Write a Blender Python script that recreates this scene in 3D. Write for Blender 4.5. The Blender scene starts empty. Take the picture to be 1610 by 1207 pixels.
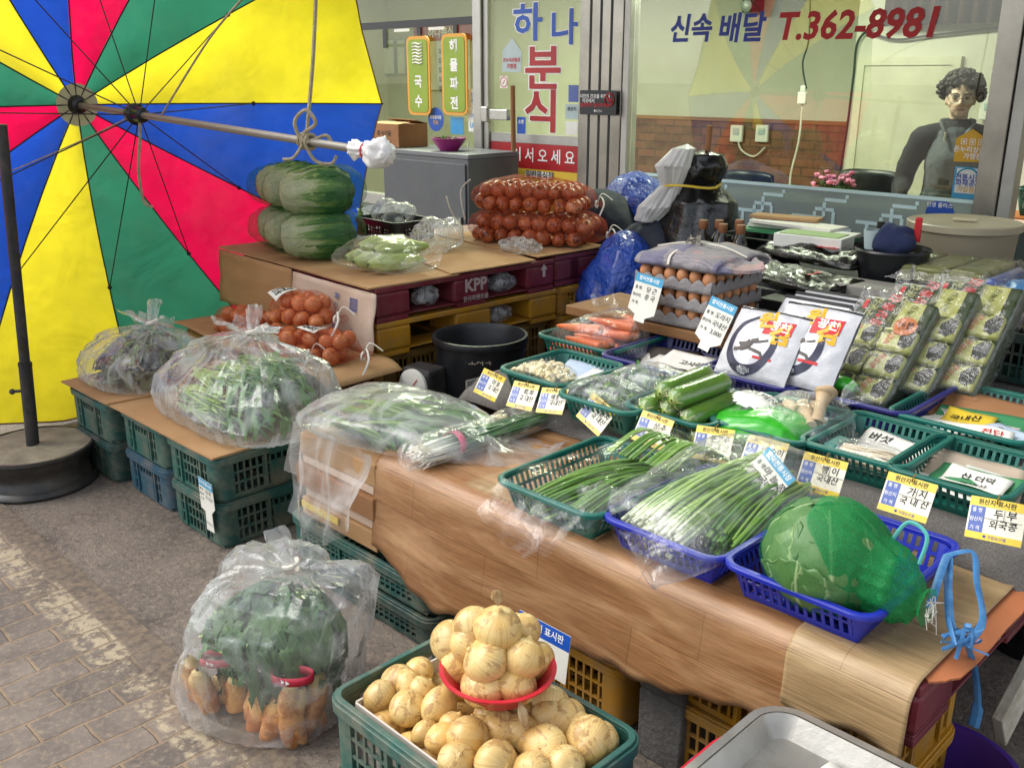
import bpy, math, random
from mathutils import Vector, Matrix, noise, Euler
R = math.radians
random.seed(7)
sc = bpy.context.scene
COL = sc.collection

# ------------------------------------------------------------------ camera, sky, sun, exposure
CAM_H = 1.5
PITCH = R(17.8)
FPX, CX, CY = 1500.0, 805.0, 603.5          # focal length and centre in pixels of a 1610 px wide frame
cd = bpy.data.cameras.new('camera'); cam = bpy.data.objects.new('camera', cd); COL.objects.link(cam)
cam.location = (0, 0, CAM_H); cam.rotation_euler = (R(90) - PITCH, 0, 0)
cd.sensor_width = 36; cd.lens = 36 * FPX / 1610; cd.clip_start = .05; cd.clip_end = 3000
sc.camera = cam
w = bpy.data.worlds.new('World'); sc.world = w; w.use_nodes = True
wn = w.node_tree; bg = wn.nodes['Background']
sky = wn.nodes.new('ShaderNodeTexSky'); sky.sky_type = 'NISHITA'; sky.sun_disc = False
SUN_EL, SUN_AZ = R(50), R(-80)               # azimuth from +Y towards +X (from the left)
sky.sun_elevation = SUN_EL; sky.sun_rotation = SUN_AZ; sky.dust_density = 2; sky.ozone_density = 1
hs = wn.nodes.new('ShaderNodeHueSaturation'); hs.inputs['Saturation'].default_value = .35
wn.links.new(sky.outputs[0], hs.inputs['Color']); wn.links.new(hs.outputs[0], bg.inputs[0])
bg.inputs[1].default_value = .15
sl = bpy.data.lights.new('sun', 'SUN'); sun = bpy.data.objects.new('sun', sl); COL.objects.link(sun)
sl.energy = 1.15; sl.angle = R(50); sl.color = (1, .96, .9)
sd = Vector((math.sin(SUN_AZ) * math.cos(SUN_EL), math.cos(SUN_AZ) * math.cos(SUN_EL), math.sin(SUN_EL)))
sun.rotation_euler = sd.to_track_quat('Z', 'Y').to_euler()
sc.view_settings.view_transform = 'Standard'; sc.view_settings.look = 'None'
sc.view_settings.exposure = .95; sc.view_settings.gamma = 1
sc.render.engine = 'CYCLES'
sc.cycles.use_denoising = True
sc.cycles.max_bounces = 8; sc.cycles.diffuse_bounces = 3; sc.cycles.glossy_bounces = 3
sc.cycles.transmission_bounces = 4; sc.cycles.transparent_max_bounces = 20
sc.cycles.caustics_reflective = False; sc.cycles.caustics_refractive = False
sc.cycles.sample_clamp_indirect = 4

# ------------------------------------------------------------------ frames of reference
SQ = math.sqrt(.5)
YAW = R(-45)                                  # stall and shop stand at 45 degrees: u runs along the stall, v into the shop
def W(u, v, z=0): return Vector(((u + v) * SQ, (v - u) * SQ, z))
def UV(p): return ((p[0] - p[1]) * SQ, (p[0] + p[1]) * SQ)
_c, _s = math.cos(PITCH), math.sin(PITCH)
def ray(px, py):
    x = (px - CX) / FPX; y = -(py - CY) / FPX
    return Vector((x, _c + y * _s, -_s + y * _c))
def at(px, py, z):
    d = ray(px, py); return d * ((z - CAM_H) / d.z) + Vector((0, 0, CAM_H))
def atY(px, py, Y):
    d = ray(px, py); return d * (Y / d.y) + Vector((0, 0, CAM_H))
def atv(px, py, v):
    d = ray(px, py); t = v / ((d.x + d.y) * SQ); return d * t + Vector((0, 0, CAM_H))
def atu(px, py, u):
    d = ray(px, py); t = u / ((d.x - d.y) * SQ); return d * t + Vector((0, 0, CAM_H))

# ------------------------------------------------------------------ objects
def thing(name, label, cat, loc=(0, 0, 0), rot=0.0, group=None):
    o = bpy.data.objects.new(name, None); COL.objects.link(o)
    o.empty_display_size = .1
    o.location = loc
    o.rotation_euler = rot if isinstance(rot, (tuple, list, Euler)) else (0, 0, rot)
    return tag(o, label, cat, group)
def tag(o, label, cat, group=None, kind=None):
    if label: o['label'] = label
    if cat: o['category'] = cat
    if group: o['group'] = group
    if kind: o['kind'] = kind
    return o
def dup(o, loc=None, rot=None, label=None, parent=None):
    c = o.copy(); COL.objects.link(c)
    if parent: c.parent = parent
    if loc is not None: c.location = loc
    if rot is not None: c.rotation_euler = rot if isinstance(rot, (tuple, list, Euler)) else (0, 0, rot)
    if label: c['label'] = label
    for ch in list(o.children): dup(ch, parent=c)
    return c

class MB:
    def __init__(s): s.v = []; s.f = []; s.m = []; s.a = []; s.cur = .5; s.uvw = []
    def add(s, vs, fs, m=0, a=None, lu=None):
        b = len(s.v); a = s.cur if a is None else a
        s.v += [tuple(p) for p in vs]; s.f += [tuple(i + b for i in q) for q in fs]
        s.m += [m] * len(fs); s.a += ([a] * len(vs) if not isinstance(a, list) else a)
        s.uvw += lu if lu else [(0, 0, 0)] * len(vs)
        return s
    def box(s, c, d, rot=0, m=0, a=None, M=None):
        x, y, z = d[0] / 2, d[1] / 2, d[2] / 2
        M = M or Matrix.Rotation(rot, 3, 'Z')
        vs = [Vector(c) + M @ Vector((i * x, j * y, k * z)) for i in (-1, 1) for j in (-1, 1) for k in (-1, 1)]
        return s.add(vs, [(0, 1, 3, 2), (4, 6, 7, 5), (0, 4, 5, 1), (2, 3, 7, 6), (0, 2, 6, 4), (1, 5, 7, 3)], m, a)
    def bb(s, x0, x1, y0, y1, z0, z1, m=0, a=None):
        return s.box(((x0 + x1) / 2, (y0 + y1) / 2, (z0 + z1) / 2), (x1 - x0, y1 - y0, z1 - z0), 0, m, a)
    def tube(s, pts, r, n=8, m=0, a=None, caps=True, flat=1.0):
        pts = [Vector(p) for p in pts]; k = len(pts); rs = r if isinstance(r, (list, tuple)) else [r] * k
        vs = []; up = Vector((0, 0, 1)); px = None
        for i, p in enumerate(pts):
            t = (pts[min(i + 1, k - 1)] - pts[max(i - 1, 0)])
            if t.length < 1e-9: t = Vector((0, 0, 1))
            t.normalize()
            if px is None:
                ref = up if abs(t.z) < .95 else Vector((1, 0, 0)); x = ref.cross(t).normalized()
            else:
                x = px - t * px.dot(t)
                x = x.normalized() if x.length > 1e-6 else up.cross(t).normalized()
            px = x; y = t.cross(x)
            for j in range(n):
                q = 2 * math.pi * j / n
                vs.append(p + (x * math.cos(q) + y * math.sin(q) * flat) * rs[i])
        fs = [(i * n + j, i * n + (j + 1) % n, (i + 1) * n + (j + 1) % n, (i + 1) * n + j) for i in range(k - 1) for j in range(n)]
        if caps: fs += [tuple(range(n - 1, -1, -1)), tuple((k - 1) * n + j for j in range(n))]
        lu = [(i / max(1, k - 1), j / n, 0) for i in range(k) for j in range(n)]
        return s.add(vs, fs, m, a, lu)
    def lathe(s, prof, n=24, c=(0, 0, 0), m=0, a=None, M=None, caps=False):
        vs = []; c = Vector(c)
        for r, z in prof:
            for j in range(n):
                q = 2 * math.pi * j / n; p = Vector((r * math.cos(q), r * math.sin(q), z))
                vs.append(c + (M @ p if M else p))
        k = len(prof)
        fs = [(i * n + j, i * n + (j + 1) % n, (i + 1) * n + (j + 1) % n, (i + 1) * n + j) for i in range(k - 1) for j in range(n)]
        if caps: fs += [tuple(range(n - 1, -1, -1)), tuple((k - 1) * n + j for j in range(n))]
        return s.add(vs, fs, m, a)
    def grid(s, fn, nu, nv, m=0, a=None, cu=False, skip=None):
        vs = []; lu = []
        for i in range(nv + 1):
            for j in range(nu if cu else nu + 1):
                vs.append(fn(j / nu, i / nv)); lu.append((j / nu, i / nv, 0))
        c = nu if cu else nu + 1
        fs = [(i * c + j, i * c + (j + 1) % c, (i + 1) * c + (j + 1) % c, (i + 1) * c + j) for i in range(nv) for j in range(nu) if not (skip and skip(j, i))]
        return s.add(vs, fs, m, a, lu)
    def prism(s, poly, z0, z1, m=0, a=None):
        n = len(poly); vs = [(x, y, z0) for x, y in poly] + [(x, y, z1) for x, y in poly]
        return s.add(vs, [tuple(range(n - 1, -1, -1)), tuple(range(n, 2 * n))] + [(i, (i + 1) % n, n + (i + 1) % n, n + i) for i in range(n)], m, a)
    def ball(s, c, r, nu=12, nv=8, m=0, a=None, M=None, nz=0, sc_=3, seed=0):
        c = Vector(c); r = r if isinstance(r, (tuple, list)) else (r, r, r)
        def fn(u, v):
            th = 2 * math.pi * u; ph = math.pi * v
            d = Vector((math.sin(ph) * math.cos(th), math.sin(ph) * math.sin(th), -math.cos(ph)))
            k = 1 + (nz * noise.noise(d * sc_ + Vector((seed, seed * 1.7, 0))) if nz else 0)
            p = Vector((d.x * r[0] * k, d.y * r[1] * k, d.z * r[2] * k))
            return c + (M @ p if M else p)
        return s.grid(fn, nu, nv, m, a, True)
    def build(s, name, mats, parent=None, smooth=True, loc=None, rot=None, bevel=0, sharp=35, solid=0):
        me = bpy.data.meshes.new(name); me.from_pydata(s.v, [], s.f)
        mats = mats if isinstance(mats, (list, tuple)) else [mats]
        for m_ in mats: me.materials.append(m_)
        if len(mats) > 1: me.polygons.foreach_set('material_index', s.m)
        at_ = me.attributes.new('var', 'FLOAT', 'POINT'); at_.data.foreach_set('value', s.a)
        if any(q[0] or q[1] for q in s.uvw):
            al = me.attributes.new('lu', 'FLOAT_VECTOR', 'POINT'); al.data.foreach_set('vector', [c for q in s.uvw for c in q])
        if smooth:
            me.polygons.foreach_set('use_smooth', [True] * len(me.polygons))
            if sharp: me.set_sharp_from_angle(angle=R(sharp))
        me.update()
        o = bpy.data.objects.new(name, me); COL.objects.link(o)
        if parent: o.parent = parent
        if loc is not None: o.location = loc
        if rot is not None: o.rotation_euler = rot if isinstance(rot, (tuple, list, Euler)) else (0, 0, rot)
        if solid:
            b = o.modifiers.new('solid', 'SOLIDIFY'); b.thickness = solid; b.offset = 0
        if bevel:
            b = o.modifiers.new('bevel', 'BEVEL'); b.width = bevel; b.segments = 2; b.limit_method = 'ANGLE'; b.angle_limit = R(40)
        return o

def nz(x, y=0, z=0): return noise.noise(Vector((x, y, z)))
def fbm(p, o=4): return noise.fractal(p, 1.0, 2.0, o)
def lerp(a, b, t): return a + (b - a) * t
def prof(tab, t):
    for i in range(len(tab) - 1):
        if t <= tab[i + 1][0]:
            k = (t - tab[i][0]) / max(1e-9, tab[i + 1][0] - tab[i][0]); k = k * k * (3 - 2 * k)
            return tuple(lerp(x, y, k) for x, y in zip(tab[i][1:], tab[i + 1][1:]))
    return tab[-1][1:]
def bez(p, n=16):
    # smooth curve through points (Catmull-Rom)
    p = [Vector(q) for q in p]; out = []
    for i in range(len(p) - 1):
        a, b, c, d = p[max(i - 1, 0)], p[i], p[i + 1], p[min(i + 2, len(p) - 1)]
        for j in range(n):
            t = j / n
            out.append(.5 * ((2 * b) + (c - a) * t + (2 * a - 5 * b + 4 * c - d) * t * t + (3 * b - a - 3 * c + d) * t ** 3))
    out.append(p[-1]); return out

# ------------------------------------------------------------------ materials
def C(h):
    h = h.lstrip('#'); v = [int(h[i:i + 2], 16) / 255 for i in (0, 2, 4)]
    return tuple(x / 12.92 if x <= .04045 else ((x + .055) / 1.055) ** 2.4 for x in v) + (1,)
class NT:
    def __init__(s, name):
        s.mat = bpy.data.materials.new(name); s.mat.use_nodes = True; s.t = s.mat.node_tree; s.t.nodes.clear()
        s.out = s.n('OutputMaterial')
    def n(s, ty, ins=None, **kw):
        x = s.t.nodes.new('ShaderNode' + ty)
        for k, v in kw.items(): setattr(x, k, v)
        for k, v in (ins or {}).items(): s.set(x.inputs[k], v)
        return x
    def set(s, sock, v):
        if isinstance(v, bpy.types.NodeSocket): s.t.links.new(v, sock)
        elif isinstance(v, bpy.types.Node): s.t.links.new(v.outputs[0], sock)
        else: sock.default_value = v
    def math(s, op, a, b=0.0, clamp=False):
        x = s.n('Math', operation=op, use_clamp=clamp); s.set(x.inputs[0], a); s.set(x.inputs[1], b); return x.outputs[0]
    def mix(s, f, a, b, mode='MIX'):
        x = s.n('Mix', data_type='RGBA', blend_type=mode); s.set(x.inputs['Factor'], f); s.set(x.inputs[6], a); s.set(x.inputs[7], b); return x.outputs[2]
    def ramp(s, f, stops, interp='LINEAR'):
        x = s.n('ValToRGB'); s.set(x.inputs[0], f); x.color_ramp.interpolation = interp
        e = x.color_ramp.elements
        while len(e) < len(stops): e.new(.5)
        for q, (p, c) in zip(e, stops):
            q.position = p; q.color = c if isinstance(c, tuple) else (c, c, c, 1)
        return x.outputs[0]
    def co(s, kind='Object', scale=(1, 1, 1), rot=(0, 0, 0)):
        x = s.n('TexCoord'); m = s.n('Mapping', {'Vector': x.outputs[kind], 'Scale': scale, 'Rotation': rot}); return m.outputs[0]
    def noise(s, vec, scale, detail=5, rough=.6, dist=0):
        return s.n('TexNoise', {'Vector': vec, 'Scale': scale, 'Detail': detail, 'Roughness': rough, 'Distortion': dist}).outputs[0]
    def bump(s, h, strength=.5, dist=.01):
        return s.n('Bump', {'Height': h, 'Strength': strength, 'Distance': dist}).outputs[0]
    def bsdf(s, **k): return s.n('BsdfPrincipled', {a.replace('_', ' '): v for a, v in k.items()})
    def fin(s, sh): s.set(s.out.inputs['Surface'], sh); return s.mat
    def attr(s, name, o='Fac'): return s.n('Attribute', attribute_name=name).outputs[o]

def mat(name, c1, c2=None, scale=6, rough=.5, metal=0, bump=0, bscale=60, spec=.5, stretch=(1, 1, 1), var=0, rnd=0, coat=0, transl=0, lo=.35, hi=.65, c3=None, dirt=0, dist=.01, rvar=.12):
    n = NT(name); v = n.co('Object', stretch); c1 = C(c1) if isinstance(c1, str) else c1
    ns = n.noise(v, scale)
    col = c1
    if c2: col = n.mix(n.ramp(ns, [(lo, 0.0), (hi, 1.0)]), c1, C(c2))
    else: col = n.mix(n.ramp(ns, [(.3, 0.0), (.7, 1.0)]), tuple(x * .88 for x in c1[:3]) + (1,), tuple(min(1, x * 1.08) for x in c1[:3]) + (1,))
    if c3: col = n.mix(n.ramp(n.noise(v, scale * 4.3), [(.56, 0.0), (.66, 1.0)]), col, C(c3))
    if var: 
        k = n.math('ADD', n.math('MULTIPLY', n.attr('var'), 2 * var), 1 - var)
        col = n.mix(1.0, col, n.n('CombineColor', {0: k, 1: k, 2: k}).outputs[0], 'MULTIPLY')
    if rnd:
        r_ = n.n('ObjectInfo').outputs['Random']; k = n.math('ADD', n.math('MULTIPLY', r_, 2 * rnd), 1 - rnd)
        col = n.mix(1.0, col, n.n('CombineColor', {0: k, 1: k, 2: k}).outputs[0], 'MULTIPLY')
    if dirt:
        g = n.noise(n.co('Object'), 9, 7, .7)
        col = n.mix(n.math('MULTIPLY', n.ramp(g, [(.45, 0.0), (.75, 1.0)]), dirt), col, C('#8a7d68'))
    rg = n.math('ADD', n.math('MULTIPLY', n.noise(n.co('Object'), 14, 4), rvar * 2), rough - rvar, True)
    p = n.bsdf(Base_Color=col, Roughness=rg, Metallic=metal)
    p.inputs['Specular IOR Level'].default_value = spec
    if coat: p.inputs['Coat Weight'].default_value = coat; p.inputs['Coat Roughness'].default_value = .08
    if bump: n.set(p.inputs['Normal'], n.bump(n.noise(v, bscale), bump, dist))
    if transl:
        t = n.n('BsdfTranslucent', {'Color': col}); return n.fin(n.n('MixShader', {0: transl, 1: p.outputs[0], 2: t.outputs[0]}).outputs[0])
    return n.fin(p.outputs[0])

def film(name, op=.12, streak=.3, rough=.12, tint='#ffffff', body='#e8ecec', gloss=1.0, bs=14, bstr=.6, stretch=(1, 1, 1), graze=.35, tr='#ffffff'):
    # thin polythene: part see-through, part milky, with glints on its creases
    n = NT(name); v = n.co('Object', stretch)
    dv = n.n('VectorMath', {0: v, 1: n.n('TexNoise', {'Vector': v, 'Scale': 7.0, 'Detail': 2.0}).outputs['Color']}, operation='ADD').outputs[0]
    vor = n.n('TexVoronoi', {'Vector': dv, 'Scale': float(bs)}, feature='F1').outputs['Distance']
    ns = n.noise(dv, bs * 1.4, 3, .6, 1.2)
    h = n.math('ADD', vor, n.math('MULTIPLY', ns, .8))
    nrm = n.bump(h, bstr * .5, .006)
    rid = n.math('SUBTRACT', 1.0, n.math('MULTIPLY', n.math('ABSOLUTE', n.math('SUBTRACT', n.noise(v, bs * .55, 3, .55, .8), .5)), 11.0), True)
    lw = n.n('LayerWeight', {'Blend': .35, 'Normal': nrm})
    f = n.math('ADD', op, n.math('MULTIPLY', rid, streak), True)
    f = n.math('ADD', f, n.math('MULTIPLY', n.math('POWER', lw.outputs['Facing'], 3.0), graze), True)
    dif = n.n('BsdfDiffuse', {'Color': C(body), 'Normal': nrm}); tl = n.n('BsdfTranslucent', {'Color': C(body), 'Normal': nrm})
    dd = n.n('MixShader', {0: .55, 1: dif.outputs[0], 2: tl.outputs[0]})
    tp = n.n('BsdfTransparent', {'Color': C(tr)})
    a = n.n('MixShader', {0: f, 1: tp.outputs[0], 2: dd.outputs[0]})
    gl = n.n('BsdfGlossy', {'Color': C(tint), 'Roughness': rough, 'Normal': nrm})
    fr = n.n('LayerWeight', {'Blend': .5, 'Normal': nrm}).outputs['Facing']
    g = n.math('MULTIPLY', n.math('ADD', n.math('MULTIPLY', n.math('POWER', fr, 5.0), .9), .07), gloss, True)
    return n.fin(n.n('MixShader', {0: n.math('MULTIPLY', g, .8), 1: a.outputs[0], 2: gl.outputs[0]}).outputs[0])

def netmat(name, c, dens=.5, scale=260, rough=.6):
    n = NT(name); v = n.co('Object')
    wv = n.n('TexVoronoi', {'Vector': v, 'Scale': float(scale)}, feature='DISTANCE_TO_EDGE').outputs['Distance']
    th = n.ramp(wv, [(.05, 1.0), (.2, 0.0)])
    ns = n.noise(v, 12, 4)
    lw = n.n('LayerWeight', {'Blend': .4}).outputs['Facing']
    f = n.math('ADD', n.math('MULTIPLY', th, .45), n.math('ADD', n.math('MULTIPLY', ns, .3), dens - .35), True)
    f = n.math('ADD', f, n.math('MULTIPLY', n.math('POWER', lw, 3.0), .3), True)
    p = n.bsdf(Base_Color=C(c), Roughness=rough)
    tl = n.n('BsdfTranslucent', {'Color': C(c)})
    m2 = n.n('MixShader', {0: .35, 1: p.outputs[0], 2: tl.outputs[0]})
    return n.fin(n.n('MixShader', {0: f, 1: n.n('BsdfTransparent').outputs[0], 2: m2.outputs[0]}).outputs[0])

def glassmat(name, tint='#f4fbf7', refl=.16, rough=0.0, haze=0.0):
    n = NT(name)
    tp = n.n('BsdfTransparent', {'Color': C(tint)}); gl = n.n('BsdfGlossy', {'Roughness': rough, 'Color': (1, 1, 1, 1)})
    lw = n.math('POWER', n.n('LayerWeight', {'Blend': .5}).outputs['Facing'], 5.0)
    f = n.math('ADD', n.math('MULTIPLY', lw, .8), refl, True)
    a = n.n('MixShader', {0: f, 1: tp.outputs[0], 2: gl.outputs[0]})
    if haze: a = n.n('MixShader', {0: haze, 1: a.outputs[0], 2: n.n('BsdfDiffuse', {'Color': C('#bcc9be')}).outputs[0]})
    return n.fin(a.outputs[0])

M = {}
M['paper'] = mat('white_paper', '#e6e3d8', rough=.7, bump=.1, bscale=30)
M['ink'] = mat('black_ink', '#17181c', rough=.6)
M['blue_ink'] = mat('blue_ink', '#2a3fa0', rough=.5)
M['red_ink'] = mat('red_ink', '#c01a22', rough=.5)
M['white_ink'] = mat('white_ink', '#eeeeea', rough=.5)
M['tag_yellow'] = mat('tag_yellow', '#e9c93f', rough=.35, coat=.5)
M['tag_blue'] = mat('tag_blue', '#4d63a8', rough=.35, coat=.5)
M['tag_white'] = mat('tag_white', '#ece6cf', rough=.35, coat=.5)
M['tag_cyan'] = mat('tag_cyan', '#3a9cc4', rough=.4)
M['teal_plastic'] = mat('teal_plastic', '#0a6357', rough=.34, spec=.5, dirt=.12, rnd=.12)
M['blue_plastic'] = mat('blue_plastic', '#1a2a9e', rough=.34, spec=.5, dirt=.05)
M['navy_plastic'] = mat('navy_plastic', '#24256e', rough=.36, dirt=.08)
M['crate_green'] = mat('crate_green', '#2b5d52', '#234d48', rough=.5, dirt=.75, rnd=.1, bump=.12, bscale=90)
M['crate_dark'] = mat('crate_dark', '#22463e', '#1b3a36', rough=.5, dirt=.55, rnd=.1)
M['crate_blue'] = mat('crate_blue', '#2b5566', '#23475a', rough=.5, dirt=.65)
M['crate_yellow'] = mat('crate_yellow', '#c08a18', '#a87514', rough=.5, dirt=.55)
M['crate_brown'] = mat('crate_brown', '#8a6a2c', '#755722', rough=.55, dirt=.6)
M['maroon'] = mat('maroon_plastic', '#7a2a35', '#6a222e', rough=.42, dirt=.25)
M['card'] = mat('cardboard', '#b58f63', '#a67f55', scale=3, rough=.85, bump=.15, bscale=50, stretch=(1, 1, 3))
M['card_pale'] = mat('cardboard_printed', '#d8c3ae', '#c9ae97', scale=3, rough=.8, bump=.1)
M['card_brown'] = mat('cardboard_brown', '#a3744b', '#8f6440', scale=3, rough=.85)
M['black_rubber'] = mat('black_rubber', '#15171b', '#1c1e24', rough=.38, dirt=.05)
M['black_plastic'] = mat('black_plastic', '#15171a', rough=.35)
M['steel'] = mat('stainless_steel', '#b9b9b4', rough=.3, metal=1)
M['alu'] = mat('aluminium', '#a9aaa6', '#8f908c', rough=.4, metal=.85, bump=.05)
M['grey_paint'] = mat('grey_paint', '#5a5d60', rough=.45, dirt=.15)
M['iron'] = mat('dark_iron', '#3a3a3c', '#2a2a2c', rough=.5, metal=.4, dirt=.3)
M['concrete'] = mat('concrete', '#9a9078', '#7d7560', scale=10, rough=.9, bump=.4, bscale=50)
M['rope'] = mat('rope', '#b3a78c', '#94876c', scale=40, rough=.9, bump=.5, bscale=160)
M['string_white'] = mat('white_string', '#dcd6c8', rough=.7)
M['string_blue'] = mat('blue_raffia', '#5c9bd0', '#3f7db6', scale=30, rough=.45, transl=.25)
M['film'] = film('clear_film', .03, .13, .1, bs=16, graze=.2)
M['film_milky'] = film('milky_film', .2, .34, .2, bs=9, bstr=.45, graze=.5)
M['film_crumple'] = film('crumpled_film', .14, .5, .12, bs=26, bstr=.8, graze=.5)
M['film_lines'] = film('pleated_film', .08, .32, .16, bs=13, bstr=.5, stretch=(1, 1, .3), graze=.3)
M['net_red'] = netmat('red_net', '#b8431f', .14, 260)
M['net_green'] = netmat('green_net', '#0d6a36', .17, 300)
M['net_green_fine'] = netmat('green_net_fine', '#12994f', .58, 420)

# ------------------------------------------------------------------ lettering
_tc = {}
def txt(body, size, bold=0.0, ax='CENTER', shear=0.0):
    k = (body, size, bold, ax, shear)
    if k in _tc: return _tc[k]
    cu = bpy.data.curves.new('lettering', 'FONT'); cu.body = body; cu.size = size; cu.align_x = ax; cu.align_y = 'CENTER'
    cu.offset = bold * size; cu.shear = shear; cu.resolution_u = 2
    ob = bpy.data.objects.new('lettering', cu); me = bpy.data.meshes.new_from_object(ob)
    r = ([(v.co.x, v.co.y) for v in me.vertices], [tuple(p.vertices) for p in me.polygons])
    bpy.data.objects.remove(ob); bpy.data.meshes.remove(me); bpy.data.curves.remove(cu)
    _tc[k] = r; return r
def letters(parent, items, lift=.0008, fmap=None, name='lettering'):
    # items: (body, x, y, size, material, bold, shear, rotation); one mesh for each material
    by = {}
    for it in items:
        body, x, y, size, m = it[:5]; bold = it[5] if len(it) > 5 else 0; sh = it[6] if len(it) > 6 else 0; ro = it[7] if len(it) > 7 else 0
        wsc = it[8] if len(it) > 8 else 1
        vs, fs = txt(body, size, bold, 'CENTER', sh); c, s_ = math.cos(ro), math.sin(ro)
        q = [(x + wsc * a * c - b * s_, y + wsc * a * s_ + b * c) for a, b in vs]
        q = [(fmap(a, b, lift) if fmap else (a, b, lift)) for a, b in q]
        by.setdefault(m.name, (m, MB()))[1].add(q, fs)
    return [mb.build(name, m, parent, smooth=False) for m, mb in by.values()]
def cardmat(loc, yaw=YAW, tilt=0, roll=0):
    return Matrix.Translation(loc) @ Matrix.Rotation(yaw, 4, 'Z') @ Matrix.Rotation(R(90 - tilt), 4, 'X') @ Matrix.Rotation(R(roll), 4, 'Z')
def card(name, loc, w_, h_, base, regions=(), items=(), yaw=YAW, tilt=0, roll=0, bend=0.0, bendy=0.0, t=.0012, corner=.006, label=None, cat=None, group=None, parent=None, poly=None):
    fm = lambda x, y, l: (x, y, l + bend * x * x + bendy * y * y)
    mb = MB(); mats = [base]; nx = 8 if (bend or bendy) else 1
    if poly: mb.prism(poly, -t, 0)
    else:
        for (x0, y0, x1, y1, z0) in [(-w_ / 2, -h_ / 2, w_ / 2, h_ / 2, 0)]:
            mb.grid(lambda a, b: fm(lerp(x0, x1, a), lerp(y0, y1, b), 0), nx, nx)
            mb.grid(lambda a, b: fm(lerp(x1, x0, a), lerp(y0, y1, b), -t), nx, nx)
            ed = [(x0, y0), (x1, y0), (x1, y1), (x0, y1)]
            for i in range(4):
                (ax, ay), (bx, by_) = ed[i], ed[(i + 1) % 4]
                mb.grid(lambda a, b: fm(lerp(ax, bx, a), lerp(ay, by_, a), -t * (1 - b)), nx, 1)
    for (x0, y0, x1, y1, m) in regions:
        if m not in mats: mats.append(m)
        mb.grid(lambda a, b: fm(lerp(x0, x1, a), lerp(y0, y1, b), .0004), nx, nx, m=mats.index(m))
    o = mb.build(name, mats, parent, smooth=False)
    o.matrix_local = cardmat(loc, yaw, tilt, roll)
    if items: letters(o, items, .0009, fm)
    if label or cat: tag(o, label, cat, group)
    return o
# ================================================================== THE SETTING
def ground_mat():
    n = NT('worn_concrete'); v = n.co('Object')
    a = n.noise(v, 1.6, 6, .65); b = n.noise(v, 45, 6, .7); c = n.noise(v, 5, 5, .7, .5)
    col = n.mix(n.ramp(a, [(.35, 0.0), (.65, 1.0)]), C('#655c54'), C('#82766a'))
    col = n.mix(n.math('MULTIPLY', n.ramp(c, [(.5, 0.0), (.68, 1.0)]), .7), col, C('#443e39'))
    col = n.mix(n.math('MULTIPLY', n.ramp(b, [(.48, 0.0), (.66, 1.0)]), .55), col, C('#a3917b'))
    col = n.mix(n.math('MULTIPLY', n.ramp(n.noise(v, 70, 4, .7), [(.55, 0.0), (.63, 1.0)]), .6), col, C('#38332e'))
    p = n.bsdf(Base_Color=col, Roughness=.8); n.set(p.inputs['Normal'], n.bump(n.math('ADD', b, n.noise(v, 130, 4)), .7, .006))
    return n.fin(p.outputs[0])
gm = MB(); gm.grid(lambda a, b: (lerp(-200, 200, a), lerp(-200, 200, b), 0), 8, 8)
g = gm.build('ground', ground_mat(), rot=YAW); g['kind'] = 'structure'; g['label'] = 'worn brown grey concrete market floor'
BAND = UV(at(212, 1068, 0))[1]
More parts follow.
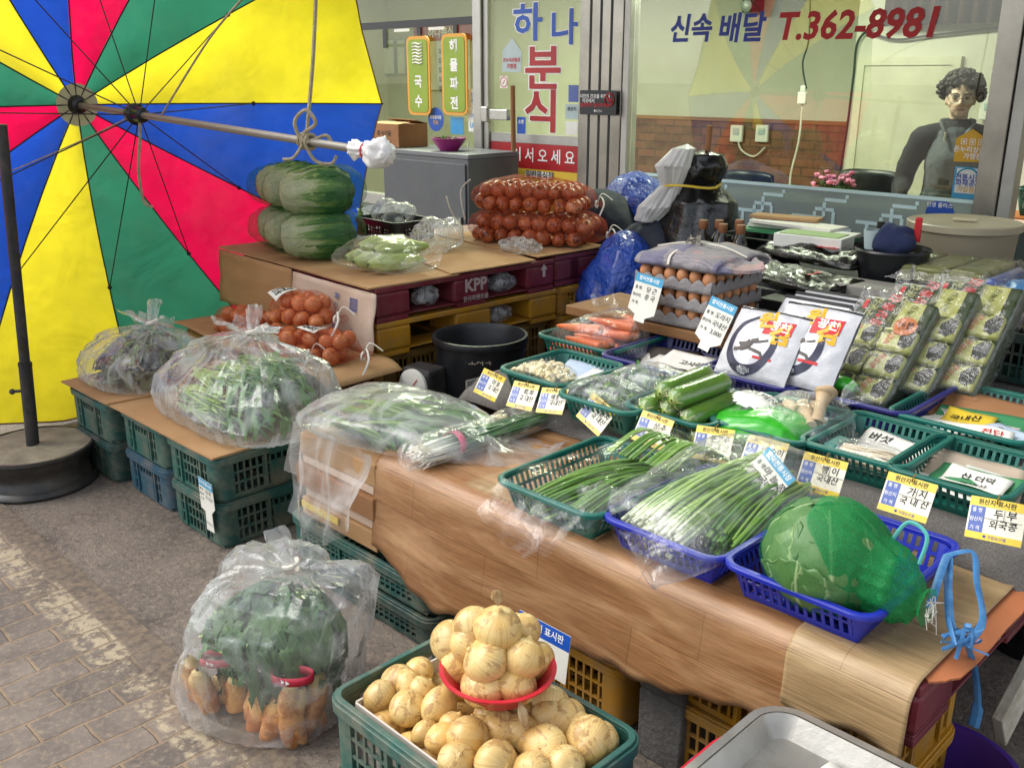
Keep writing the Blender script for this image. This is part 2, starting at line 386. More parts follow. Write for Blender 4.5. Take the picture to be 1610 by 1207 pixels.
def paver_mat():
    n = NT('brick_paving'); tc = n.n('TexCoord').outputs['Object']
    wob = n.n('VectorMath', {0: n.n('TexNoise', {'Vector': tc, 'Scale': 9.0, 'Detail': 3.0}).outputs['Color'], 1: (.5, .5, .5)}, operation='SUBTRACT').outputs[0]
    wob = n.n('VectorMath', {0: wob, 'Scale': .022}, operation='SCALE').outputs[0]
    v = n.n('VectorMath', {0: tc, 1: wob}, operation='ADD').outputs[0]
    m = n.n('Mapping', {'Vector': v, 'Rotation': (0, 0, R(90)), 'Location': (.05, .02, 0)}).outputs[0]
    br = n.n('TexBrick', {'Vector': m, 'Scale': 1.0, 'Mortar Size': .0055, 'Mortar Smooth': .35, 'Bias': 0.0, 'Brick Width': .2, 'Row Height': .1, 'Color1': C('#82766b'), 'Color2': C('#675e56'), 'Mortar': C('#8f7a62')})
    col = br.outputs['Color']; f = br.outputs['Fac']
    ns = n.noise(tc, 7, 7, .72)
    col = n.mix(n.math('MULTIPLY', n.ramp(ns, [(.42, 0.0), (.66, 1.0)]), .55), col, C('#423c37'))
    col = n.mix(n.math('MULTIPLY', n.ramp(n.noise(tc, 60, 5, .75), [(.5, 0.0), (.66, 1.0)]), .55), col, C('#a08d76'))
    sx = n.n('SeparateXYZ', {0: v})
    d = n.math('ABSOLUTE', n.math('SUBTRACT', sx.outputs[1], BAND))
    band = n.ramp(n.math('MULTIPLY', d, 10.0), [(.45, 1.0), (.56, 0.0)])
    worn = n.ramp(n.math('ADD', n.noise(tc, 26, 7, .75), n.math('MULTIPLY', n.noise(tc, 4, 3), .55)), [(.74, 0.0), (.85, 1.0)])
    pf = n.math('MULTIPLY', n.math('MULTIPLY', band, worn), n.math('SUBTRACT', 1.0, n.math('MULTIPLY', f, .75)))
    col = n.mix(n.math('MULTIPLY', pf, .9), col, C('#b3a488'))
    # cement smeared over the paving near the concrete
    e = n.math('ADD', sx.outputs[1], n.math('MULTIPLY', n.math('SUBTRACT', n.noise(tc, 3.2, 6, .7), .5), .5))
    sm = n.ramp(n.math('MULTIPLY', n.math('SUBTRACT', e, BAND - .06), 8.0), [(0.0, 0.0), (1.0, 1.0)])
    sm = n.math('MULTIPLY', sm, n.math('SUBTRACT', 1.0, n.math('MULTIPLY', pf, .8)))
    cem = n.mix(n.ramp(n.noise(tc, 40, 6, .7), [(.4, 0.0), (.65, 1.0)]), C('#554b43'), C('#86755f'))
    col = n.mix(n.math('MULTIPLY', sm, .85), col, cem)
    h = n.math('SUBTRACT', n.math('MULTIPLY', n.noise(tc, 55, 6, .7), .5), n.math('MULTIPLY', f, n.math('SUBTRACT', 1.0, sm)))
    p = n.bsdf(Base_Color=col, Roughness=.78); n.set(p.inputs['Normal'], n.bump(h, .8, .006))
    return n.fin(p.outputs[0])
pv = MB(); pv.grid(lambda a, b: (lerp(-30, 30, a), lerp(-30, BAND + .13 + 0 * a, b), .004), 60, 4)
pvo = pv.build('paving', paver_mat(), rot=YAW); pvo['kind'] = 'structure'; pvo['label'] = 'grey brick paving with a worn row of pale painted bricks'

# ------------------------------------------------------------------ the eatery behind the stall
SV = 4.7
shop = thing('shop_building', 'small eatery with a glass front and steel frames behind the stall', 'shop', W(0, SV, 0), YAW)
def sh(px, py, dv=0.0):
    p = atv(px, py, SV + dv); u, v = UV(p); return u, p.z
M['cream'] = mat('cream_wall', '#d3d1c0', '#c9c6b2', scale=2, rough=.85)
M['cream_dark'] = mat('cream_door', '#d3cfb6', rough=.6)
M['shop_floor'] = mat('shop_floor', '#8a7c68', rough=.4)
M['ceil'] = mat('white_ceiling', '#deded6', rough=.9)
def brick_mat():
    n = NT('brick_wallpaper'); tc = n.n('TexCoord').outputs['Object']
    m = n.n('Mapping', {'Vector': tc, 'Rotation': (R(90), 0, 0)}).outputs[0]
    br = n.n('TexBrick', {'Vector': m, 'Scale': 1.0, 'Mortar Size': .006, 'Brick Width': .2, 'Row Height': .072, 'Color1': C('#8a5840'), 'Color2': C('#653e2d'), 'Mortar': C('#4a382e')})
    col = n.mix(n.ramp(n.noise(tc, 9, 5), [(.4, 0.0), (.7, .5)]), br.outputs['Color'], C('#94704f'))
    return n.fin(n.bsdf(Base_Color=col, Roughness=.7).outputs[0])
M['brick'] = brick_mat()
M['frame_steel'] = mat('brushed_steel', '#a7a39a', '#8d8a82', scale=3, rough=.28, metal=.9, rvar=.02)
M['frame_alu'] = mat('anodised_frame', '#b0afa8', rough=.42, metal=.7)
M['dark_gap'] = mat('dark_gasket', '#1c1c1c', rough=.6)
M['glass'] = glassmat('window_glass', '#e0e8de', .065)
M['glass_door'] = glassmat('door_glass', '#eaf3e4', .04)
M['frost'] = glassmat('frosted_band', '#a3b3a6', .03, .2, .62)
M['frost_line'] = mat('frost_line', '#e2fff4', rough=.6)
M['sign_red'] = mat('sign_red', '#b32428', '#9c1d22', rough=.4)
M['sign_yellow'] = mat('sign_yellow', '#d9b53a', rough=.5)
M['sign_blue'] = mat('sign_blue', '#1b52b2', rough=.4)
M['sign_green'] = mat('sign_green', '#8aa32e', rough=.45)
M['sign_orange'] = mat('sign_orange', '#e0a13a', rough=.45)
M['sign_black'] = mat('sign_black', '#232427', rough=.4)
M['sky_blue'] = mat('sticker_sky_blue', '#4b9fd6', rough=.4)
M['pale'] = mat('pale_board', '#e4e4da', rough=.6)
M['lamp_glow'] = (lambda n: n.fin(n.n('Emission', {'Color': (1, .97, .9, 1), 'Strength': 9.0}).outputs[0]))(NT('lamp_tube_glow'))  # glow of the added ceiling lamps

CZ = 2.55
uF0, uF1 = sh(916, 200)[0], sh(982, 200)[0]          # grooved steel pillar
uD0 = sh(772, 200)[0]; uD1 = uF0                      # door
uP0 = sh(757, 200)[0]                                 # door post
uR0, uR1 = sh(1553, 200)[0], sh(1592, 200)[0]         # right-hand steel post
UL, UR, DB, DP = -9.5, .6, 2.7, 1.75                  # shell: left, right, back wall, partition depth
uC = sh(1332, 200, DP)[0]                             # where the partition starts
def sb(name, m, x0, x1, y0, y1, z0, z1, bevel=0, parent=None):
    mb = MB(); mb.bb(x0, x1, y0, y1, z0, z1); return mb.build(name, m, parent or shop, smooth=False, bevel=bevel)
sb('floor', M['shop_floor'], UL, UR, .07, DB, .004, .03)
sb('ceiling', M['ceil'], UL, UR, -.05, DB + .1, CZ, CZ + .12)
sb('back_wall', M['cream'], UL, UR, DB, DB + .1, .03, CZ)
sb('side_wall', M['cream'], UL - .1, UL, 0, DB + .1, 0, CZ); sb('side_wall', M['cream'], UR, UR + .1, .1, DB + .1, 0, CZ)
sb('partition_wall', M['cream'], uC + .1, UR, DP, DP + .08, .03, CZ); sb('partition_wall', M['cream'], uC, uC + .1, DP, DB, .03, CZ)
zb = sh(1200, 193, DB)[1]
uB = sh(975, 200, DB)[0]
sb('brick_dado', M['brick'], uB, uC, DB - .02, DB - .002, .03, zb); sb('dado_rail', M['card_brown'], uB, uC, DB - .03, DB - .001, zb, zb + .03)
# white door in the partition
d0, d1 = sh(1358, 150, DP)[0], sh(1495, 150, DP)[0]; dz = sh(1420, 103, DP)[1]
dr = sb('inner_door', M['cream_dark'], d0, d1, DP - .03, DP - .002, .03, dz, .004)
mb = MB(); mb.bb(d0 - .05, d0, DP - .04, DP - .001, .03, dz + .05); mb.bb(d1, d1 + .05, DP - .04, DP - .001, .03, dz + .05); mb.bb(d0, d1, DP - .04, DP - .001, dz, dz + .05)
mb.build('door_frame', M['cream_dark'], dr, False)
# facade above and below, roof edge, unseen overhang sheet added to darken the back
sb('upper_wall', mat('facade_paint', '#b9b2a2', rough=.8), UL, UR + .1, -.06, .1, CZ + .12, 3.6)
M['awning'] = mat('awning_sheet', '#8f928c', rough=.6, transl=.12)
aw = MB(); aw.grid(lambda a, b: (lerp(-5.0, 1.5, a), lerp(-.07, -2.1, b), lerp(2.95, 2.45, b) - .03 * math.sin(a * 40) ** 2), 60, 6); aw.build('awning', M['awning'], shop, solid=.01)
# mullions and glazing
def pillar(x0, x1, y0=-.045, y1=.04, m='frame_steel', name='steel_post'):
    return sb(name, M[m], x0, x1, y0, y1, 0, CZ, .004)
pl = pillar(uF0, uF1)
for i in range(3):
    x = lerp(uF0, uF1, (.26, .5, .74)[i]); sb('groove', M['dark_gap'], x - .008, x + .008, -.0475, -.04, .02, CZ - .01, 0, pl)
pillar(uF1 + .002, uF1 + .05, -.04, .05, 'frame_alu', 'window_jamb'); pillar(uR0, uR0 + .1, -.05, .06); pillar(uR0 + .103, uR0 + .16, -.035, .05, 'frame_alu', 'window_jamb')
pillar(uP0 - .03, uP0 + .05, -.05, .05, 'frame_alu', 'door_post'); pillar(uP0 + .053, uP0 + .1, -.03, .03, 'frame_alu', 'door_stile')
sb('steel_post', M['frame_steel'], UL, UL + .1, -.05, .05, 0, CZ)
FZ = sh(1273, 293)[1]                                 # top of the frosted band
SILL = .62
uW0, uW1 = uF1 + .055, uR0 - .003
win = sb('window', M['frame_alu'], uW0, uW1, -.04, .05, SILL - .08, SILL)
sb('pane', M['glass'], uW0, uW1, -.003, .003, SILL + .002, CZ, 0, win)
sb('frosted_band', M['frost'], uW0, uW1, -.009, -.005, SILL + .004, FZ, 0, win)
sb('sill_wall', mat('sill_tile', '#8d9490', rough=.5), UL, uR1 + .05, -.03, .06, 0, SILL - .085)
# interlocking squares printed on the frosted band
fl = MB(); lw_ = .017; y0, y1 = -.0125, -.0095
def hl(a, b, z): fl.bb(min(a, b), max(a, b), y0, y1, z - lw_ / 2, z + lw_ / 2)
def vl(x, a, b): fl.bb(x - lw_ / 2, x + lw_ / 2, y0, y1, min(a, b) + lw_ / 2, max(a, b) - lw_ / 2)
x = uW0 + .03; k = 0
hl(uW0, uW1, FZ - .008)
while x < uW1 - .3:
    zt = FZ - .055; q = .1
    hl(x, x + .18, zt - q); vl(x + .18, zt - q, zt - .01); hl(x + .18 - .0, x + .30, zt - .01 + .006)
    vl(x + .13, zt - q - .07, zt - .06); hl(x + .13, x + .235, zt - .055); vl(x + .235, zt - .055, zt - .15); hl(x + .235, x + .34, zt - .15)
    vl(x + .30, FZ - .02, zt + .0); vl(x + .06, zt - q, zt - q - .15)
    x += .36; k += 1
fl.build('frost_pattern', M['frost_line'], win, False)
uL1 = uP0 - .035
lw0 = sb('window', M['frame_alu'], UL + .1, uL1, -.04, .05, SILL - .08, SILL)
sb('pane', M['glass_door'], UL + .1, uL1, -.003, .003, SILL + .002, CZ, 0, lw0)
# black glazing strip with drops
zt = sh(680, 36)[1]
bs = MB(); bs.bb(UL + .2, sh(744, 30)[0], -.012, -.006, zt - .025, zt + .025)
for px in (606, 660, 717):
    uu = sh(px, 50)[0]; bs.bb(uu - .02, uu + .02, -.012, -.006, zt - .16, zt - .026)
bs.build('black_strip', M['sign_black'], lw0, False)
ol = MB(); 
for px in (633, 688):
    uu = sh(px, 60)[0]; ol.bb(uu - .085, uu + .085, -.0095, -.006, zt - .05, zt - .03)
ol.build('white_border', M['pale'], lw0, False)
# the door
xd0, xd1 = uP0 + .105, uF0 - .004
zr1, zr0 = sh(845, 226)[1], sh(845, 266)[1]; zg = zr1 + .06
door = sb('glass_door', M['glass_door'], xd0 + .002, xd1 - .002, -.004, .004, zg, CZ)
mb = MB(); mb.bb(xd0, xd1, -.012, .012, zr1, zg - .002); mb.build('door_rail', M['frame_alu'], door, False)
mb = MB(); mb.bb(xd0, xd1, -.012, .012, zr0, zr1 - .002); mb.build('red_panel', M['sign_red'], door, False)
mb = MB(); mb.bb(xd0, xd1, -.012, .012, .05, zr0 - .002); mb.build('yellow_panel', M['sign_yellow'], door, False)
def glet(parent, items, dv, name='lettering'):
    # items in photograph positions, set on the plane dv in front of the glazing
    out = []
    for it in items:
        body, px, py, hpx, m = it[:5]; u, z = sh(px, py, dv); u2, z2 = sh(px, py + 1, dv); s_ = abs(z - z2) * hpx / .82
        out.append((body, u, z, s_, m) + tuple(it[5:]))
    return letters(parent, out, 0, lambda a, b, l: (a, dv - l, b), name)
for off_, dv_, ms_ in ((.045, -.006, ('white_ink', 'white_ink')), (.022, -.008, ('sign_blue', 'sign_red'))):
    glet(door, [('하', 829, 40, 52, M[ms_[0]], off_, 0, 0, 1.2), ('나', 886, 47, 49, M[ms_[0]], off_, 0, 0, 1.15), ('분', 853, 112, 61, M[ms_[1]], off_, 0, 0, 1.25), ('식', 851, 180, 58, M[ms_[1]], off_, 0, 0, 1.25)], dv_)
glet(door, [('어 서 오 세 요', 853, 247, 20, M['white_ink'], .012)], -.0135)
def plate(parent, name, px0, py0, px1, py1, dv, m, t=.003, r=.0):
    u0, z1 = sh(px0, py0, dv); u1, z0 = sh(px1, py1, dv)
    mb = MB()
    if r:
        pts = []
        for cx, cy, a0 in ((u1 - r, z1 - r, 0), (u0 + r, z1 - r, 90), (u0 + r, z0 + r, 180), (u1 - r, z0 + r, 270)):
            for k in range(6): q = R(a0 + 18 * k); pts.append((cx + r * math.cos(q), cy + r * math.sin(q)))
        n_ = len(pts); mb.add([(a, dv, b) for a, b in pts] + [(a, dv + t, b) for a, b in pts], [tuple(range(n_)), tuple(range(2 * n_ - 1, n_ - 1, -1))] + [(i, n_ + i, n_ + (i + 1) % n_, (i + 1) % n_) for i in range(n_)])
    else: mb.bb(u0, u1, dv, dv + t, z0, z1)
    return mb.build(name, m, parent, False)
lb = plate(door, 'paper_label', 826, 268, 869, 283, -.0165, M['pale']); glet(lb, [('일반음식점', 848, 276, 11, M['ink'], .02)], -.0175)
def poly_plate(parent, name, pts, dv, m, t=.002):
    q = [sh(px, py, dv) for px, py in pts]; n_ = len(q); mb = MB()
    mb.add([(a, dv, b) for a, b in q] + [(a, dv + t, b) for a, b in q], [tuple(range(n_)), tuple(range(2 * n_ - 1, n_ - 1, -1))] + [(i, n_ + i, n_ + (i + 1) % n_, (i + 1) % n_) for i in range(n_)])
    return mb.build(name, m, parent, False)
M['sticker_grey'] = mat('sticker_grey', '#aebfc0', rough=.5)
k = poly_plate(door, 'sticker', [(789, 113), (819, 114), (820, 82), (805, 60), (790, 80)], -.007, M['sticker_grey'])
glet(k, [('온누리상품권', 804, 95, 6, M['red_ink'], .02), ('가맹점', 804, 105, 7, M['red_ink'], .02)], -.0085)
k = plate(door, 'sticker', 786, 120, 798, 139, -.007, M['pale'], .002); glet(k, [('⊘', 792, 130, 10, M['red_ink'], .01)], -.0085)
plate(door, 'sticker', 894, 134, 909, 161, -.007, M['tag_blue'], .002); k = plate(door, 'sticker', 889, 164, 909, 188, -.007, M['sticker_grey'], .002)
glet(k, [('원산지', 899, 172, 6, M['ink'], .02)], -.0085); plate(door, 'sticker', 889, 191, 908, 213, -.007, M['pale'], .002)
k = plate(door, 'sticker', 813, 184, 826, 214, -.007, M['sign_blue'], .002); glet(k, [('소방', 819, 192, 6, M['white_ink'], .02)], -.0085)
mb = MB(); uh, zh = sh(789, 180); mb.bb(uh - .07, uh + .12, -.07, -.035, zh - .035, zh + .035); mb.bb(uh - .12, uh - .06, -.085, -.035, zh - .05, zh + .05); mb.build('handle', M['steel'], door, False, bevel=.006)
# phone number on the big window
glet(win, [('신속', 1085, 48, 38, M['blue_ink'], .03, .12), ('배달', 1164, 47, 40, M['blue_ink'], .03, .12), ('T.362-8981', 1342, 41, 51, M['red_ink'], .03, .15, R(-.5), 1.0)], -.006)
M['st_yellow'] = mat('sticker_yellow', '#d7a520', rough=.5)
k = poly_plate(win, 'sticker', [(1499, 254), (1552, 256), (1556, 222), (1530, 203), (1503, 218)], -.012, M['st_yellow'])
glet(k, [('온누리상품권', 1529, 236, 9, M['white_ink'], .02), ('가맹점', 1529, 247, 9, M['white_ink'], .02), ('▣ ▣ ▣', 1529, 224, 10, M['white_ink'], .01)], -.0135)
k0 = plate(win, 'sticker', 1502, 262, 1542, 315, -.012, M['tag_cyan'], .002); k = plate(k0, 'sticker_face', 1505, 264, 1539, 306, -.0145, M['pale'], .002)
glet(k, [('전통시장', 1522, 280, 9, M['blue_ink'], .02), ('화재공제', 1522, 289, 9, M['blue_ink'], .02), ('가입점포', 1522, 299, 8, M['st_yellow'], .02)], -.016)
mb = MB(); uc, zc = sh(1523, 276); ar = [(uc + .05 * math.cos(R(q)), -.0165, zc - .012 + .045 * math.sin(R(q))) for q in range(20, 161, 14)]; mb.tube(ar, .004, 4); mb.build('arch_mark', M['tag_cyan'], k)
def disc_plate(parent, name, px, py, rx, dv, m, lo=0, hi=360):
    u, z = sh(px, py, dv); r = abs(sh(px + rx, py, dv)[0] - u)
    pts = [(u + r * math.cos(R(q)), z + r * math.sin(R(q))) for q in range(lo, hi, 12)]; n_ = len(pts); mb = MB()
    mb.add([(a, dv, b) for a, b in pts] + [(a, dv + .002, b) for a, b in pts], [tuple(range(n_)), tuple(range(2 * n_ - 1, n_ - 1, -1))] + [(i, n_ + i, n_ + (i + 1) % n_, (i + 1) % n_) for i in range(n_)])
    return mb.build(name, m, parent, False)
k = disc_plate(win, 'sticker', 1477, 337, 23, -.012, M['sign_blue']); glet(k, [('민생 플러스', 1477, 323, 7, M['white_ink'], .02)], -.0135)
k = disc_plate(lw0, 'sticker', 685, 188, 12, -.006, M['sign_blue']); glet(k, [('모범음식점', 685, 185, 5, M['white_ink'], .02), ('안심', 685, 193, 6, M['st_yellow'], .02)], -.0075)
plate(lw0, 'sticker', 708, 184, 729, 212, -.006, M['sky_blue'], .002); k = plate(lw0, 'sticker', 737, 140, 753, 170, -.006, M['pale'], .002); glet(k, [('신용', 745, 150, 7, M['sky_blue'], .02), ('카드', 745, 160, 7, M['sky_blue'], .02)], -.0075)
k = plate(lw0, 'sticker', 736, 172, 753, 208, -.006, M['pale'], .002); glet(k, [('USB', 745, 198, 9, M['sky_blue'], .03), ('가맹', 745, 183, 7, M['sky_blue'], .02)], -.0075)
glet(lw0, [('영', 749, 86, 15, M['ink'], .02), ('업', 749, 107, 15, M['ink'], .02), ('중', 749, 127, 15, M['ink'], .02)], -.006)

# signs hanging in the window
def menu_sign(px0, py0, px1, py1, chars, label):
    u0, z1 = sh(px0, py0, -.03); u1, z0 = sh(px1, py1, -.03)
    t = thing('menu_sign', label, 'sign', shop.matrix_basis @ Vector(((u0 + u1) / 2, -.03, z0)), YAW)
    a, h = (u1 - u0) / 2, z1 - z0
    def rr(a, z0, z1, r):
        pts = []
        for cx, cy, q0 in ((a - r, z1 - r, 0), (-a + r, z1 - r, 90), (-a + r, z0 + r, 180), (a - r, z0 + r, 270)):
            for k in range(5): q = R(q0 + 22.5 * k); pts.append((cx + r * math.cos(q), cy + r * math.sin(q)))
        return pts
    def slab(name, pts, y0, y1, m, par):
        n_ = len(pts); mb = MB(); mb.add([(p, y0, q) for p, q in pts] + [(p, y1, q) for p, q in pts], [tuple(range(n_)), tuple(range(2 * n_ - 1, n_ - 1, -1))] + [(i, n_ + i, n_ + (i + 1) % n_, (i + 1) % n_) for i in range(n_)]); return mb.build(name, m, par, False)
    slab('border', rr(a, 0, h, .05), -.004, .004, M['sign_orange'], t)
    f = slab('face', rr(a - .022, .022, h - .022, .035), -.0075, -.0045, M['sign_green'], t)
    letters(f, [(c, 0, h * q, h * .17, M['white_ink'], .035) for c, q in chars], 0, lambda x, y, l: (x, -.0085, y))
    return t
menu_sign(639, 58, 678, 182, [('국', .42), ('수', .17)], 'green hanging noodle sign with orange border and scribbled over letters')
s1 = menu_sign(694, 54, 736, 182, [('해', .84), ('물', .61), ('파', .38), ('전', .14)], 'green hanging seafood pancake sign nearest the door post')
# the part of the first sign that is scratched over
u0, z1 = sh(658, 84, -.04)
sc_ = MB()
for i in range(7):
    zz = z1 + .06 - i * .022; sc_.tube([(u0 - .055, 0, zz), (u0 - .02, 0, zz + .006), (u0 + .02, 0, zz - .004), (u0 + .055, 0, zz + .004)], .006, 4)
o = sc_.build('scratched_letters', M['pale'], None); o.parent = bpy.data.objects['menu_sign']; o.location = (-u0 + 0, -.009, -sh(658, 182, -.03)[1])
ns_ = plate(None, 'no_smoking_sign', 912, 142, 968, 182, -.075, M['sign_black'], .006, .01)
ns_.matrix_world = shop.matrix_basis.copy(); tag(ns_, 'small black no smoking sign fixed to the grooved steel pillar', 'sign')
glet(ns_, [('시민의 건강을 위하여', 935, 152, 6, M['white_ink'], .02), ('이곳에서', 925, 159, 6, M['white_ink'], .02), ('흡연하지 말아주세요', 935, 166, 6, M['red_ink'], .02), ('●보건소', 940, 175, 4, M['white_ink'], .01)], -.0765)
uq, zq = sh(958, 157, -.078); mb = MB(); rr_ = .035
mb.tube([(uq + rr_ * math.cos(R(a)), -.078, zq + rr_ * math.sin(R(a))) for a in range(0, 361, 15)], .004, 4); mb.tube([(uq - rr_ * .7, -.078, zq + rr_ * .7), (uq + rr_ * .7, -.078, zq - rr_ * .7)], .004, 4); mb.bb(uq - .02, uq + .02, -.079, -.0775, zq - .007, zq + .003)
mb.build('no_smoking_mark', M['red_ink'], ns_)

# things inside the shop
def inside(name, label, cat, px, py, dv):
    u, z = sh(px, py, dv); return thing(name, label, cat, shop.matrix_basis @ Vector((u, dv, z)), YAW)
mb0 = inside('menu_board', 'white wall menu board under a red header reading 하나분식', 'menu board', 708, 105, DB - .03)
def loc_u(px, py, dv, ref): 
    a = sh(px, py, dv); b = sh(*ref, dv); return a[0] - b[0], a[1] - b[1]
def bd(parent, name, ref, px0, py0, px1, py1, dv, m, y0=-.015, y1=0.0):
    a = loc_u(px0, py0, dv, ref); b = loc_u(px1, py1, dv, ref); mb = MB(); mb.bb(a[0], b[0], y0, y1, b[1], a[1]); return mb.build(name, m, parent, False)
ref = (708, 105)
bd(mb0, 'header', ref, 652, 42, 757, 62, DB - .03, M['sign_red'], -.02); bd(mb0, 'board', ref, 676, 63, 740, 142, DB - .03, M['pale'])
a = loc_u(700, 52, DB - .03, ref); letters(mb0, [('하나분식', a[0] - .05, a[1], .12, M['white_ink'], .03)] + [('칼국수 4,000', -.02, .16 - .1 * i, .06, M['ink'], .01) for i in range(5)], 0, lambda x, y, l: (x, -.0215 if y > .2 else -.0165, y))
for j, (x0, x1, hc) in enumerate(((601, 622, 'green'), (625, 639, 'green'))):
    q = inside('price_list', ('wide' if j == 0 else 'narrow') + ' framed price list with green heading on the shop wall', 'notice', (x0 + x1) / 2, 90, DB - .02)
    rf = ((x0 + x1) / 2, 90)
    bd(q, 'frame', rf, x0, 62, x1, 118, DB - .02, M['sticker_grey']); bd(q, 'sheet', rf, x0 + 1, 64, x1 - 1, 116, DB - .02, M['pale'], -.018, -.0155); bd(q, 'heading', rf, x0 + 1, 70, x1 - 1, 74, DB - .02, M['sign_green'], -.021, -.0185)
# ceiling lamps out of view, added to brighten the room and the woman
for uu, lab in ((-3.0, 'ceiling lamp over the tables by the big window'), (-5.9, 'ceiling lamp behind the menu signs')):
    t = thing('ceiling_lamp', 'white fluorescent ' + lab, 'lamp', shop.matrix_basis @ Vector((uu, .3, CZ - .08)), YAW)
    mb = MB(); mb.bb(-.65, .65, -.12, .12, .04, .078); mb.build('housing', M['ceil'], t, False)
    mb = MB(); mb.bb(-.6, .6, -.09, .09, .0, .036); mb.build('diffuser', M['lamp_glow'], t, False)
    al = bpy.data.lights.new('lamp_light', 'AREA'); al.shape = 'RECTANGLE'; al.size = 1.2; al.size_y = .2; al.energy = 80 if uu < -5 else 46; al.color = (1, .96, .86)
    ao = bpy.data.objects.new('lamp_light', al); COL.objects.link(ao); ao.parent = t; ao.location = (0, 0, -.02)
t = inside('security_camera', 'small black speaker shaped camera up on the shop wall', 'camera', 1178, 8, DB - .15)
mb = MB(); mb.bb(-.06, .06, -.02, .14, -.06, .14); mb.build('body', M['black_plastic'], t, False, bevel=.015)
mb = MB(); mb.lathe([(.045, 0), (.05, .02), (.03, .025), (.001, .026)], 16, (0, -.02, -.01), M=Matrix.Rotation(R(90), 3, 'X')); mb.build('lens', M['alu'], t)
M['cable_black'] = mat('black_cable', '#242424', rough=.5); M['cable_white'] = mat('white_cable', '#d8d4c2', rough=.5)
def cable(name, label, pts, r, m, cat='cable'):
    mb = MB(); q = [shop.matrix_basis @ Vector((sh(px, py, dv)[0], dv, sh(px, py, dv)[1])) for px, py, dv in pts]; mb.tube(bez(q, 8), r, 6); return tag(mb.build(name, M[m]), label, cat)
cable('hanging_cable', 'black cable hanging from the ceiling to a white plug', [(1274, -25, 1.4), (1272, 60, 1.4), (1262, 100, 1.4), (1268, 140, 1.4)], .006, 'cable_black')
cable('hanging_cable', 'white extension cord dropping from the plug to behind the frosted band', [(1262, 160, 1.4), (1256, 220, 1.4), (1244, 270, 1.4), (1241, 300, 1.4)], .007, 'cable_white')
cable('wall_cable', 'dark cable running down the corner beside the inner door', [(1400, 30, DP - .03), (1352, 60, DP - .03), (1342, 120, DP - .03), (1332, 200, DP - .03), (1318, 290, DP - .03)], .008, 'cable_black')
cable('wall_cable', 'black cable sagging along the top of the inner wall', [(1352, 45, DP - .03), (1405, 62, DP - .03), (1470, 55, DP - .03), (1590, 42, DP - .03)], .008, 'cable_black')
cable('wall_cable', 'thin black cord on the wall at the left of the big window', [(997, -10, .9), (992, 40, .9), (996, 80, .9), (990, 85, .9)], .005, 'cable_black')
cable('wall_cable', 'white cord looping between the two wall sockets', [(1160, 215, DB - .04), (1165, 235, DB - .05), (1185, 246, DB - .05), (1203, 232, DB - .04)], .008, 'cable_white')
cable('ball_chain', 'white bead chain of a blind beside the right hand post', [(1586, -10, .25), (1568, 120, .25), (1556, 185, .25)], .007, 'cable_white', 'chain')
q = inside('plug', 'white plug adapter dangling at the end of the black cable', 'plug', 1262, 152, 1.4); mb = MB(); mb.bb(-.03, .03, -.02, .02, -.05, .03); mb.bb(-.018, .018, -.014, .014, .03, .07); mb.build('body', M['pale'], q, False, bevel=.008)
for px, lab in ((1160, 'cream double wall socket on the brick dado with a white cord'), (1200, 'white intercom box on the brick dado near the corner')):
    q = inside('wall_socket', lab, 'socket', px, 210, DB - .025); mb = MB(); mb.bb(-.06, .06, -.03, 0, -.07, .07); mb.build('cover', M['pale'], q, False, bevel=.008); mb = MB(); mb.bb(-.03, .03, -.036, -.031, -.01, .045); mb.build('outlet', M['sticker_grey'], q, False, bevel=.004)
t = inside('breaker_box', 'small white switch on the wall at the right of the woman', 'switch', 1556, 168, DP - .02); mb = MB(); mb.bb(-.05, .05, -.03, 0, -.08, .08); mb.build('cover', M['pale'], t, False, bevel=.008); mb = MB(); mb.bb(-.02, .02, -.036, -.031, -.02, .02); mb.build('rocker', M['sticker_grey'], t, False)
# dark curtain at the top right inside
u0, z0 = sh(1388, 42, DP - .1); u1, _ = sh(1600, 42, DP - .1)
mb = MB(); mb.grid(lambda a, b: (lerp(u0, u1, a), DP - .1 + .03 * math.sin(a * 60), lerp(z0, CZ, b)), 60, 4); o = mb.build('curtain', mat('curtain_cloth', '#4b302b', '#3a2522', rough=.9), None, loc=shop.location, rot=YAW, solid=.004); tag(o, 'dark brown curtain gathered along the top of the inner wall', 'curtain')
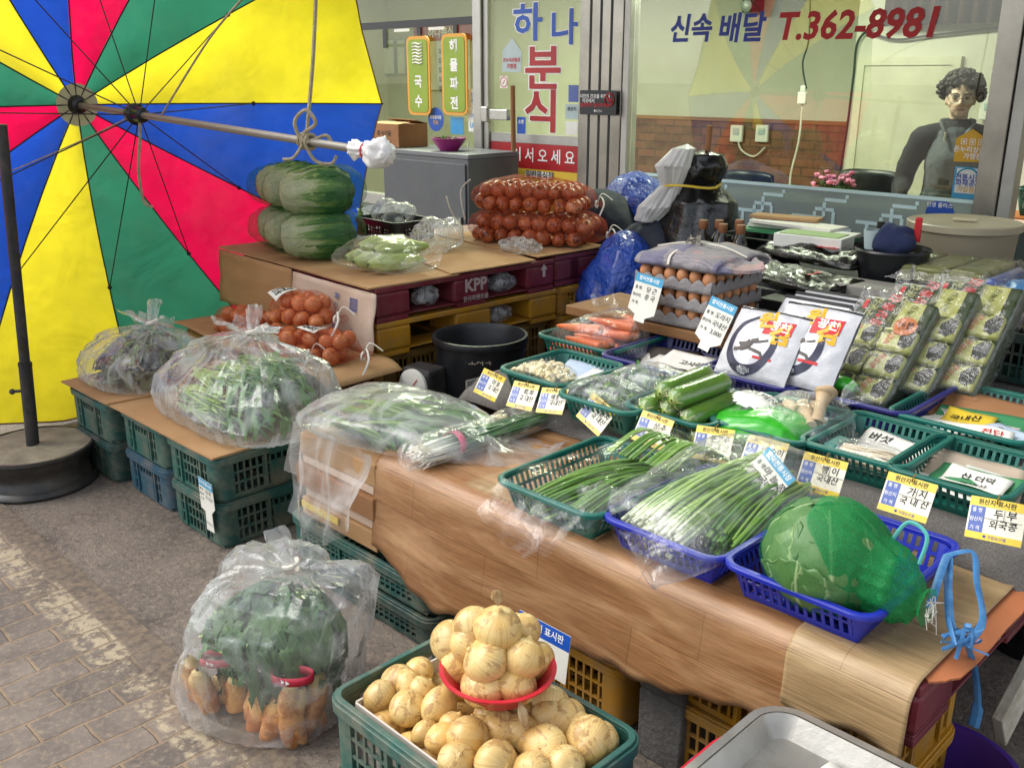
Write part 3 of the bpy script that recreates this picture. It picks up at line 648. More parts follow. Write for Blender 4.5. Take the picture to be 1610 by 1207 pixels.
# counter, chairs, flowers
t = thing('counter', 'low shop counter behind the frosted band where the woman stands', 'counter', shop.matrix_basis @ Vector((-2.2, .34, 0)), YAW)
CT = sh(1440, 306, .3)[1] - .075
mb = MB(); mb.bb(-1.1, 1.0, -.18, .22, CT - .04, CT); mb.build('top', M['card_pale'], t, False, bevel=.004); mb = MB(); mb.bb(-1.07, .97, -.15, .19, .03, CT - .042); mb.build('cabinet', mat('counter_green', '#6f7d74', rough=.6), t, False)
for px, dv, lab in ((1345, .95, 'black padded chair right of the pink flowers'), (1152, 1.5, 'black padded chair in front of the brick dado')):
    u, z = sh(px, 275, dv); t = thing('chair', lab, 'chair', shop.matrix_basis @ Vector((u, dv, 0)), YAW)
    mb = MB(); mb.grid(lambda a, b: ((a - .5) * .42, .2 + .02 * math.cos(a * 6), z - .22 + .24 * b - .03 * (2 * a - 1) ** 4 * b), 10, 6); mb.build('backrest', M['black_plastic'], t, solid=.03)
    mb = MB(); mb.bb(-.21, .21, -.2, .2, .42, .47); mb.build('seat', M['black_plastic'], t, False, bevel=.02)
    for i in (-1, 1):
        for j in (-1, 1):
            mb = MB(); mb.tube([(i * .18, j * .17, .42), (i * .2, j * .2, .03)], .012, 8); mb.build('leg', M['alu'], t)
        mb = MB(); mb.tube([(i * .17, .19, .43), (i * .18, .215, z)], .01, 8); mb.build('back_post', M['alu'], t)
t = inside('flower_pot', 'potted pink flowers standing behind the frosted band of the window', 'potted plant', 1308, 300, .5)
mb = MB(); mb.lathe([(.05, -.16), (.075, 0), (.08, 0), (.078, .01), (.07, -.01)], 16); mb.build('pot', M['card_brown'], t)
fb = MB(); lf = MB()
for i in range(60):
    a = random.uniform(0, 6.28); r = .12 * math.sqrt(random.random()); h = random.uniform(.02, .09); x, y = r * math.cos(a), r * math.sin(a)
    lf.tube([(x * .3, y * .3, -.03), (x * .8, y * .8, h * .5), (x, y, h)], .003, 4, a=random.random())
    if i < 34: fb.ball((x, y, h + .01), (.018, .018, .012), 8, 4, nz=.5, sc_=6, seed=i, a=random.random())
    for k in range(3):
        q = random.uniform(0, 6.28); lf.add([(x * .7, y * .7, h * .4), (x * .7 + .03 * math.cos(q), y * .7 + .03 * math.sin(q), h * .4 + .02), (x * .7 + .05 * math.cos(q + .3), y * .7 + .05 * math.sin(q + .3), h * .4)], [(0, 1, 2)], 0, random.random())
lf.build('foliage', mat('flower_leaf', '#35562b', var=.4), t); fb.build('flowers', mat('pink_petals', '#d07fa0', '#b3577c', var=.3), t)
# right end: shelf with basket and box seen through the opening
us, zs = sh(1600, 333, .5)
t = thing('wooden_shelf', 'orange wooden shelf at the right edge by the shop opening', 'shelf', shop.matrix_basis @ Vector((us + .28, .45, 0)), YAW)
M['orange_wood'] = mat('orange_wood', '#b5702c', '#9c5c22', rough=.5, stretch=(1, 8, 8))
for zz in (zs, zs - .28): mb = MB(); mb.bb(-.3, .3, -.17, .17, zz - .025, zz); mb.build('board', M['orange_wood'], t, False, bevel=.003)
for i in (-1, 1): mb = MB(); mb.bb(i * .3 - .012, i * .3 + .012, -.17, .17, 0, zs - .026); mb.build('side_panel', M['orange_wood'], t, False)
# ================================================================== CRATES, BASKETS, PALLETS
def rpath(L, W_, r, k=4):
    P_ = []
    for cx, cy, a0 in ((L / 2 - r, W_ / 2 - r, 0), (-L / 2 + r, W_ / 2 - r, 90), (-L / 2 + r, -W_ / 2 + r, 180), (L / 2 - r, -W_ / 2 + r, 270)):
        for i in range(k + 1):
            q = R(a0 + 90 * i / k); P_.append((cx + r * math.cos(q), cy + r * math.sin(q), math.cos(q), math.sin(q)))
    s = [0.0]
    for i in range(len(P_)):
        a, b = P_[i], P_[(i + 1) % len(P_)]; s.append(s[-1] + math.hypot(b[0] - a[0], b[1] - a[1]))
    return P_, s
def path_at(pp, s):
    P_, S = pp; s %= S[-1]
    for i in range(len(P_)):
        if s <= S[i + 1]:
            t = (s - S[i]) / max(1e-9, S[i + 1] - S[i]); a, b = P_[i], P_[(i + 1) % len(P_)]
            x, y, nx, ny = [lerp(p, q, t) for p, q in zip(a, b)]; l = math.hypot(nx, ny); return x, y, nx / l, ny / l
def ring(mb, pp, z0, o0, z1, o1, t, m=0):
    P_ = pp[0]; n = len(P_); vs = []
    for x, y, nx, ny in P_:
        for z, o in ((z0, o0), (z1, o1), (z1, o1 - t), (z0, o0 - t)): vs.append((x + nx * o, y + ny * o, z))
    fs = []
    for i in range(n):
        j = (i + 1) % n
        for k in range(4): fs.append((i * 4 + k, j * 4 + k, j * 4 + (k + 1) % 4, i * 4 + (k + 1) % 4))
    mb.add(vs, fs, m)
def bar(mb, pp, s, w_, z0, o0, z1, o1, t, m=0):
    x, y, nx, ny = path_at(pp, s); tx, ty = -ny, nx; vs = []
    for z, o in ((z0, o0), (z1, o1)):
        for oo in (o, o - t):
            for k in (-1, 1): vs.append((x + nx * oo + tx * k * w_ / 2, y + ny * oo + ty * k * w_ / 2, z))
    mb.add(vs, [(0, 1, 5, 4), (3, 2, 6, 7), (2, 0, 4, 6), (1, 3, 7, 5)], m)
def seg(mb, pp, s0, s1, z0, o0, z1, o1, t, m=0, n=6):
    vs = []
    for i in range(n + 1):
        x, y, nx, ny = path_at(pp, lerp(s0, s1, i / n))
        for z, o in ((z0, o0), (z1, o1), (z1, o1 - t), (z0, o0 - t)): vs.append((x + nx * o, y + ny * o, z))
    fs = [(i * 4 + k, (i + 1) * 4 + k, (i + 1) * 4 + (k + 1) % 4, i * 4 + (k + 1) % 4) for i in range(n) for k in range(4)]
    mb.add(vs, fs + [(0, 1, 2, 3), (n * 4 + 3, n * 4 + 2, n * 4 + 1, n * 4)], m)

def basket(L, W_, h, m, loc, label, group, rot=YAW, slot=.0105):
    t = thing('basket', label, 'basket', loc, rot, group)
    pp = rpath(L - .024, W_ - .024, .035); tp = .03; off = lambda z: -(1 - z / h) * tp
    rm = MB(); ring(rm, pp, h - .010, .012, h, .012, .016); ring(rm, pp, h - .0005, .0115, h + .002, .009, .011)
    rm.build('rim', m, t, bevel=.0015)
    wl = MB(); T = .0028
    for a, b in ((h * .87, h - .009), (h * .52, h * .6), (h * .1, h * .2), (0.0, .006)): ring(wl, pp, a, off(a), b, off(b), T)
    ring(wl, pp, .004, off(.004), h * .11, off(h * .11), T)
    S = pp[1][-1]; n = int(S / (slot * 1.7))
    for i in range(n):
        s = S * i / n
        bar(wl, pp, s, slot * .72, h * .59, off(h * .59), h * .88, off(h * .88), T); bar(wl, pp, s, slot * .72, h * .19, off(h * .19), h * .53, off(h * .53), T)
    for a in [pp[1][4 + 5 * i] - .0 for i in range(4)]:   # solid corners
        pass
    for i in range(4):
        c = (pp[1][5 * i] + pp[1][5 * i + 4]) / 2; seg(wl, pp, c - .028, c + .028, .0, off(0) + .0006, h - .009, off(h - .009) + .0006, T + .0012)
    wl.build('side_wall', m, t)
    fl = MB(); a, b = L / 2 - .024 - tp + .004, W_ / 2 - .024 - tp + .004
    for i in range(int(2 * a / .018) + 1): x = -a + i * .018; fl.bb(x, x + .008, -b, b, 0, .003)
    for i in range(int(2 * b / .018) + 1): y = -b + i * .018; fl.bb(-a, a, y, y + .008, .0032, .005)
    fl.build('bottom', m, t, smooth=False)
    return t
def basket_at(px, py, zr, L, W_, m, label, group, h=.082, rot=YAW):
    p = at(px, py, zr); u, v = UV(p); return basket(L, W_, h, m, W(u - L / 2 + .012, v + W_ / 2 - .012, zr - h), label, group, rot)

def crate_mesh(L, W_, h, style=0):
    pp = rpath(L, W_, .035); S = pp[1][-1]; T = .007; wl = MB(); rm = MB(); bt = MB()
    ring(rm, pp, h - .022, .010, h - .006, .010, .018); ring(rm, pp, h - .0065, .004, h, .004, .012); ring(rm, pp, h - .030, .0095, h - .0215, .0095, .007)
    rows = [0, .02, .345, .375, .62, .65, .85, 1.0]
    ring(wl, pp, 0.002, -.006, .012, -.006, T); ring(wl, pp, .012, .0, .022, .0, T + .004)
    zs = [.022, .022 + (h - .052) * .34, .022 + (h - .052) * .67, h - .03]
    for z in zs[1:3]: ring(wl, pp, z - .0035, 0, z + .0035, .0, T)
    ring(wl, pp, h - .032, 0, h - .022, 0, T)
    n = int(S / .024)
    for i in range(n): bar(wl, pp, S * i / n, .0062, .02, -.0004, h - .03, -.0004, T - .001)
    cs = [(pp[1][5 * i] + pp[1][5 * i + 4]) / 2 for i in range(4)]
    for c in cs:
        seg(wl, pp, c - .055, c + .055, .014, .0012, h - .024, .0012, T + .002, n=10)
    sides = [((cs[i] + cs[(i + 1) % 4] + (S if i == 3 else 0)) / 2) for i in range(4)]
    for i, c in enumerate(sides):
        if style == 0 and i in (1, 3) or style == 1:
            seg(wl, pp, c - .05, c + .05, .014, .0016, h * .62, .0016, T + .002)
            seg(wl, pp, c - .05, c + .05, h - .04, .0016, h - .024, .0016, T + .002)
        for k in (-1, 1): seg(wl, pp, c + k * .07 - .005, c + k * .07 + .005, .014, .006, h - .024, .006, .012, n=1)
    a, b = L / 2 - .008, W_ / 2 - .008
    for i in range(int(2 * a / .03) + 1): x = -a + i * .03; bt.bb(x, min(a, x + .012), -b, b, .003, .006)
    for i in range(int(2 * b / .03) + 1): y = -b + i * .03; bt.bb(-a, a, y, min(b, y + .012), .0062, .0095)
    return rm, wl, bt
_cr = {}
def crate(L, W_, h, m, loc, label, group=None, rot=YAW, style=0, cat='crate'):
    k = (L, W_, h, m.name, style)
    if k in _cr: return tag(dup(_cr[k], loc, rot, label), label, cat, group)
    t = thing('crate', label, cat, loc, rot, group); rm, wl, bt = crate_mesh(L, W_, h, style)
    rm.build('rim', m, t, bevel=.0015); wl.build('side_wall', m, t); bt.build('bottom', m, t, smooth=False)
    _cr[k] = t; return t

def pallet(L, W_, h, m, loc, rot, label, group=None, mark=None):
    t = thing('pallet', label, 'pallet', loc, rot, group)
    dk = MB(); dk.bb(-L / 2, L / 2, -W_ / 2, W_ / 2, h - .022, h)
    dk.build('top_deck', m, t, smooth=False, bevel=.004)
    bd_ = MB()
    for y0, y1 in ((-W_ / 2 + .002, -W_ / 2 + .16), (-.08, .08), (W_ / 2 - .16, W_ / 2 - .002)): bd_.bb(-L / 2 + .002, L / 2 - .002, y0, y1, 0, .018)
    for x0, x1 in ((-L / 2 + .004, -L / 2 + .14), (L / 2 - .14, L / 2 - .004)): bd_.bb(x0, x1, -W_ / 2 + .004, W_ / 2 - .004, .0185, .024)
    bd_.build('bottom_deck', m, t, smooth=False, bevel=.003)
    for i in (-1, 0, 1):
        for j in (-1, 0, 1):
            wx, wy = (.17, .17) if (i and j) else (.2, .2)
            x = i * (L / 2 - wx / 2 - .001); y = j * (W_ / 2 - wy / 2 - .001)
            b = MB(); b.bb(x - wx / 2, x + wx / 2, y - wy / 2, y + wy / 2, .0245, h - .0225); b.build('block', m, t, smooth=False, bevel=.012)
    return t

# ------------------------------------------------------------------ parasol lying on its side
hub = atY(120, 165, 4.55)
tip = atY(582, 238, 3.0)
ez = (tip - hub).normalized(); ex = Vector((-ez.y, ez.x, 0)).normalized(); ey = ez.cross(ex).normalized()
PM = Matrix((ex, ey, ez)).transposed().to_4x4(); PM.translation = hub
para = thing('parasol', 'huge red yellow green and blue parasol lying open on its side', 'parasol', (0, 0, 0)); para.matrix_world = PM
def fabric(name, c):
    n = NT(name); v = n.co('Object'); w1 = n.noise(v, 4, 4); w2 = n.noise(n.co('Object', (1, 1, 1)), 420, 2)
    col = n.mix(n.ramp(w1, [(.35, 0.0), (.7, 1.0)]), C(c), tuple(x * .8 for x in C(c)[:3]) + (1,)); col = n.mix(n.math('MULTIPLY', n.ramp(n.noise(v, 2.2, 7, .7), [(.5, 0.0), (.75, 1.0)]), .1), col, C('#8a8472'))
    nr = n.bump(n.math('ADD', n.math('MULTIPLY', n.noise(v, 3.5, 3, .5, .6), 5.0), n.math('MULTIPLY', w2, .12)), .35, .012)
    p = n.bsdf(Base_Color=col, Roughness=.75, Normal=nr); t = n.n('BsdfTranslucent', {'Color': col, 'Normal': nr})
    return n.fin(n.n('MixShader', {0: .7, 1: p.outputs[0], 2: t.outputs[0]}).outputs[0])
FAB = [fabric('red_fabric', '#ee1050'), fabric('green_fabric', '#358566'), fabric('yellow_fabric', '#f6e530'), fabric('blue_fabric', '#2350bd')]
RR, DD = 1.48, .36
def rib_z(s): return DD * (s ** 1.75)
def canopy_pt(phi, s):
    k = (phi % (math.pi / 6)) / (math.pi / 6); h = abs(k - .5) * 2
    r = RR * s * (math.cos(math.pi / 12) / math.cos((k - .5) * math.pi / 6)) * (1 - .018 * (1 - h * h) * s)
    z = rib_z(s) - .05 * (1 - h ** 2) * s * (1 - s) * 2 + .006 * math.sin(h * 5 + s * 6 + phi * 3) * s * h + .014 * fbm(Vector((r * math.cos(phi) * 3, r * math.sin(phi) * 3, 1)), 3) * s
    return Vector((r * math.cos(phi), r * math.sin(phi), z))
def onfloor(p):
    q = PM @ p
    if q.z < .012: q.z = .012 + .01 * abs(nz(q.x * 9, q.y * 9))
    return PM.inverted() @ q
PA = math.pi / 2
cols4 = {}
cp_ = MB(); ns = 8; nt_ = 26
for i in range(12):
    p0 = PA - math.pi / 6 * i; p1 = p0 - math.pi / 6
    cp_.grid(lambda a, b: onfloor(canopy_pt(lerp(p0 - 1e-5, p1 + 1e-5, a), lerp(.03, 1, b))), ns, nt_, m=i % 4)
cp_.build('canopy', FAB, para, sharp=60)
tr = MB(); tr.tube([onfloor(canopy_pt(PA - math.pi * 2 * i / 144, 1.0)) for i in range(145)], .004, 5); tr.build('hem', mat('hem_binding', '#7a5a4c', rough=.8), para)
dm = MB(); dm.lathe([(.002, .012), (.075, .012), (.095, .014)], 24); dm.build('hub_patch', mat('patch_cloth', '#b9b089', rough=.8), para)
M['rib'] = mat('rib_steel', '#2b2b2b', rough=.45, metal=.5); M['shaft'] = mat('shaft_steel', '#94928a', '#7d7b74', scale=4, rough=.42, metal=.6, stretch=(1, 1, .2))
RUN = .62
for i in range(12):
    a = PA - math.pi / 6 * i; c_, s_ = math.cos(a), math.sin(a)
    rb = MB(); rb.tube([onfloor(Vector((RR * s * c_, RR * s * s_, rib_z(s) + .008))) for s in [.02, .15, .3, .45, .6, .75, .9, 1.0]], .0034, 6)
    r_ = rb.build('rib', M['rib'], para)
    st = MB(); e = Vector((RR * .56 * c_, RR * .56 * s_, rib_z(.56) + .012)); st.tube([(.03 * c_, .03 * s_, RUN), onfloor(e)], .0027, 6); st.ball(onfloor(e), .011, 8, 6)
    st.build('strut', M['rib'], r_)
TL = (tip - hub).length
sf = MB(); sf.tube([(0, 0, -.04), (0, 0, TL * .45), (0, 0, TL)], .0135, 14); sf.build('shaft', M['shaft'], para)
hb = MB(); hb.lathe([(.02, -.03), (.042, -.02), (.045, .01), (.035, .04), (.02, .05)], 20); hb.build('hub', M['black_plastic'], para)
rn = MB(); rn.lathe([(.017, -.05), (.04, -.045), (.045, -.01), (.034, .0), (.03, .05), (.017, .055)], 20, (0, 0, RUN)); rn.build('runner', M['black_plastic'], para)
iPM = PM.inverted()
def rope(name, label, pts, r, m='rope'):
    mb = MB(); mb.tube(bez(pts, 8), r, 6); return tag(mb.build(name, M[m]), label, 'rope')
kp = hub + ez * (TL * .845)
k2 = atY(498, -40, (kp.y))
rp = MB(); rp.tube(bez([k2, lerp(k2, kp, .5) + Vector((.004, 0, 0)), kp + Vector((0, 0, .02))], 8), .0065, 6)
for q in range(3):
    rp.tube([kp + ez * (-.02 + .02 * q) + (ex * math.cos(a * .35) + ey * math.sin(a * .35)) * .023 + ez * .003 * a / 18 for a in range(19)], .0065, 6)
rp.tube(bez([kp + Vector((0, -.03, .03)), kp + Vector((.04, -.04, .06)), kp + Vector((.01, -.04, .1)), kp + Vector((-.03, -.03, .06)), kp + Vector((.0, -.03, .0)), kp + Vector((.07, -.03, .02)), kp + Vector((.09, -.03, -.02))], 8), .0065, 6)
rp.tube(bez([kp + Vector((0, -.03, -.01)), kp + Vector((.03, -.03, -.06)), kp + Vector((.08, -.03, -.07)), kp + Vector((.1, -.03, -.045))], 8), .006, 6)
rp.tube(bez([kp + Vector((-.01, -.03, -.01)), kp + Vector((-.04, -.04, -.05)), kp + Vector((-.075, -.04, -.055))], 8), .005, 6)
tag(rp.build('rope', M['rope']), 'thick beige rope knotted round the parasol shaft and running up out of view', 'rope')
p0 = hub + ez * .78; p1 = hub + ez * .75
rope('rope', 'thin cord tied to the shaft rising steeply across the green and yellow panels', [hub + ez * .82, atY(330, 60, 3.75), atY(398, -20, 3.5)], .004)
rope('rope', 'frayed cord end dangling from the parasol runner over the pink panel', [hub + ez * .64, atY(220, 215, 4.1), atY(218, 270, 4.12), atY(226, 316, 4.15), atY(240, 326, 4.15)], .006)
rope('rope', 'thin grey cord stretched from the runner to the left edge over the blue panel', [hub + ez * .6, atY(120, 225, 4.25), atY(-20, 285, 4.2)], .0028)

# ------------------------------------------------------------------ parasol base: a wheel rim filled with concrete
bc = atY(52, 700, 3.43); bx, by = bc.x, bc.y
base = thing('weighted_stand', 'parasol stand made of a concrete filled wheel rim with an iron pipe', 'parasol base', (bx, by, 0))
wr = MB(); wr.lathe([(.19, .0), (.215, .002), (.219, .012), (.213, .022), (.2, .03), (.196, .05), (.19, .06), (.19, .085), (.2, .1), (.208, .125), (.213, .135), (.219, .142), (.218, .152), (.208, .154)], 48)
wr.build('wheel_rim', mat('black_rim_paint', '#232426', '#2e2c2a', rough=.4, dirt=.25), base)
ct = MB(); ct.grid(lambda a, b: (b * .207 * math.cos(a * 6.2832), b * .207 * math.sin(a * 6.2832), .150 + .006 * (1 - b) + .004 * fbm(Vector((b * 3 * math.cos(a * 6.28), b * 3 * math.sin(a * 6.28), 0)))), 48, 12, cu=True); ct.build('concrete_fill', M['concrete'], base)
ptop = atY(2, 196, 3.37) - Vector((bx, by, 0)); pmid = atY(40, 575, 3.43) - Vector((bx, by, 0)); pbot = Vector((0, 0, .15))
pmid = lerp(pbot, ptop, .27)
pt = MB(); pt.tube([pbot, lerp(pbot, ptop, .14), pmid], .0235, 16); pt.tube([pmid - (ptop - pbot) * .0, pmid + (ptop - pbot) * .012], [.0245, .0245], 16); pt.build('lower_pipe', M['iron'], base)
pt = MB(); pt.tube([pmid + (ptop - pbot) * .012, ptop], .0185, 16); pt.build('upper_pipe', M['iron'], base)
kb = MB(); q = lerp(pbot, ptop, .19); kb.tube([q, q + Vector((-.045, -.015, 0))], .006, 8); kb.ball(q + Vector((-.05, -.017, 0)), .011, 10, 8); kb.build('thumb_screw', M['iron'], base)

# ------------------------------------------------------------------ green crates with the vegetable bags (left)
CH = .164
cu0, cv0 = UV(at(352, 866, 0))
grp = 'green crates stacked by the parasol base'
def cstack(u1, v0, L, W_, labels, ms, styles=(0, 0)):
    for i, (lb, m_) in enumerate(zip(labels, ms)): crate(L, W_, CH, m_, W(u1 - L / 2, v0 + W_ / 2, i * CH), lb, grp, style=styles[i])
cstack(cu0, cv0, .34, .5, ['lower green crate under the crate with the hanging white tag', 'upper green crate with a white paper tag hanging on its side'], [M['crate_green'], M['crate_green']])
cstack(cu0 - .395, cv0 + .01, .34, .5, ['bluish green crate at the bottom of the middle stack', 'green crate on the bluish crate in the middle stack'], [M['crate_blue'], M['crate_green']], (1, 1))
cstack(cu0 - .79, cv0 - .02, .34, .5, ['lower green crate beside the concrete parasol base', 'upper green crate beside the concrete parasol base'], [M['crate_dark'], M['crate_green']], (1, 1))
def sheet(name, label, pts, z, t, m, cat, wob=.006, group=None):
    # a flat board with an irregular outline, given in stall coordinates
    cu = sum(p[0] for p in pts) / len(pts); cv = sum(p[1] for p in pts) / len(pts)
    bp = []
    for i in range(len(pts)):
        a, b = pts[i], pts[(i + 1) % len(pts)]
        for k in range(6):
            f = k / 6; bp.append((lerp(a[0], b[0], f) - cu + wob * nz(i * 3.1 + f * 4, z * 9), lerp(a[1], b[1], f) - cv + wob * nz(i * 5.7 + f * 4, 3 + z)))
    mb = MB(); mb.prism(bp, 0, t); o = mb.build(name, m, None, False, W(cu, cv, z), YAW); return tag(o, label, cat, group)
uu = cu0
sheet('cardboard_sheet', 'cardboard sheet lying on the green crates under the vegetable bags', [(uu + .005, cv0 - .01), (uu + .0, cv0 + .5), (uu - 1.0, cv0 + .5), (uu - 1.16, cv0 + .3), (uu - 1.14, cv0 - .03), (uu - .6, cv0 - .02)], CH * 2 + .001, .007, M['card'], 'cardboard')
sheet('cardboard_sheet', 'small folded cardboard piece at the far left end of the crates', [(uu - .75, cv0 - .03), (uu - .72, cv0 + .25), (uu - 1.18, cv0 + .25), (uu - 1.16, cv0 - .04)], CH * 2 + .0085, .006, M['card'], 'cardboard')
# paper tag hanging on the front crate
tl = at(0, 0, 0)
pg = atu(325, 785, cu0 - .12)
u_ = UV(atv(325, 785, cv0 - .018))[0]; p_ = atv(325, 785, cv0 - .02)
M['tag_paper'] = mat('tag_paper', '#e4e2d6', rough=.5)
pts = [(-.045, .07), (.045, .07), (.05, -.02), (.025, -.045), (.03, -.115), (-.02, -.12), (-.018, -.05), (-.045, -.045)]
k = card('price_tag', p_, .09, .14, M['tag_paper'], [], [('합덕전통시장', 0, .056, .015, M['white_ink'], .02), ('품 명', -.028, .03, .010, M['ink'], .015), ('원산지', -.028, .012, .010, M['ink'], .015), ('가 격', -.028, -.006, .010, M['ink'], .015), ('대 파', .016, .029, .017, M['ink']), ('국 내산', .018, .008, .015, M['ink']), ('감사합니다', .003, -.09, .010, M['ink'])], tilt=-2, roll=-4, poly=pts, label='white paper tag with blue top hanging on the front green crate', cat='price tag', group='paper tags with a blue top')
hd = MB(); hd.prism([(-.0452, .0702), (.0452, .0702), (.047, .042), (-.0452, .042)], .0003, .0007); hd.build('header', M['tag_cyan'], k, False)

# ------------------------------------------------------------------ pallets with cabbages and onions
PZ = .70; PR = R(-47.7)
c0 = at(590, 455, PZ)
def PW(x, y, z=0):          # pallet frame: x runs right-front, y runs back, origin at the front corner of the upper pallet
    return c0 * 1 + Vector((x * math.cos(PR) - y * math.sin(PR), x * math.sin(PR) + y * math.cos(PR), z - PZ))
PH = .145
pallet(1.1, 1.0, PH, M['maroon'], PW(-.55, .5, PZ - PH), PR, 'maroon plastic pallet marked KPP on top of a yellow one', 'maroon pallets')
pallet(1.1, 1.02, PH, M['crate_yellow'], PW(-.55, .51, PZ - 2 * PH), PR, 'dirty yellow plastic pallet under the maroon one')
pallet(1.05, .38, PH, M['maroon'], PW(-.53, 1.2, PZ - PH + .008), PR, 'narrow maroon pallet with a white arrow behind the KPP pallet', 'maroon pallets')
crate(.5, .36, .14, M['crate_yellow'], PW(-.26, 1.22, PZ - PH - .14), 'yellow crate under the narrow maroon pallet', rot=PR)
crate(.5, .36, .14, M['crate_yellow'], PW(-.26, 1.225, PZ - PH - .282), 'lower yellow crate under the narrow maroon pallet', rot=PR)
crate(.5, .36, .27, M['crate_dark'], PW(-.26, 1.225, .0), 'dark crate on the ground under the narrow maroon pallet', rot=PR)
PF = PZ - 2 * PH
for i, (x, y) in enumerate(((-.3, .25), (-.3, .8), (-.85, .25), (-.85, .8))):
    for j in range(2): crate(.52, .4, PF / 2, M['crate_brown'], PW(x, y, j * PF / 2), f'brown yellow crate holding up the pallets, {("front","right","left","back")[i]} {("lower","upper")[j]}', 'crates under the pallets', PR)
# side marks on the pallet's right face: plane x = 0 of the pallet frame
def pface(mb_items, x=.004):
    return mb_items
def face_letters(parent_root, items, x):
    out = []
    for it in items:
        body, px, py, size, m = it[:5]; out.append((body, px, py, size, m) + tuple(it[5:]))
    return letters(parent_root, out, 0, lambda a, b, l: (x, a, b))
def pl_uv(px, py):   # where a photo point falls on the face x=0: (y, z) in the pallet frame
    n = Vector((math.cos(PR), math.sin(PR), 0)); d = ray(px, py); o = Vector((0, 0, CAM_H)); t = (c0 - o).dot(n) / d.dot(n); p = o + d * t
    q = p - c0; return q.x * -math.sin(PR) + q.y * math.cos(PR), p.z
pk = bpy.data.objects['pallet']; yk, zk = pl_uv(748, 450); ya, za = pl_uv(855, 425); y2, z2 = pl_uv(941, 412)
M['pallet_white'] = mat('pallet_white_print', '#cbb9b4', '#b09a98', rough=.6)
lk = letters(pk, [('KPP', yk - .5, zk - (PZ - PH) + .006, .075, M['pallet_white'], .04), ('한국파렛트풀', yk - .5, zk - (PZ - PH) - .05, .026, M['pallet_white'], .02)], 0, lambda a, b, l: (.5512, a, b))
def arrow(parent, x, y, z, s):
    mb = MB(); mb.add([(x, y + a * s, z + b * s) for a, b in ((-.3, -1), (.3, -1), (.3, .1), (.75, .1), (0, 1), (-.75, .1), (-.3, .1))], [tuple(range(7))]); mb.build('arrow_mark', M['pallet_white'], parent, False)
arrow(pk, .5514, ya - .5, za - (PZ - PH), .03); arrow(bpy.data.objects['pallet.002'], .527, y2 - 1.2, z2 - (PZ - PH + .008), .03)
# cardboard over and beside the pallets
def psheet(label, pts, z, t, m, rot_axis=None):
    bp = []
    for i in range(len(pts)):
        a, b = pts[i], pts[(i + 1) % len(pts)]
        for k in range(8): f = k / 8; bp.append((lerp(a[0], b[0], f) + .008 * nz(i * 3.1 + f * 5, z * 9), lerp(a[1], b[1], f) + .008 * nz(i * 5.7 + f * 5, 3 + z)))
    mb = MB(); mb.prism(bp, 0, t); o = mb.build('cardboard_sheet', m, None, False, PW(0, 0, z), PR); return tag(o, label, 'cardboard')
psheet('cardboard sheet under the net bags of cabbages', [(.0, -.03), (.01, .42), (-1.0, .55), (-1.3, .5), (-1.32, -.02), (-.5, -.02)], PZ + .001, .007, M['card'])
psheet('cardboard sheet under the large red onion sacks', [(.01, .38), (.02, .86), (-.6, 1.0), (-1.0, .95), (-.95, .44), (-.4, .48)], PZ + .0085, .006, M['card'])
psheet('cardboard strip on the narrow maroon pallet', [(.0, .9), (.0, 1.36), (-.8, 1.36), (-.8, .95)], PZ + .0155, .005, M['card'])
def flap(label, x0, x1, z0, z1, m, y=-.012, lean=.05):
    mb = MB(); mb.grid(lambda a, b: Vector((lerp(x0, x1, a), y - lean * (1 - b) + .01 * nz(a * 5, b * 3), lerp(z1, z0, b) + .006 * nz(a * 9, 4) * (1 - b))), 14, 10)
    mb.v = [(p[0], -p[1] if False else p[1], p[2]) for p in mb.v]
    o = mb.build('cardboard_flap', m, None, loc=PW(0, 0, 0), rot=PR, solid=.005); return tag(o, label, 'cardboard')
flap('plain brown cardboard flap hanging at the left end of the pallet', -1.32, -.62, PZ - .005, .44, M['card'], -.018, .02)
fp = flap('pale printed cardboard flap leaning on the pallet corner', -.6, .035, PZ - .012, .445, M['card_pale'], -.022, .03)
n_ = MB()
letters(fp, [('농 수 산 물', -.33 + .09, .58, .035, M['tag_blue'], .01, 0, R(82)), ('▩', -.11, .62, .07, M['tag_blue'], .0), ('호', -.11, .5, .05, M['tag_blue'], .02)], 0, lambda x, y, l: (x, -.024 - .032 * max(0, (1 - (y - .445) / (PZ - .457))) - .004, y))
# lower cardboard shelf in front of the pallets, on yellow crates
LZ = .43
lu0, lv0 = -2.9, 1.90
for j in range(2):
    crate(.5, .33, LZ / 2 - .002, M['crate_brown'], W(lu0 - .30, lv0 + .17, j * (LZ / 2 - .002)), ('lower' if j == 0 else 'upper') + ' mustard crate under the small onion bags', 'mustard crates under the onion shelf', style=0)
    crate(.5, .33, LZ / 2 - .002, M['crate_brown'], W(lu0 - .83, lv0 + .17, j * (LZ / 2 - .002)), ('lower' if j == 0 else 'upper') + ' mustard crate hidden behind the vegetable bags', 'mustard crates under the onion shelf')
sb_ = MB(); sb_.grid(lambda a, b: Vector((lerp(-1.15, .06, a), lerp(-.02, .33, b), .012 * math.sin(a * 9 + 1) * (1 - b) + .004 - .03 * max(0, (a - .93) / .07) ** 2)), 40, 12)
tag(sb_.build('cardboard_sheet', M['card'], None, loc=W(lu0, lv0, LZ + .003), rot=YAW, solid=.005), 'curved cardboard sheet under the small red onion bags', 'cardboard')

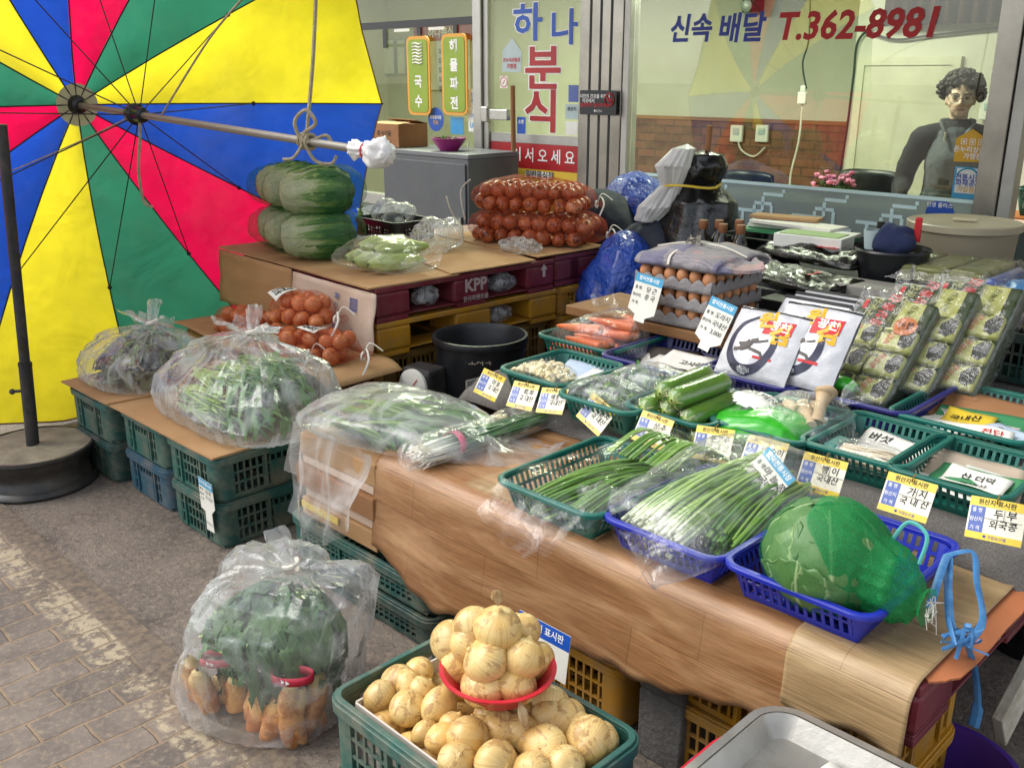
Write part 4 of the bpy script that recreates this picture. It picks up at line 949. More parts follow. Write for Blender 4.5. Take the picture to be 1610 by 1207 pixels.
# ------------------------------------------------------------------ the covered table
TZ = .50
TU0, TU1, TV = -2.0, -.49, 1.47
pallet(.76, 1.1, .13, M['maroon'], W(TU0 + .39, TV + .58, TZ - .135), YAW, 'maroon pallet under the left half of the wood patterned cover')
pr_ = pallet(.72, 1.1, .13, M['maroon'], W(TU1 - .365, TV + .58, TZ - .135), YAW, 'maroon pallet end showing at the right of the table with white letters')
letters(pr_, [('KPP', .05 - .24, .075, .085, M['pallet_white'], .04)], 0, lambda a, b, l: (.3615, a, b))
gh = (TZ - .136) / 2
gg = 'dark green crates under the left end of the table'
crate(.66, .42, .1, M['crate_dark'], W(-2.08, 1.44 + .21, 0), 'dark green crate on the ground under the left end of the table', gg)
crate(.66, .42, .1, M['crate_green'], W(-2.10, 1.445 + .21, .1), 'green crate directly under the left end of the table', gg)
yg = 'yellow crates under the table'
for i, u in enumerate((-1.42, -.80)):
    for j in range(2): crate(.5, .36, gh, M['crate_yellow'], W(u, 1.52 + .2, j * gh), f'{("lower","upper")[j]} yellow crate under the {("middle","right part")[i]} of the table', yg)
M['cinder'] = mat('cinder_block', '#6f6d6a', '#565452', scale=12, rough=.95, bump=.8, bscale=70)
for i in range(2):
    t = thing('cinder_block', f'{("rough grey cinder block at ground level","upper rough grey cinder block")[i]} between the yellow crates', 'cinder block', W(-1.05, 1.58, i * .182), YAW, 'cinder blocks under the table'); mb = MB()
    mb.bb(-.06, .06, -.06, .3, 0, .18); mb.build('body', M['cinder'], t, bevel=.006)
def wood_mat(name, a, b, c, worn='#cfa87b'):
    n = NT(name); lu = n.attr('lu', 'Vector')
    br = n.n('TexBrick', {'Vector': lu, 'Scale': 1.0, 'Mortar Size': .0011, 'Brick Width': .46, 'Row Height': .105, 'Color1': C(a), 'Color2': C(b), 'Mortar': C(c)}, offset=.37)
    g1 = n.noise(n.n('Mapping', {'Vector': lu, 'Scale': (1.5, 62, 1)}).outputs[0], 3, 7, .65, .8)
    g2 = n.noise(n.n('Mapping', {'Vector': lu, 'Scale': (5, 190, 1)}).outputs[0], 2, 4, .6)
    big = n.noise(n.n('Mapping', {'Vector': lu, 'Scale': (1.2, 6, 1)}).outputs[0], 2, 4, .6, .5)
    col = n.mix(n.ramp(g1, [(.38, .0), (.68, .75)]), br.outputs['Color'], C(c))
    col = n.mix(n.math('MULTIPLY', n.ramp(g2, [(.46, 0.0), (.62, 1.0)]), .6), col, C(c))
    col = n.mix(n.ramp(big, [(.45, .0), (.75, .55)]), col, C(worn))
    spots = n.ramp(n.noise(n.n('Mapping', {'Vector': lu, 'Scale': (9, 9, 1)}).outputs[0], 3, 7, .8), [(.63, 0.0), (.72, 1.0)])
    col = n.mix(n.math('MULTIPLY', spots, .45), col, C('#5d4630'))
    rg = n.math('ADD', n.math('MULTIPLY', big, .25), .25)
    p = n.bsdf(Base_Color=col, Roughness=rg); n.set(p.inputs['Normal'], n.bump(n.math('ADD', g1, n.math('MULTIPLY', n.noise(n.n('Mapping', {'Vector': lu, 'Scale': (6, 6, 1)}).outputs[0], 1, 3), 6.0)), .18, .004))
    return n.fin(p.outputs[0])
M['wood_cover'] = wood_mat('printed_wood_cover', '#a87a50', '#956942', '#6b4728')
M['wood_pale'] = wood_mat('pale_wood_cover', '#b99b70', '#a98b62', '#7d6544', '#c6ac80')
def cover(name, label, u0, u1, v1, m, zoff, zb, bulge, nu=90):
    rad = .05
    def pt(a, b):
        u = lerp(u0, u1, a); top = v1 - (TV + rad); arc = rad * 1.5708; drop = TZ - rad - zb(u)
        tot = top + arc + drop; s = b * tot
        if s < top: v, z = v1 - s, TZ
        elif s < top + arc: q = (s - top) / rad; v, z = TV + rad - rad * math.sin(q), TZ - rad + rad * math.cos(q)
        else:
            k = (s - top - arc); v, z = TV - bulge(u) * (k / .25) ** 1.3 + .012 * math.sin(u * 9 + 1) * (k / .25), TZ - rad - k
        z += .0025 * nz(u * 5, s * 5) + zoff
        if s >= top: v -= zoff
        return Vector((u, v, z)), (u, s, 0)
    mb = MB(); nv = 44; vs = []; lu = []
    for i in range(nv + 1):
        for j in range(nu + 1):
            p, l = pt(j / nu, i / nv); vs.append(p - Vector((u0, TV, 0))); lu.append(l)
    mb.add(vs, [(i * (nu + 1) + j, (i + 1) * (nu + 1) + j, (i + 1) * (nu + 1) + j + 1, i * (nu + 1) + j + 1) for i in range(nv) for j in range(nu)], 0, None, lu)
    o = mb.build(name, m, None, loc=W(u0, TV, 0), rot=YAW, solid=.003, sharp=0); return tag(o, label, 'table cover')
def zb1(u):
    tb = [(-2.02, .235), (-1.93, .215), (-1.82, .18), (-1.7, .165), (-1.55, .20), (-1.35, .235), (-1.1, .26), (-.75, .315), (-.4, .36)]
    return prof(tb, u)[0] + .004 * math.sin(u * 60)
cover('table_cover', 'brown wood patterned linoleum draped over the front of the table', TU0 - .015, TU1 - .2, 1.99, M['wood_cover'], .002, zb1, lambda u: .035)
cover('table_cover', 'paler wood patterned linoleum piece at the right end of the table', TU1 - .245, TU1 - .01, 1.99, M['wood_pale'], .0065, lambda u: .36 + .012 * math.sin(u * 30), lambda u: .03, 30)
# orange cardboard lining under the right end
sheet('cardboard_sheet', 'orange brown cardboard sticking out under the pale linoleum at the table end', [(TU1 - .0, TV + .05), (TU1 + .035, TV + .1), (TU1 + .03, TV + .55), (TU1 - .12, TV + .55), (TU1 - .1, TV + .1)], TZ - .0045, .004, mat('orange_cardboard', '#b06a40', rough=.8), 'cardboard')
# raised carpet platform behind
RZ = .56; RV0, RV1 = 1.965, 2.05; RU0, RU1 = -2.2, -.42
def carpet_mat():
    n = NT('grey_carpet'); v = n.co('Object'); a = n.noise(v, 200, 4, .8); b = n.noise(v, 8, 5)
    col = n.mix(n.ramp(a, [(.35, 0.0), (.7, 1.0)]), C('#5a5652'), C('#96918a')); col = n.mix(n.math('MULTIPLY', b, .5), col, C('#6f6a62'))
    p = n.bsdf(Base_Color=col, Roughness=.95); n.set(p.inputs['Normal'], n.bump(a, .9, .006)); return n.fin(p.outputs[0])
M['carpet'] = carpet_mat()
pf = thing('platform', 'low wooden platform under the grey carpet at the back of the table', 'platform', W((RU0 + RU1) / 2, 2.6, 0), YAW)
mb = MB(); mb.bb(-.88, .88, -.5, .75, RZ - .03, RZ - .006); mb.build('board', M['card_brown'], pf, False)
for x in (-.7, 0, .55): mb = MB(); mb.bb(x - .04, x + .04, -.1, .7, 0, RZ - .031); mb.build('trestle', M['black_plastic'], pf, False)
cv = MB()
def cpt(a, b):
    u = lerp(0, RU1 - RU0, a); s = b * 1.82
    if s < .13: k = s / .13; v, z = lerp(RV0 - .01, RV1, k), lerp(TZ + .006, RZ, k ** .8)
    else: v, z = RV1 + (s - .13) * .8, RZ
    e = max(0, (u - (RU1 - RU0) + .1) / .1)
    z += .005 * nz(u * 6, s * 7) - (.10 * e * e); w0 = .012 * nz(u * 3, 5)
    return Vector((u, v - RV0 + w0, z))
cv.grid(cpt, 70, 40)
tag(cv.build('carpet', M['carpet'], None, loc=W(RU0, RV0, 0), rot=YAW, solid=.006), 'rough grey carpet covering the raised back of the table', 'carpet')
# left side of the platform: carpet edge hanging
mb = MB(); mb.grid(lambda a, b: Vector((-.006 + .01 * nz(a * 4, b * 4), lerp(0, .7, a), lerp(RZ - .003, .33 + .05 * a, b))), 20, 8)
tag(mb.build('carpet', M['carpet'], None, loc=W(RU0, RV0 + .03, 0), rot=YAW, solid=.006), 'grey carpet edge hanging down at the left end of the platform', 'carpet')
BZ = RZ + .084
gt = 'green plastic baskets of vegetables'; gb = 'blue plastic baskets'
TP, BP = M['teal_plastic'], M['blue_plastic']
B = {}
B['garlic'] = basket_at(883, 606, BZ, .285, .32, TP, 'green basket holding the peeled garlic', gt)
B['greens'] = basket_at(990, 650, BZ, .285, .33, TP, 'green basket with a bag of small greens beside the zucchini', gt)
B['zuc'] = basket_at(1108, 670, BZ, .29, .33, TP, 'green basket piled with zucchini', gt)
B['mush'] = basket_at(1258, 697, BZ, .29, .33, TP, 'green basket holding the bright green mushroom bag', gt)
B['enoki'] = basket_at(1418, 735, BZ, .285, .33, TP, 'green basket with a pale enoki mushroom pack', gt)
B['paper'] = basket_at(1580, 784, BZ, .285, .33, TP, 'green basket with green edged papers at the right end of the row', gt)
B['carrot'] = basket_at(962, 553, BZ, .36, .40, TP, 'green basket holding the bag of carrots', gt)
B['navy'] = basket_at(1080, 590, BZ + .004, .36, .38, M['navy_plastic'], 'navy blue basket with flat white packets behind the zucchini', gb)
B['laver'] = basket_at(1240, 612, BZ + .008, .33, .36, M['navy_plastic'], 'dark blue basket under the white laver bags', gb)
B['box'] = basket_at(1422, 650, BZ + .004, .31, .44, M['navy_plastic'], 'dark blue basket under the green laver boxes', gb)
B['kale'] = basket_at(1612, 697, BZ, .37, .42, TP, 'large green basket of loose papers at the far right', gt)
tz = TZ + .008 + .078
B['chive'] = basket_at(934, 812, tz, .33, .42, TP, 'green basket under the clear bag of long stems on the table', gt, .078)
B['stem'] = basket_at(1128, 880, tz, .32, .43, BP, 'bright blue basket filled with bagged garlic stems', gb, .078)
B['cab'] = basket_at(1368, 972, tz + .002, .325, .43, BP, 'bright blue basket holding the netted cabbage', gb, .078)
# ================================================================== GOODS: helpers
def leaf(mb, b, d, L, wd, curl=.6, up=Vector((0, 0, 1)), a=None, n=5, wav=.0, fold=.35):
    d = Vector(d).normalized(); b = Vector(b); s = d.cross(up)
    s = s.normalized() if s.length > 1e-4 else Vector((1, 0, 0)); nrm = s.cross(d).normalized(); a = random.random() if a is None else a
    vs = []; lu = []; p = b.copy(); dd = d.copy(); ph = random.uniform(0, 6)
    for i in range(n + 1):
        t = i / n; w_ = wd * (math.sin(math.pi * min(1, t * .86 + .07)) ** .8) * (.5 + .5 * t if t < .4 else 1)
        for k in (-1, -.5, 0, .5, 1):
            vs.append(p + s * k * w_ / 2 + nrm * (abs(k) * w_ * fold * .5 + wav * math.sin(ph + t * 14 + k * 2) * abs(k))); lu.append(((k + 1) / 2, t, 0))
        dd = (dd - nrm * curl / n).normalized(); nrm = s.cross(dd).normalized(); p = p + dd * (L / n)
    mb.add(vs, [(i * 5 + k, i * 5 + k + 1, (i + 1) * 5 + k + 1, (i + 1) * 5 + k) for i in range(n) for k in range(4)], 0, a, lu)
def stems(mb, p0, p1, n, R0, R1, r, bow=.0, sides=5, jit=.03, flat=1.0, sag=0.0, seg_=6, tip=.6, mid=1.0):
    # a bundle of n stems from p0 to p1
    p0, p1 = Vector(p0), Vector(p1); ax = (p1 - p0); L = ax.length; t = ax.normalized(); s = t.cross(Vector((0, 0, 1))).normalized(); u = s.cross(t)
    for i in range(n):
        q = random.uniform(0, 6.283); rr = math.sqrt(random.random()); q1 = q + random.uniform(-.5, .5); l0, l1 = random.uniform(-jit, jit), 1 + random.uniform(-jit * 3, jit)
        pts = []
        for k in range(seg_ + 1):
            f = k / seg_; rad = lerp(R0, R1, f) * (1 + (mid - 1) * math.sin(math.pi * f)); g = lerp(q, q1, f)
            pts.append(p0 + ax * lerp(l0, l1, f) + s * math.cos(g) * rr * rad + u * math.sin(g) * rr * rad * flat + Vector((0, 0, 1)) * (bow * math.sin(math.pi * f) - sag * f * f) + Vector((nz(i, f * 2), nz(i, f * 2, 5), nz(i, f * 2, 9))) * .012 * f)
        rk = r * random.uniform(.75, 1.25); mb.tube(pts, [rk * lerp(1, tip, k / seg_) for k in range(seg_ + 1)], sides, 0, random.random(), caps=False)
def loft(mb, st, nt=40, na=40, amp=.006, f1=4, ridge=.5, seed=0, sq=.85, floor=None, m=0, flat=.5):
    # tube of varying section along stations (point at the bottom centre, half width, height); its underside lies flat
    P_ = bez([s[0] for s in st], 12); Wd = [q.x for q in bez([(s[1], s[2], 0) for s in st], 12)]; Hh = [q.y for q in bez([(s[1], s[2], 0) for s in st], 12)]
    N = len(P_); vs = []; lu = []
    for i in range(nt + 1):
        f = i / nt * (N - 1); k = min(int(f), N - 2); g = f - k; p = lerp(P_[k], P_[k + 1], g); wd = max(.002, lerp(Wd[k], Wd[k + 1], g)); h = max(.002, lerp(Hh[k], Hh[k + 1], g))
        t = (P_[min(k + 1, N - 1)] - P_[max(k - 1, 0)]).normalized(); s = Vector((-t.y, t.x, 0)); s = s.normalized() if s.length > 1e-4 else Vector((1, 0, 0))
        for j in range(na):
            q = 2 * math.pi * j / na; cx, sy = math.cos(q), math.sin(q)
            x = math.copysign(abs(cx) ** sq, cx) * wd; y = h * (flat + (1 - flat) * math.copysign(abs(sy) ** sq, sy)) if sy > 0 else h * flat * (1 + math.copysign(abs(sy) ** .7, sy))
            o = p + s * x + Vector((0, 0, y))
            n1 = fbm(o * f1 + Vector((seed, 0, seed * .7)), 3); n2 = 1 - abs(noise.noise(Vector((q * 2.2, i / nt * 3, seed)))) * 2; n3 = abs(noise.noise(Vector((o.x * 22, o.y * 22, o.z * 22 + seed))))
            k2 = amp * (n1 * 1.4 + ridge * n2 + ridge * 1.2 * n3) * (1 if sy > -.3 else .2)
            o = o + (s * cx + Vector((0, 0, max(0, sy)))) * k2
            if floor is not None: o.z = max(o.z, floor)
            vs.append(o); lu.append((j / na, i / nt, 0))
    mb.add(vs, [(i * na + j, i * na + (j + 1) % na, (i + 1) * na + (j + 1) % na, (i + 1) * na + j) for i in range(nt) for j in range(na)], m, None, lu)
def sack(mb, a, b, H, kx=0, ky=0, kr=.02, wr=.012, seed=0, nu=110, nv=46, sq=.8, tab=None, rot=0, floor=0.0):
    # tied polythene sack: foot a x b, gathered at height H over (kx, ky)
    tab = tab or [(0, 0, 0), (.07, .75, 0), (.13, .97, .02), (.22, 1.04, .12), (.45, 1.06, .42), (.6, .96, .62), (.74, .72, .80), (.86, .38, .92), (.95, .1, .99), (1, .06, 1)]
    vs = []; lu = []; cr, sr = math.cos(rot), math.sin(rot)
    for i in range(nv + 1):
        t = i / nv; rs, hh = prof(tab, t); g = max(0, (t - .35) / .65)
        for j in range(nu):
            q = 2 * math.pi * j / nu; cx, sy = math.cos(q), math.sin(q)
            x = math.copysign(abs(cx) ** sq, cx) * a * rs; y = math.copysign(abs(sy) ** sq, sy) * b * rs
            fo = (1 - 2 * abs(noise.noise(Vector((cx * 5.5 + seed, sy * 5.5, t * .7))))) * (.2 + 1.6 * g * (1 - .55 * g)) + .6 * (1 - 2 * abs(noise.noise(Vector((cx * 13 + seed, sy * 13, t * 1.6)))))
            lo = fbm(Vector((cx * 1.5 + seed, sy * 1.5, t * 3)), 3)
            k = 1 + (wr * fo + wr * 1.8 * lo) / max(.03, math.hypot(x, y)) * (1 if t > .08 else 0)
            k = max(.25, k)
            px_, py_ = x * k, y * k; px_ += kx * hh ** 1.4; py_ += ky * hh ** 1.4
            z = H * hh + (wr * .8 * lo if .1 < t < .9 else 0)
            vs.append(Vector((px_ * cr - py_ * sr, px_ * sr + py_ * cr, max(floor, z)))); lu.append((j / nu, t, 0))
    mb.add(vs, [(i * nu + j, i * nu + (j + 1) % nu, (i + 1) * nu + (j + 1) % nu, (i + 1) * nu + j) for i in range(nv) for j in range(nu)], 0, None, lu)
def ear(mb, p, d, L, w0, w1, seed=0, n=14, curl=.3):
    # loose gathered end of a bag beyond its knot
    p = Vector(p); d = Vector(d).normalized(); s = d.cross(Vector((0, 0, 1))); s = s.normalized() if s.length > .01 else Vector((1, 0, 0)); u = s.cross(d)
    def fn(a, b):
        w_ = lerp(w0, w1, b ** .7) * (1 - .25 * max(0, b - .8) / .2 * abs(2 * a - 1)); x = (a - .5) * 2 * w_
        return p + d * (L * b) + s * x + u * (w_ * .5 * (math.sin(a * 11 + seed + b * 2) * .55 + math.sin(a * 5 + seed * 2)) * (.25 + .75 * b) - curl * b * b * L * .5) + Vector((nz(a * 4, b * 4, seed), nz(a * 4, b * 4, seed + 9), nz(a * 4, b * 4, seed + 4))) * .25 * w_
    mb.grid(fn, 22, n)
def lump(mb, c, r, amp=.35, f=2.2, seed=0, nu=30, nv=18, zmin=None, ridge=.25, m=0):
    c = Vector(c); r = r if isinstance(r, (tuple, list)) else (r, r, r); rm_ = min(r)
    def fn(u, v):
        th = 2 * math.pi * u; ph = math.pi * v; d = Vector((math.sin(ph) * math.cos(th), math.sin(ph) * math.sin(th), -math.cos(ph)))
        p = Vector((d.x * r[0], d.y * r[1], d.z * r[2])); q = p / rm_ * f * .5 + Vector((seed, seed * .3, 0)); nn = Vector((d.x / r[0], d.y / r[1], d.z / r[2])).normalized()
        k = amp * .75 * noise.noise(q) + ridge * .28 * (.35 - abs(noise.noise(q * 2.1 + Vector((0, seed, 0))))) + ridge * .1 * (.3 - abs(noise.noise(q * 5 + Vector((seed, 0, 0)))))
        p = c + p + nn * (rm_ * k)
        if zmin is not None: p.z = max(p.z, zmin)
        return p
    mb.grid(fn, nu, nv, m, None, True)
def leafmat(name, a, b, vein='#9db56a', vs=.35, rough=.45):
    n = NT(name); lu = n.n('SeparateXYZ', {0: n.attr('lu', 'Vector')}); x, y = lu.outputs[0], lu.outputs[1]
    dx = n.math('ABSOLUTE', n.math('SUBTRACT', x, .5)); mid = n.math('LESS_THAN', dx, .045)
    br = n.math('SINE', n.math('MULTIPLY', n.math('SUBTRACT', y, n.math('MULTIPLY', dx, .8)), 42.0)); side = n.math('GREATER_THAN', br, .93)
    vn = n.math('MAXIMUM', mid, n.math('MULTIPLY', side, .5))
    col = n.mix(n.attr('var'), C(a), C(b)); col = n.mix(n.math('MULTIPLY', n.ramp(n.noise(n.co(), 30, 4), [(.4, 0.0), (.7, 1.0)]), .35), col, C(a)); col = n.mix(n.math('MULTIPLY', vn, vs), col, C(vein))
    p = n.bsdf(Base_Color=col, Roughness=rough); t = n.n('BsdfTranslucent', {'Color': col})
    return n.fin(n.n('MixShader', {0: .2, 1: p.outputs[0], 2: t.outputs[0]}).outputs[0])
def stemmat(name, a, b, base=None, rough=.4, b0=.0, b1=.3):
    n = NT(name); lu = n.n('SeparateXYZ', {0: n.attr('lu', 'Vector')}).outputs[0]
    col = n.mix(n.attr('var'), C(a), C(b)); col = n.mix(n.math('MULTIPLY', n.noise(n.co(), 40, 3), .4), col, C(a))
    if base: col = n.mix(n.ramp(lu, [(b0, 1.0), (b1, 0.0)]), col, C(base))
    return n.fin(n.bsdf(Base_Color=col, Roughness=rough).outputs[0])
M['leaf'] = leafmat('green_leaf', '#3c6a36', '#689a4a'); M['leaf_dark'] = leafmat('dark_leaf', '#2f5433', '#5c874c', '#7f9d5f'); M['leaf_light'] = leafmat('light_leaf', '#55803a', '#86a84e', '#cfdca0')
M['leaf_purple'] = leafmat('mustard_leaf', '#503f50', '#67843f', '#8a7a6a')
M['stem'] = stemmat('green_stem', '#4f7d2c', '#86ab45'); M['stem_light'] = stemmat('pale_stem', '#7aa04a', '#a9c46c', '#e6ead0', b1=.18); M['chive'] = stemmat('scallion_stem', '#2f5c33', '#4c7d42', '#f0efe0', b0=.1, b1=.3)
M['root_fibre'] = stemmat('root_fibres', '#a98d6b', '#cdb592')

def onion_mat(name, a, b, c, skin='#8a4f22', dark=.5):
    n = NT(name); o = n.n('TexCoord').outputs['Object']; s = n.n('SeparateXYZ', {0: o}); rn = n.n('ObjectInfo').outputs['Random']
    ang = n.math('ARCTAN2', s.outputs[1], s.outputs[0])
    off = n.math('MULTIPLY', rn, 50.0)
    v1 = n.n('CombineXYZ', {0: n.math('MULTIPLY', n.math('SINE', ang), 1.0), 1: n.math('COSINE', ang), 2: off})
    st = n.noise(v1.outputs[0], 13, 4, .7); st2 = n.noise(v1.outputs[0], 30, 2)
    ov = n.n('VectorMath', {0: o, 1: n.n('CombineXYZ', {0: off, 1: off, 2: off}).outputs[0]}, operation='ADD').outputs[0]
    pt = n.noise(ov, 24, 6, .65, 1.5); big = n.noise(ov, 13, 3)
    col = n.mix(n.ramp(big, [(.35, 0.0), (.65, 1.0)]), C(a), C(b)); col = n.mix(n.math('MULTIPLY', n.ramp(st, [(.5, 0.0), (.62, 1.0)]), .5), col, C(c))
    col = n.mix(n.math('MULTIPLY', n.ramp(pt, [(.545, 0.0), (.575, 1.0)]), dark), col, C(skin)); col = n.mix(n.math('MULTIPLY', n.ramp(st2, [(.62, 0.0), (.66, 1.0)]), .35), col, C(skin))
    k = n.math('ADD', n.math('MULTIPLY', rn, .3), .82); col = n.mix(1.0, col, n.n('CombineColor', {0: k, 1: k, 2: k}).outputs[0], 'MULTIPLY')
    p = n.bsdf(Base_Color=col, Roughness=n.math('ADD', n.math('MULTIPLY', pt, .35), .10)); n.set(p.inputs['Normal'], n.bump(n.math('ADD', st, n.math('MULTIPLY', n.ramp(pt, [(.545, 0.0), (.575, 1.0)]), .5)), .25, .002))
    return n.fin(p.outputs[0])
M['onion'] = onion_mat('yellow_onion', '#e6cb8a', '#d8b066', '#c0904c', '#97663a', .55); M['onion_red'] = onion_mat('red_onion_skin', '#c9764a', '#a9522f', '#8d3a1e', '#54210f', .85); M['onion_orange'] = onion_mat('orange_onion_skin', '#d58a55', '#c67040', '#a8552e', '#8a3c1c', .5)
M['dry_skin'] = mat('dry_onion_skin', '#b98a55', '#e0c99a', scale=30, rough=.6, transl=.3)
def onion_mesh(seed, r=.041, neck=1.0):
    mb = MB(); sq = .86 + .12 * nz(seed, 3)
    P_ = [(.05, -.93), (.25, -.99), (.55, -.85), (.85, -.5), (.99, -.08), (.95, .3), (.76, .66), (.5, .86), (.24, .95), (.12, 1.02), (.09, 1.1), (.02, 1.12)]
    q = bez([(a, b * sq if b < .9 else sq * .9 + (b - .9) * neck, 0) for a, b in P_], 2)
    def fn(u, v):
        k = v * (len(q) - 1); i = min(int(k), len(q) - 2); p = lerp(q[i], q[i + 1], k - i); th = u * 6.28318
        w_ = 1 + .035 * noise.noise(Vector((math.cos(th) * 1.2 + seed, math.sin(th) * 1.2, p.y))) + .004 * math.sin(th * 9 + seed)
        return Vector((p.x * math.cos(th) * r * w_, p.x * math.sin(th) * r * w_, p.y * r * w_))
    mb.grid(fn, 28, 22, cu=True)
    for k in range(7):
        a = k * .9 + seed; mb.tube([(.02 * r * math.cos(a), .02 * r * math.sin(a), -.9 * sq * r), (.2 * r * math.cos(a), .2 * r * math.sin(a), -1.04 * sq * r)], .0008, 3)
    return mb
ONS = [onion_mesh(s, .041, (.5, 1.1, .2, .7, .35)[s]).build('onion_proto', M['onion'], sharp=0) for s in range(5)]
for o in ONS: COL.objects.unlink(o)
def onion(p, r, k=None, rot=None, label=None, group=None, m=None, parent=None, name='onion'):
    o = bpy.data.objects.new(name, ONS[k if k is not None else random.randrange(5)].data); COL.objects.link(o); s = r / .041
    o.location = p; o.scale = (s * random.uniform(.95, 1.05), s * random.uniform(.95, 1.05), s * random.uniform(.92, 1.05))
    o.rotation_euler = rot or (random.uniform(-1.2, 1.2), random.uniform(-1.2, 1.2), random.uniform(0, 6.28))
    if m: o.material_slots[0].link = 'OBJECT'; o.material_slots[0].material = m
    if parent: o.parent = parent
    if label: tag(o, label, 'onion', group)
    return o

# ------------------------------------------------------------------ crate of yellow onions in front
oc = at(720, 985, .40); ou, ov = UV(oc)
OU0, OU1, OV0, OV1 = ou - .005, ou + .485, ov - .32, ov
ow = W((OU0 + OU1) / 2, (OV0 + OV1) / 2)
og = 'crates in front of the table'
crate(.49, .32, .228, M['crate_dark'], ow, 'dark green crate on the ground beneath the onion crate', og)
crate(.49, .32, .17, M['crate_green'], ow + Vector((0, 0, .229)), 'green crate heaped with loose yellow onions', og)
lm = MB(); lm.bb(-.195, .195, -.138, -.134, .03, .155); lm.bb(-.205, -.201, -.13, .13, .03, .15)
lno = lm.build('cardboard_lining', mat('white_print_card', '#cfc6ba', rough=.7), None, False, loc=ow + Vector((0, 0, .235)), rot=YAW); tag(lno, 'pale cardboard lining inside the onion crate', 'cardboard')
for i in range(46):
    a, b = i % 8, i // 8; onion(W(lerp(OU0 + .05, OU1 - .05, a / 7) + random.uniform(-.012, .012), lerp(OV0 + .05, OV1 - .05, b / 5) + random.uniform(-.01, .01), .322 + random.uniform(0, .015)), .038, label='yellow onion lying in the lower layer of the green crate', group='onions of the lower layer')
OUT = [(625, 1032, .034), (755, 1140, .034), (905, 1135, .035), (940, 1085, .034), (715, 1135, .032), (663, 1085, .036), (835, 1160, .034), (955, 1175, .034), (875, 1075, .034), (606, 1058, .039), (596, 1092, .036), (642, 1078, .038), (640, 1112, .038), (690, 1113, .043), (648, 1046, .034), (668, 1146, .03), (693, 1155, .034), (737, 1166, .046), (770, 1128, .038), (789, 1149, .041), (820, 1150, .04), (862, 1132, .040), (884, 1098, .046), (931, 1104, .042), (925, 1168, .047), (858, 1180, .045), (780, 1202, .043), (977, 1158, .038), (900, 1062, .036), (958, 1135, .034), (820, 1120, .036), (718, 1195, .038), (890, 1205, .04), (958, 1196, .04), (836, 1214, .04), (880, 1140, .036), (720, 1075, .035)]
for i, (px, py, r) in enumerate(OUT):
    p = at(px, py, .387); u_, v_ = UV(p); p = W(min(max(u_, OU0 + .05), OU1 - .05), min(v_, OV1 - .05), .387 + .012 * (r - .04) / .004 * .3); onion(p, r * .92, label='yellow onion lying loose around the red bowl', group='loose onions around the bowl')
bwc = at(783, 1082, .437)
bw = thing('bowl', 'shallow red plastic bowl heaped with onions', 'bowl', bwc)
mb = MB(); mb.lathe([(.001, 0), (.062, 0), (.07, .004), (.098, .04), (.106, .043), (.107, .047), (.099, .047), (.094, .042), (.066, .008), (.001, .006)], 48); mb.build('body', mat('red_bowl', '#c21f33', rough=.3, spec=.6), bw)
BO = [(724, 1046, .468, .040), (760, 1078, .470, .041), (810, 1076, .470, .040), (842, 1040, .468, .040), (720, 1015, .46, .04), (790, 1030, .46, .044), (765, 1036, .515, .045), (822, 1034, .515, .041), (708, 1008, .50, .041), (745, 985, .545, .041), (783, 988, .56, .044), (818, 992, .525, .038), (740, 1010, .52, .04)]
for i, (px, py, z, r) in enumerate(BO):
    top = i == 10
    onion(at(px, py, z), r, k=1 if top else None, rot=(.15, -.1, 1) if top else None, label='topmost onion of the bowl with a tall dry stem' if top else 'yellow onion piled in the red bowl', group=None if top else 'onions piled in the red bowl')
tp = at(783, 988, .56) + Vector((0, 0, .047)); mb = MB(); leaf(mb, tp, (-.1, 0, 1), .035, .022, .3, up=Vector((0, 1, 0))); leaf(mb, tp, (.0, 0, 1), .034, .02, -.3, up=Vector((0, -1, 0)))
o = mb.build('dry_stem', M['dry_skin'], None, solid=.0008); topo = [q for q in COL.objects if q.get('label', '').startswith('topmost onion')][0]; bpy.context.view_layer.update(); o.parent = topo; o.matrix_parent_inverse = topo.matrix_world.inverted()
mb = MB(); q = at(815, 1098, .475); leaf(mb, q, (.25, -.55, -.5), .05, .018, .5); o = mb.build('dry_skin', M['dry_skin'], None, solid=.0008); tag(o, 'curled piece of dry onion skin hanging over the bowl rim', 'onion skin')
sg = card('origin_sign', atv(852, 1016, 1.30), .15, .11, M['paper'], [(-.075, .018, .075, .055, M['sign_blue'])], [('원산지 표시판', 0, .037, .020, M['white_ink'], .02), ('품명 양파', 0, -.005, .018, M['ink'], .01), ('국내산', 0, -.034, .018, M['ink'], .01)], tilt=8, label='small blue topped origin sign standing behind the onion pile', cat='sign')

# ------------------------------------------------------------------ plastic bag of radishes on the ground
RB = Vector((-.625, 2.06, .004))
rb = thing('radish_bag', 'big tied clear plastic bag of radishes with leaves standing on the paving', 'bag of vegetables', RB, R(-22))
fm_ = MB(); tabr = [(0, 0, 0), (.06, .8, 0), (.12, 1.0, .015), (.22, 1.03, .14), (.42, .96, .48), (.56, .90, .74), (.68, .82, .92), (.79, .62, 1.01), (.9, .27, 1.02), (.96, .09, 1.0), (1, .07, 1.0)]
sack(fm_, .222, .175, .385, .11, .0, wr=.017, seed=3, tab=tabr, nu=150, nv=60)
kn = Vector((.11, 0, .388)); ear(fm_, kn + Vector((0, 0, .005)), (-.35, .1, .9), .10, .012, .03, 2); ear(fm_, kn, (.2, -.15, .5), .05, .012, .05, 5)
ear(fm_, (-.24, .02, .02), (-1, -.1, .1), .05, .01, .02, 7)
M['film_radish'] = film('radish_bag_film', .10, .26, .16, bs=10, bstr=.5, graze=.32)
fm_.build('plastic_film', M['film_radish'], rb, sharp=0)
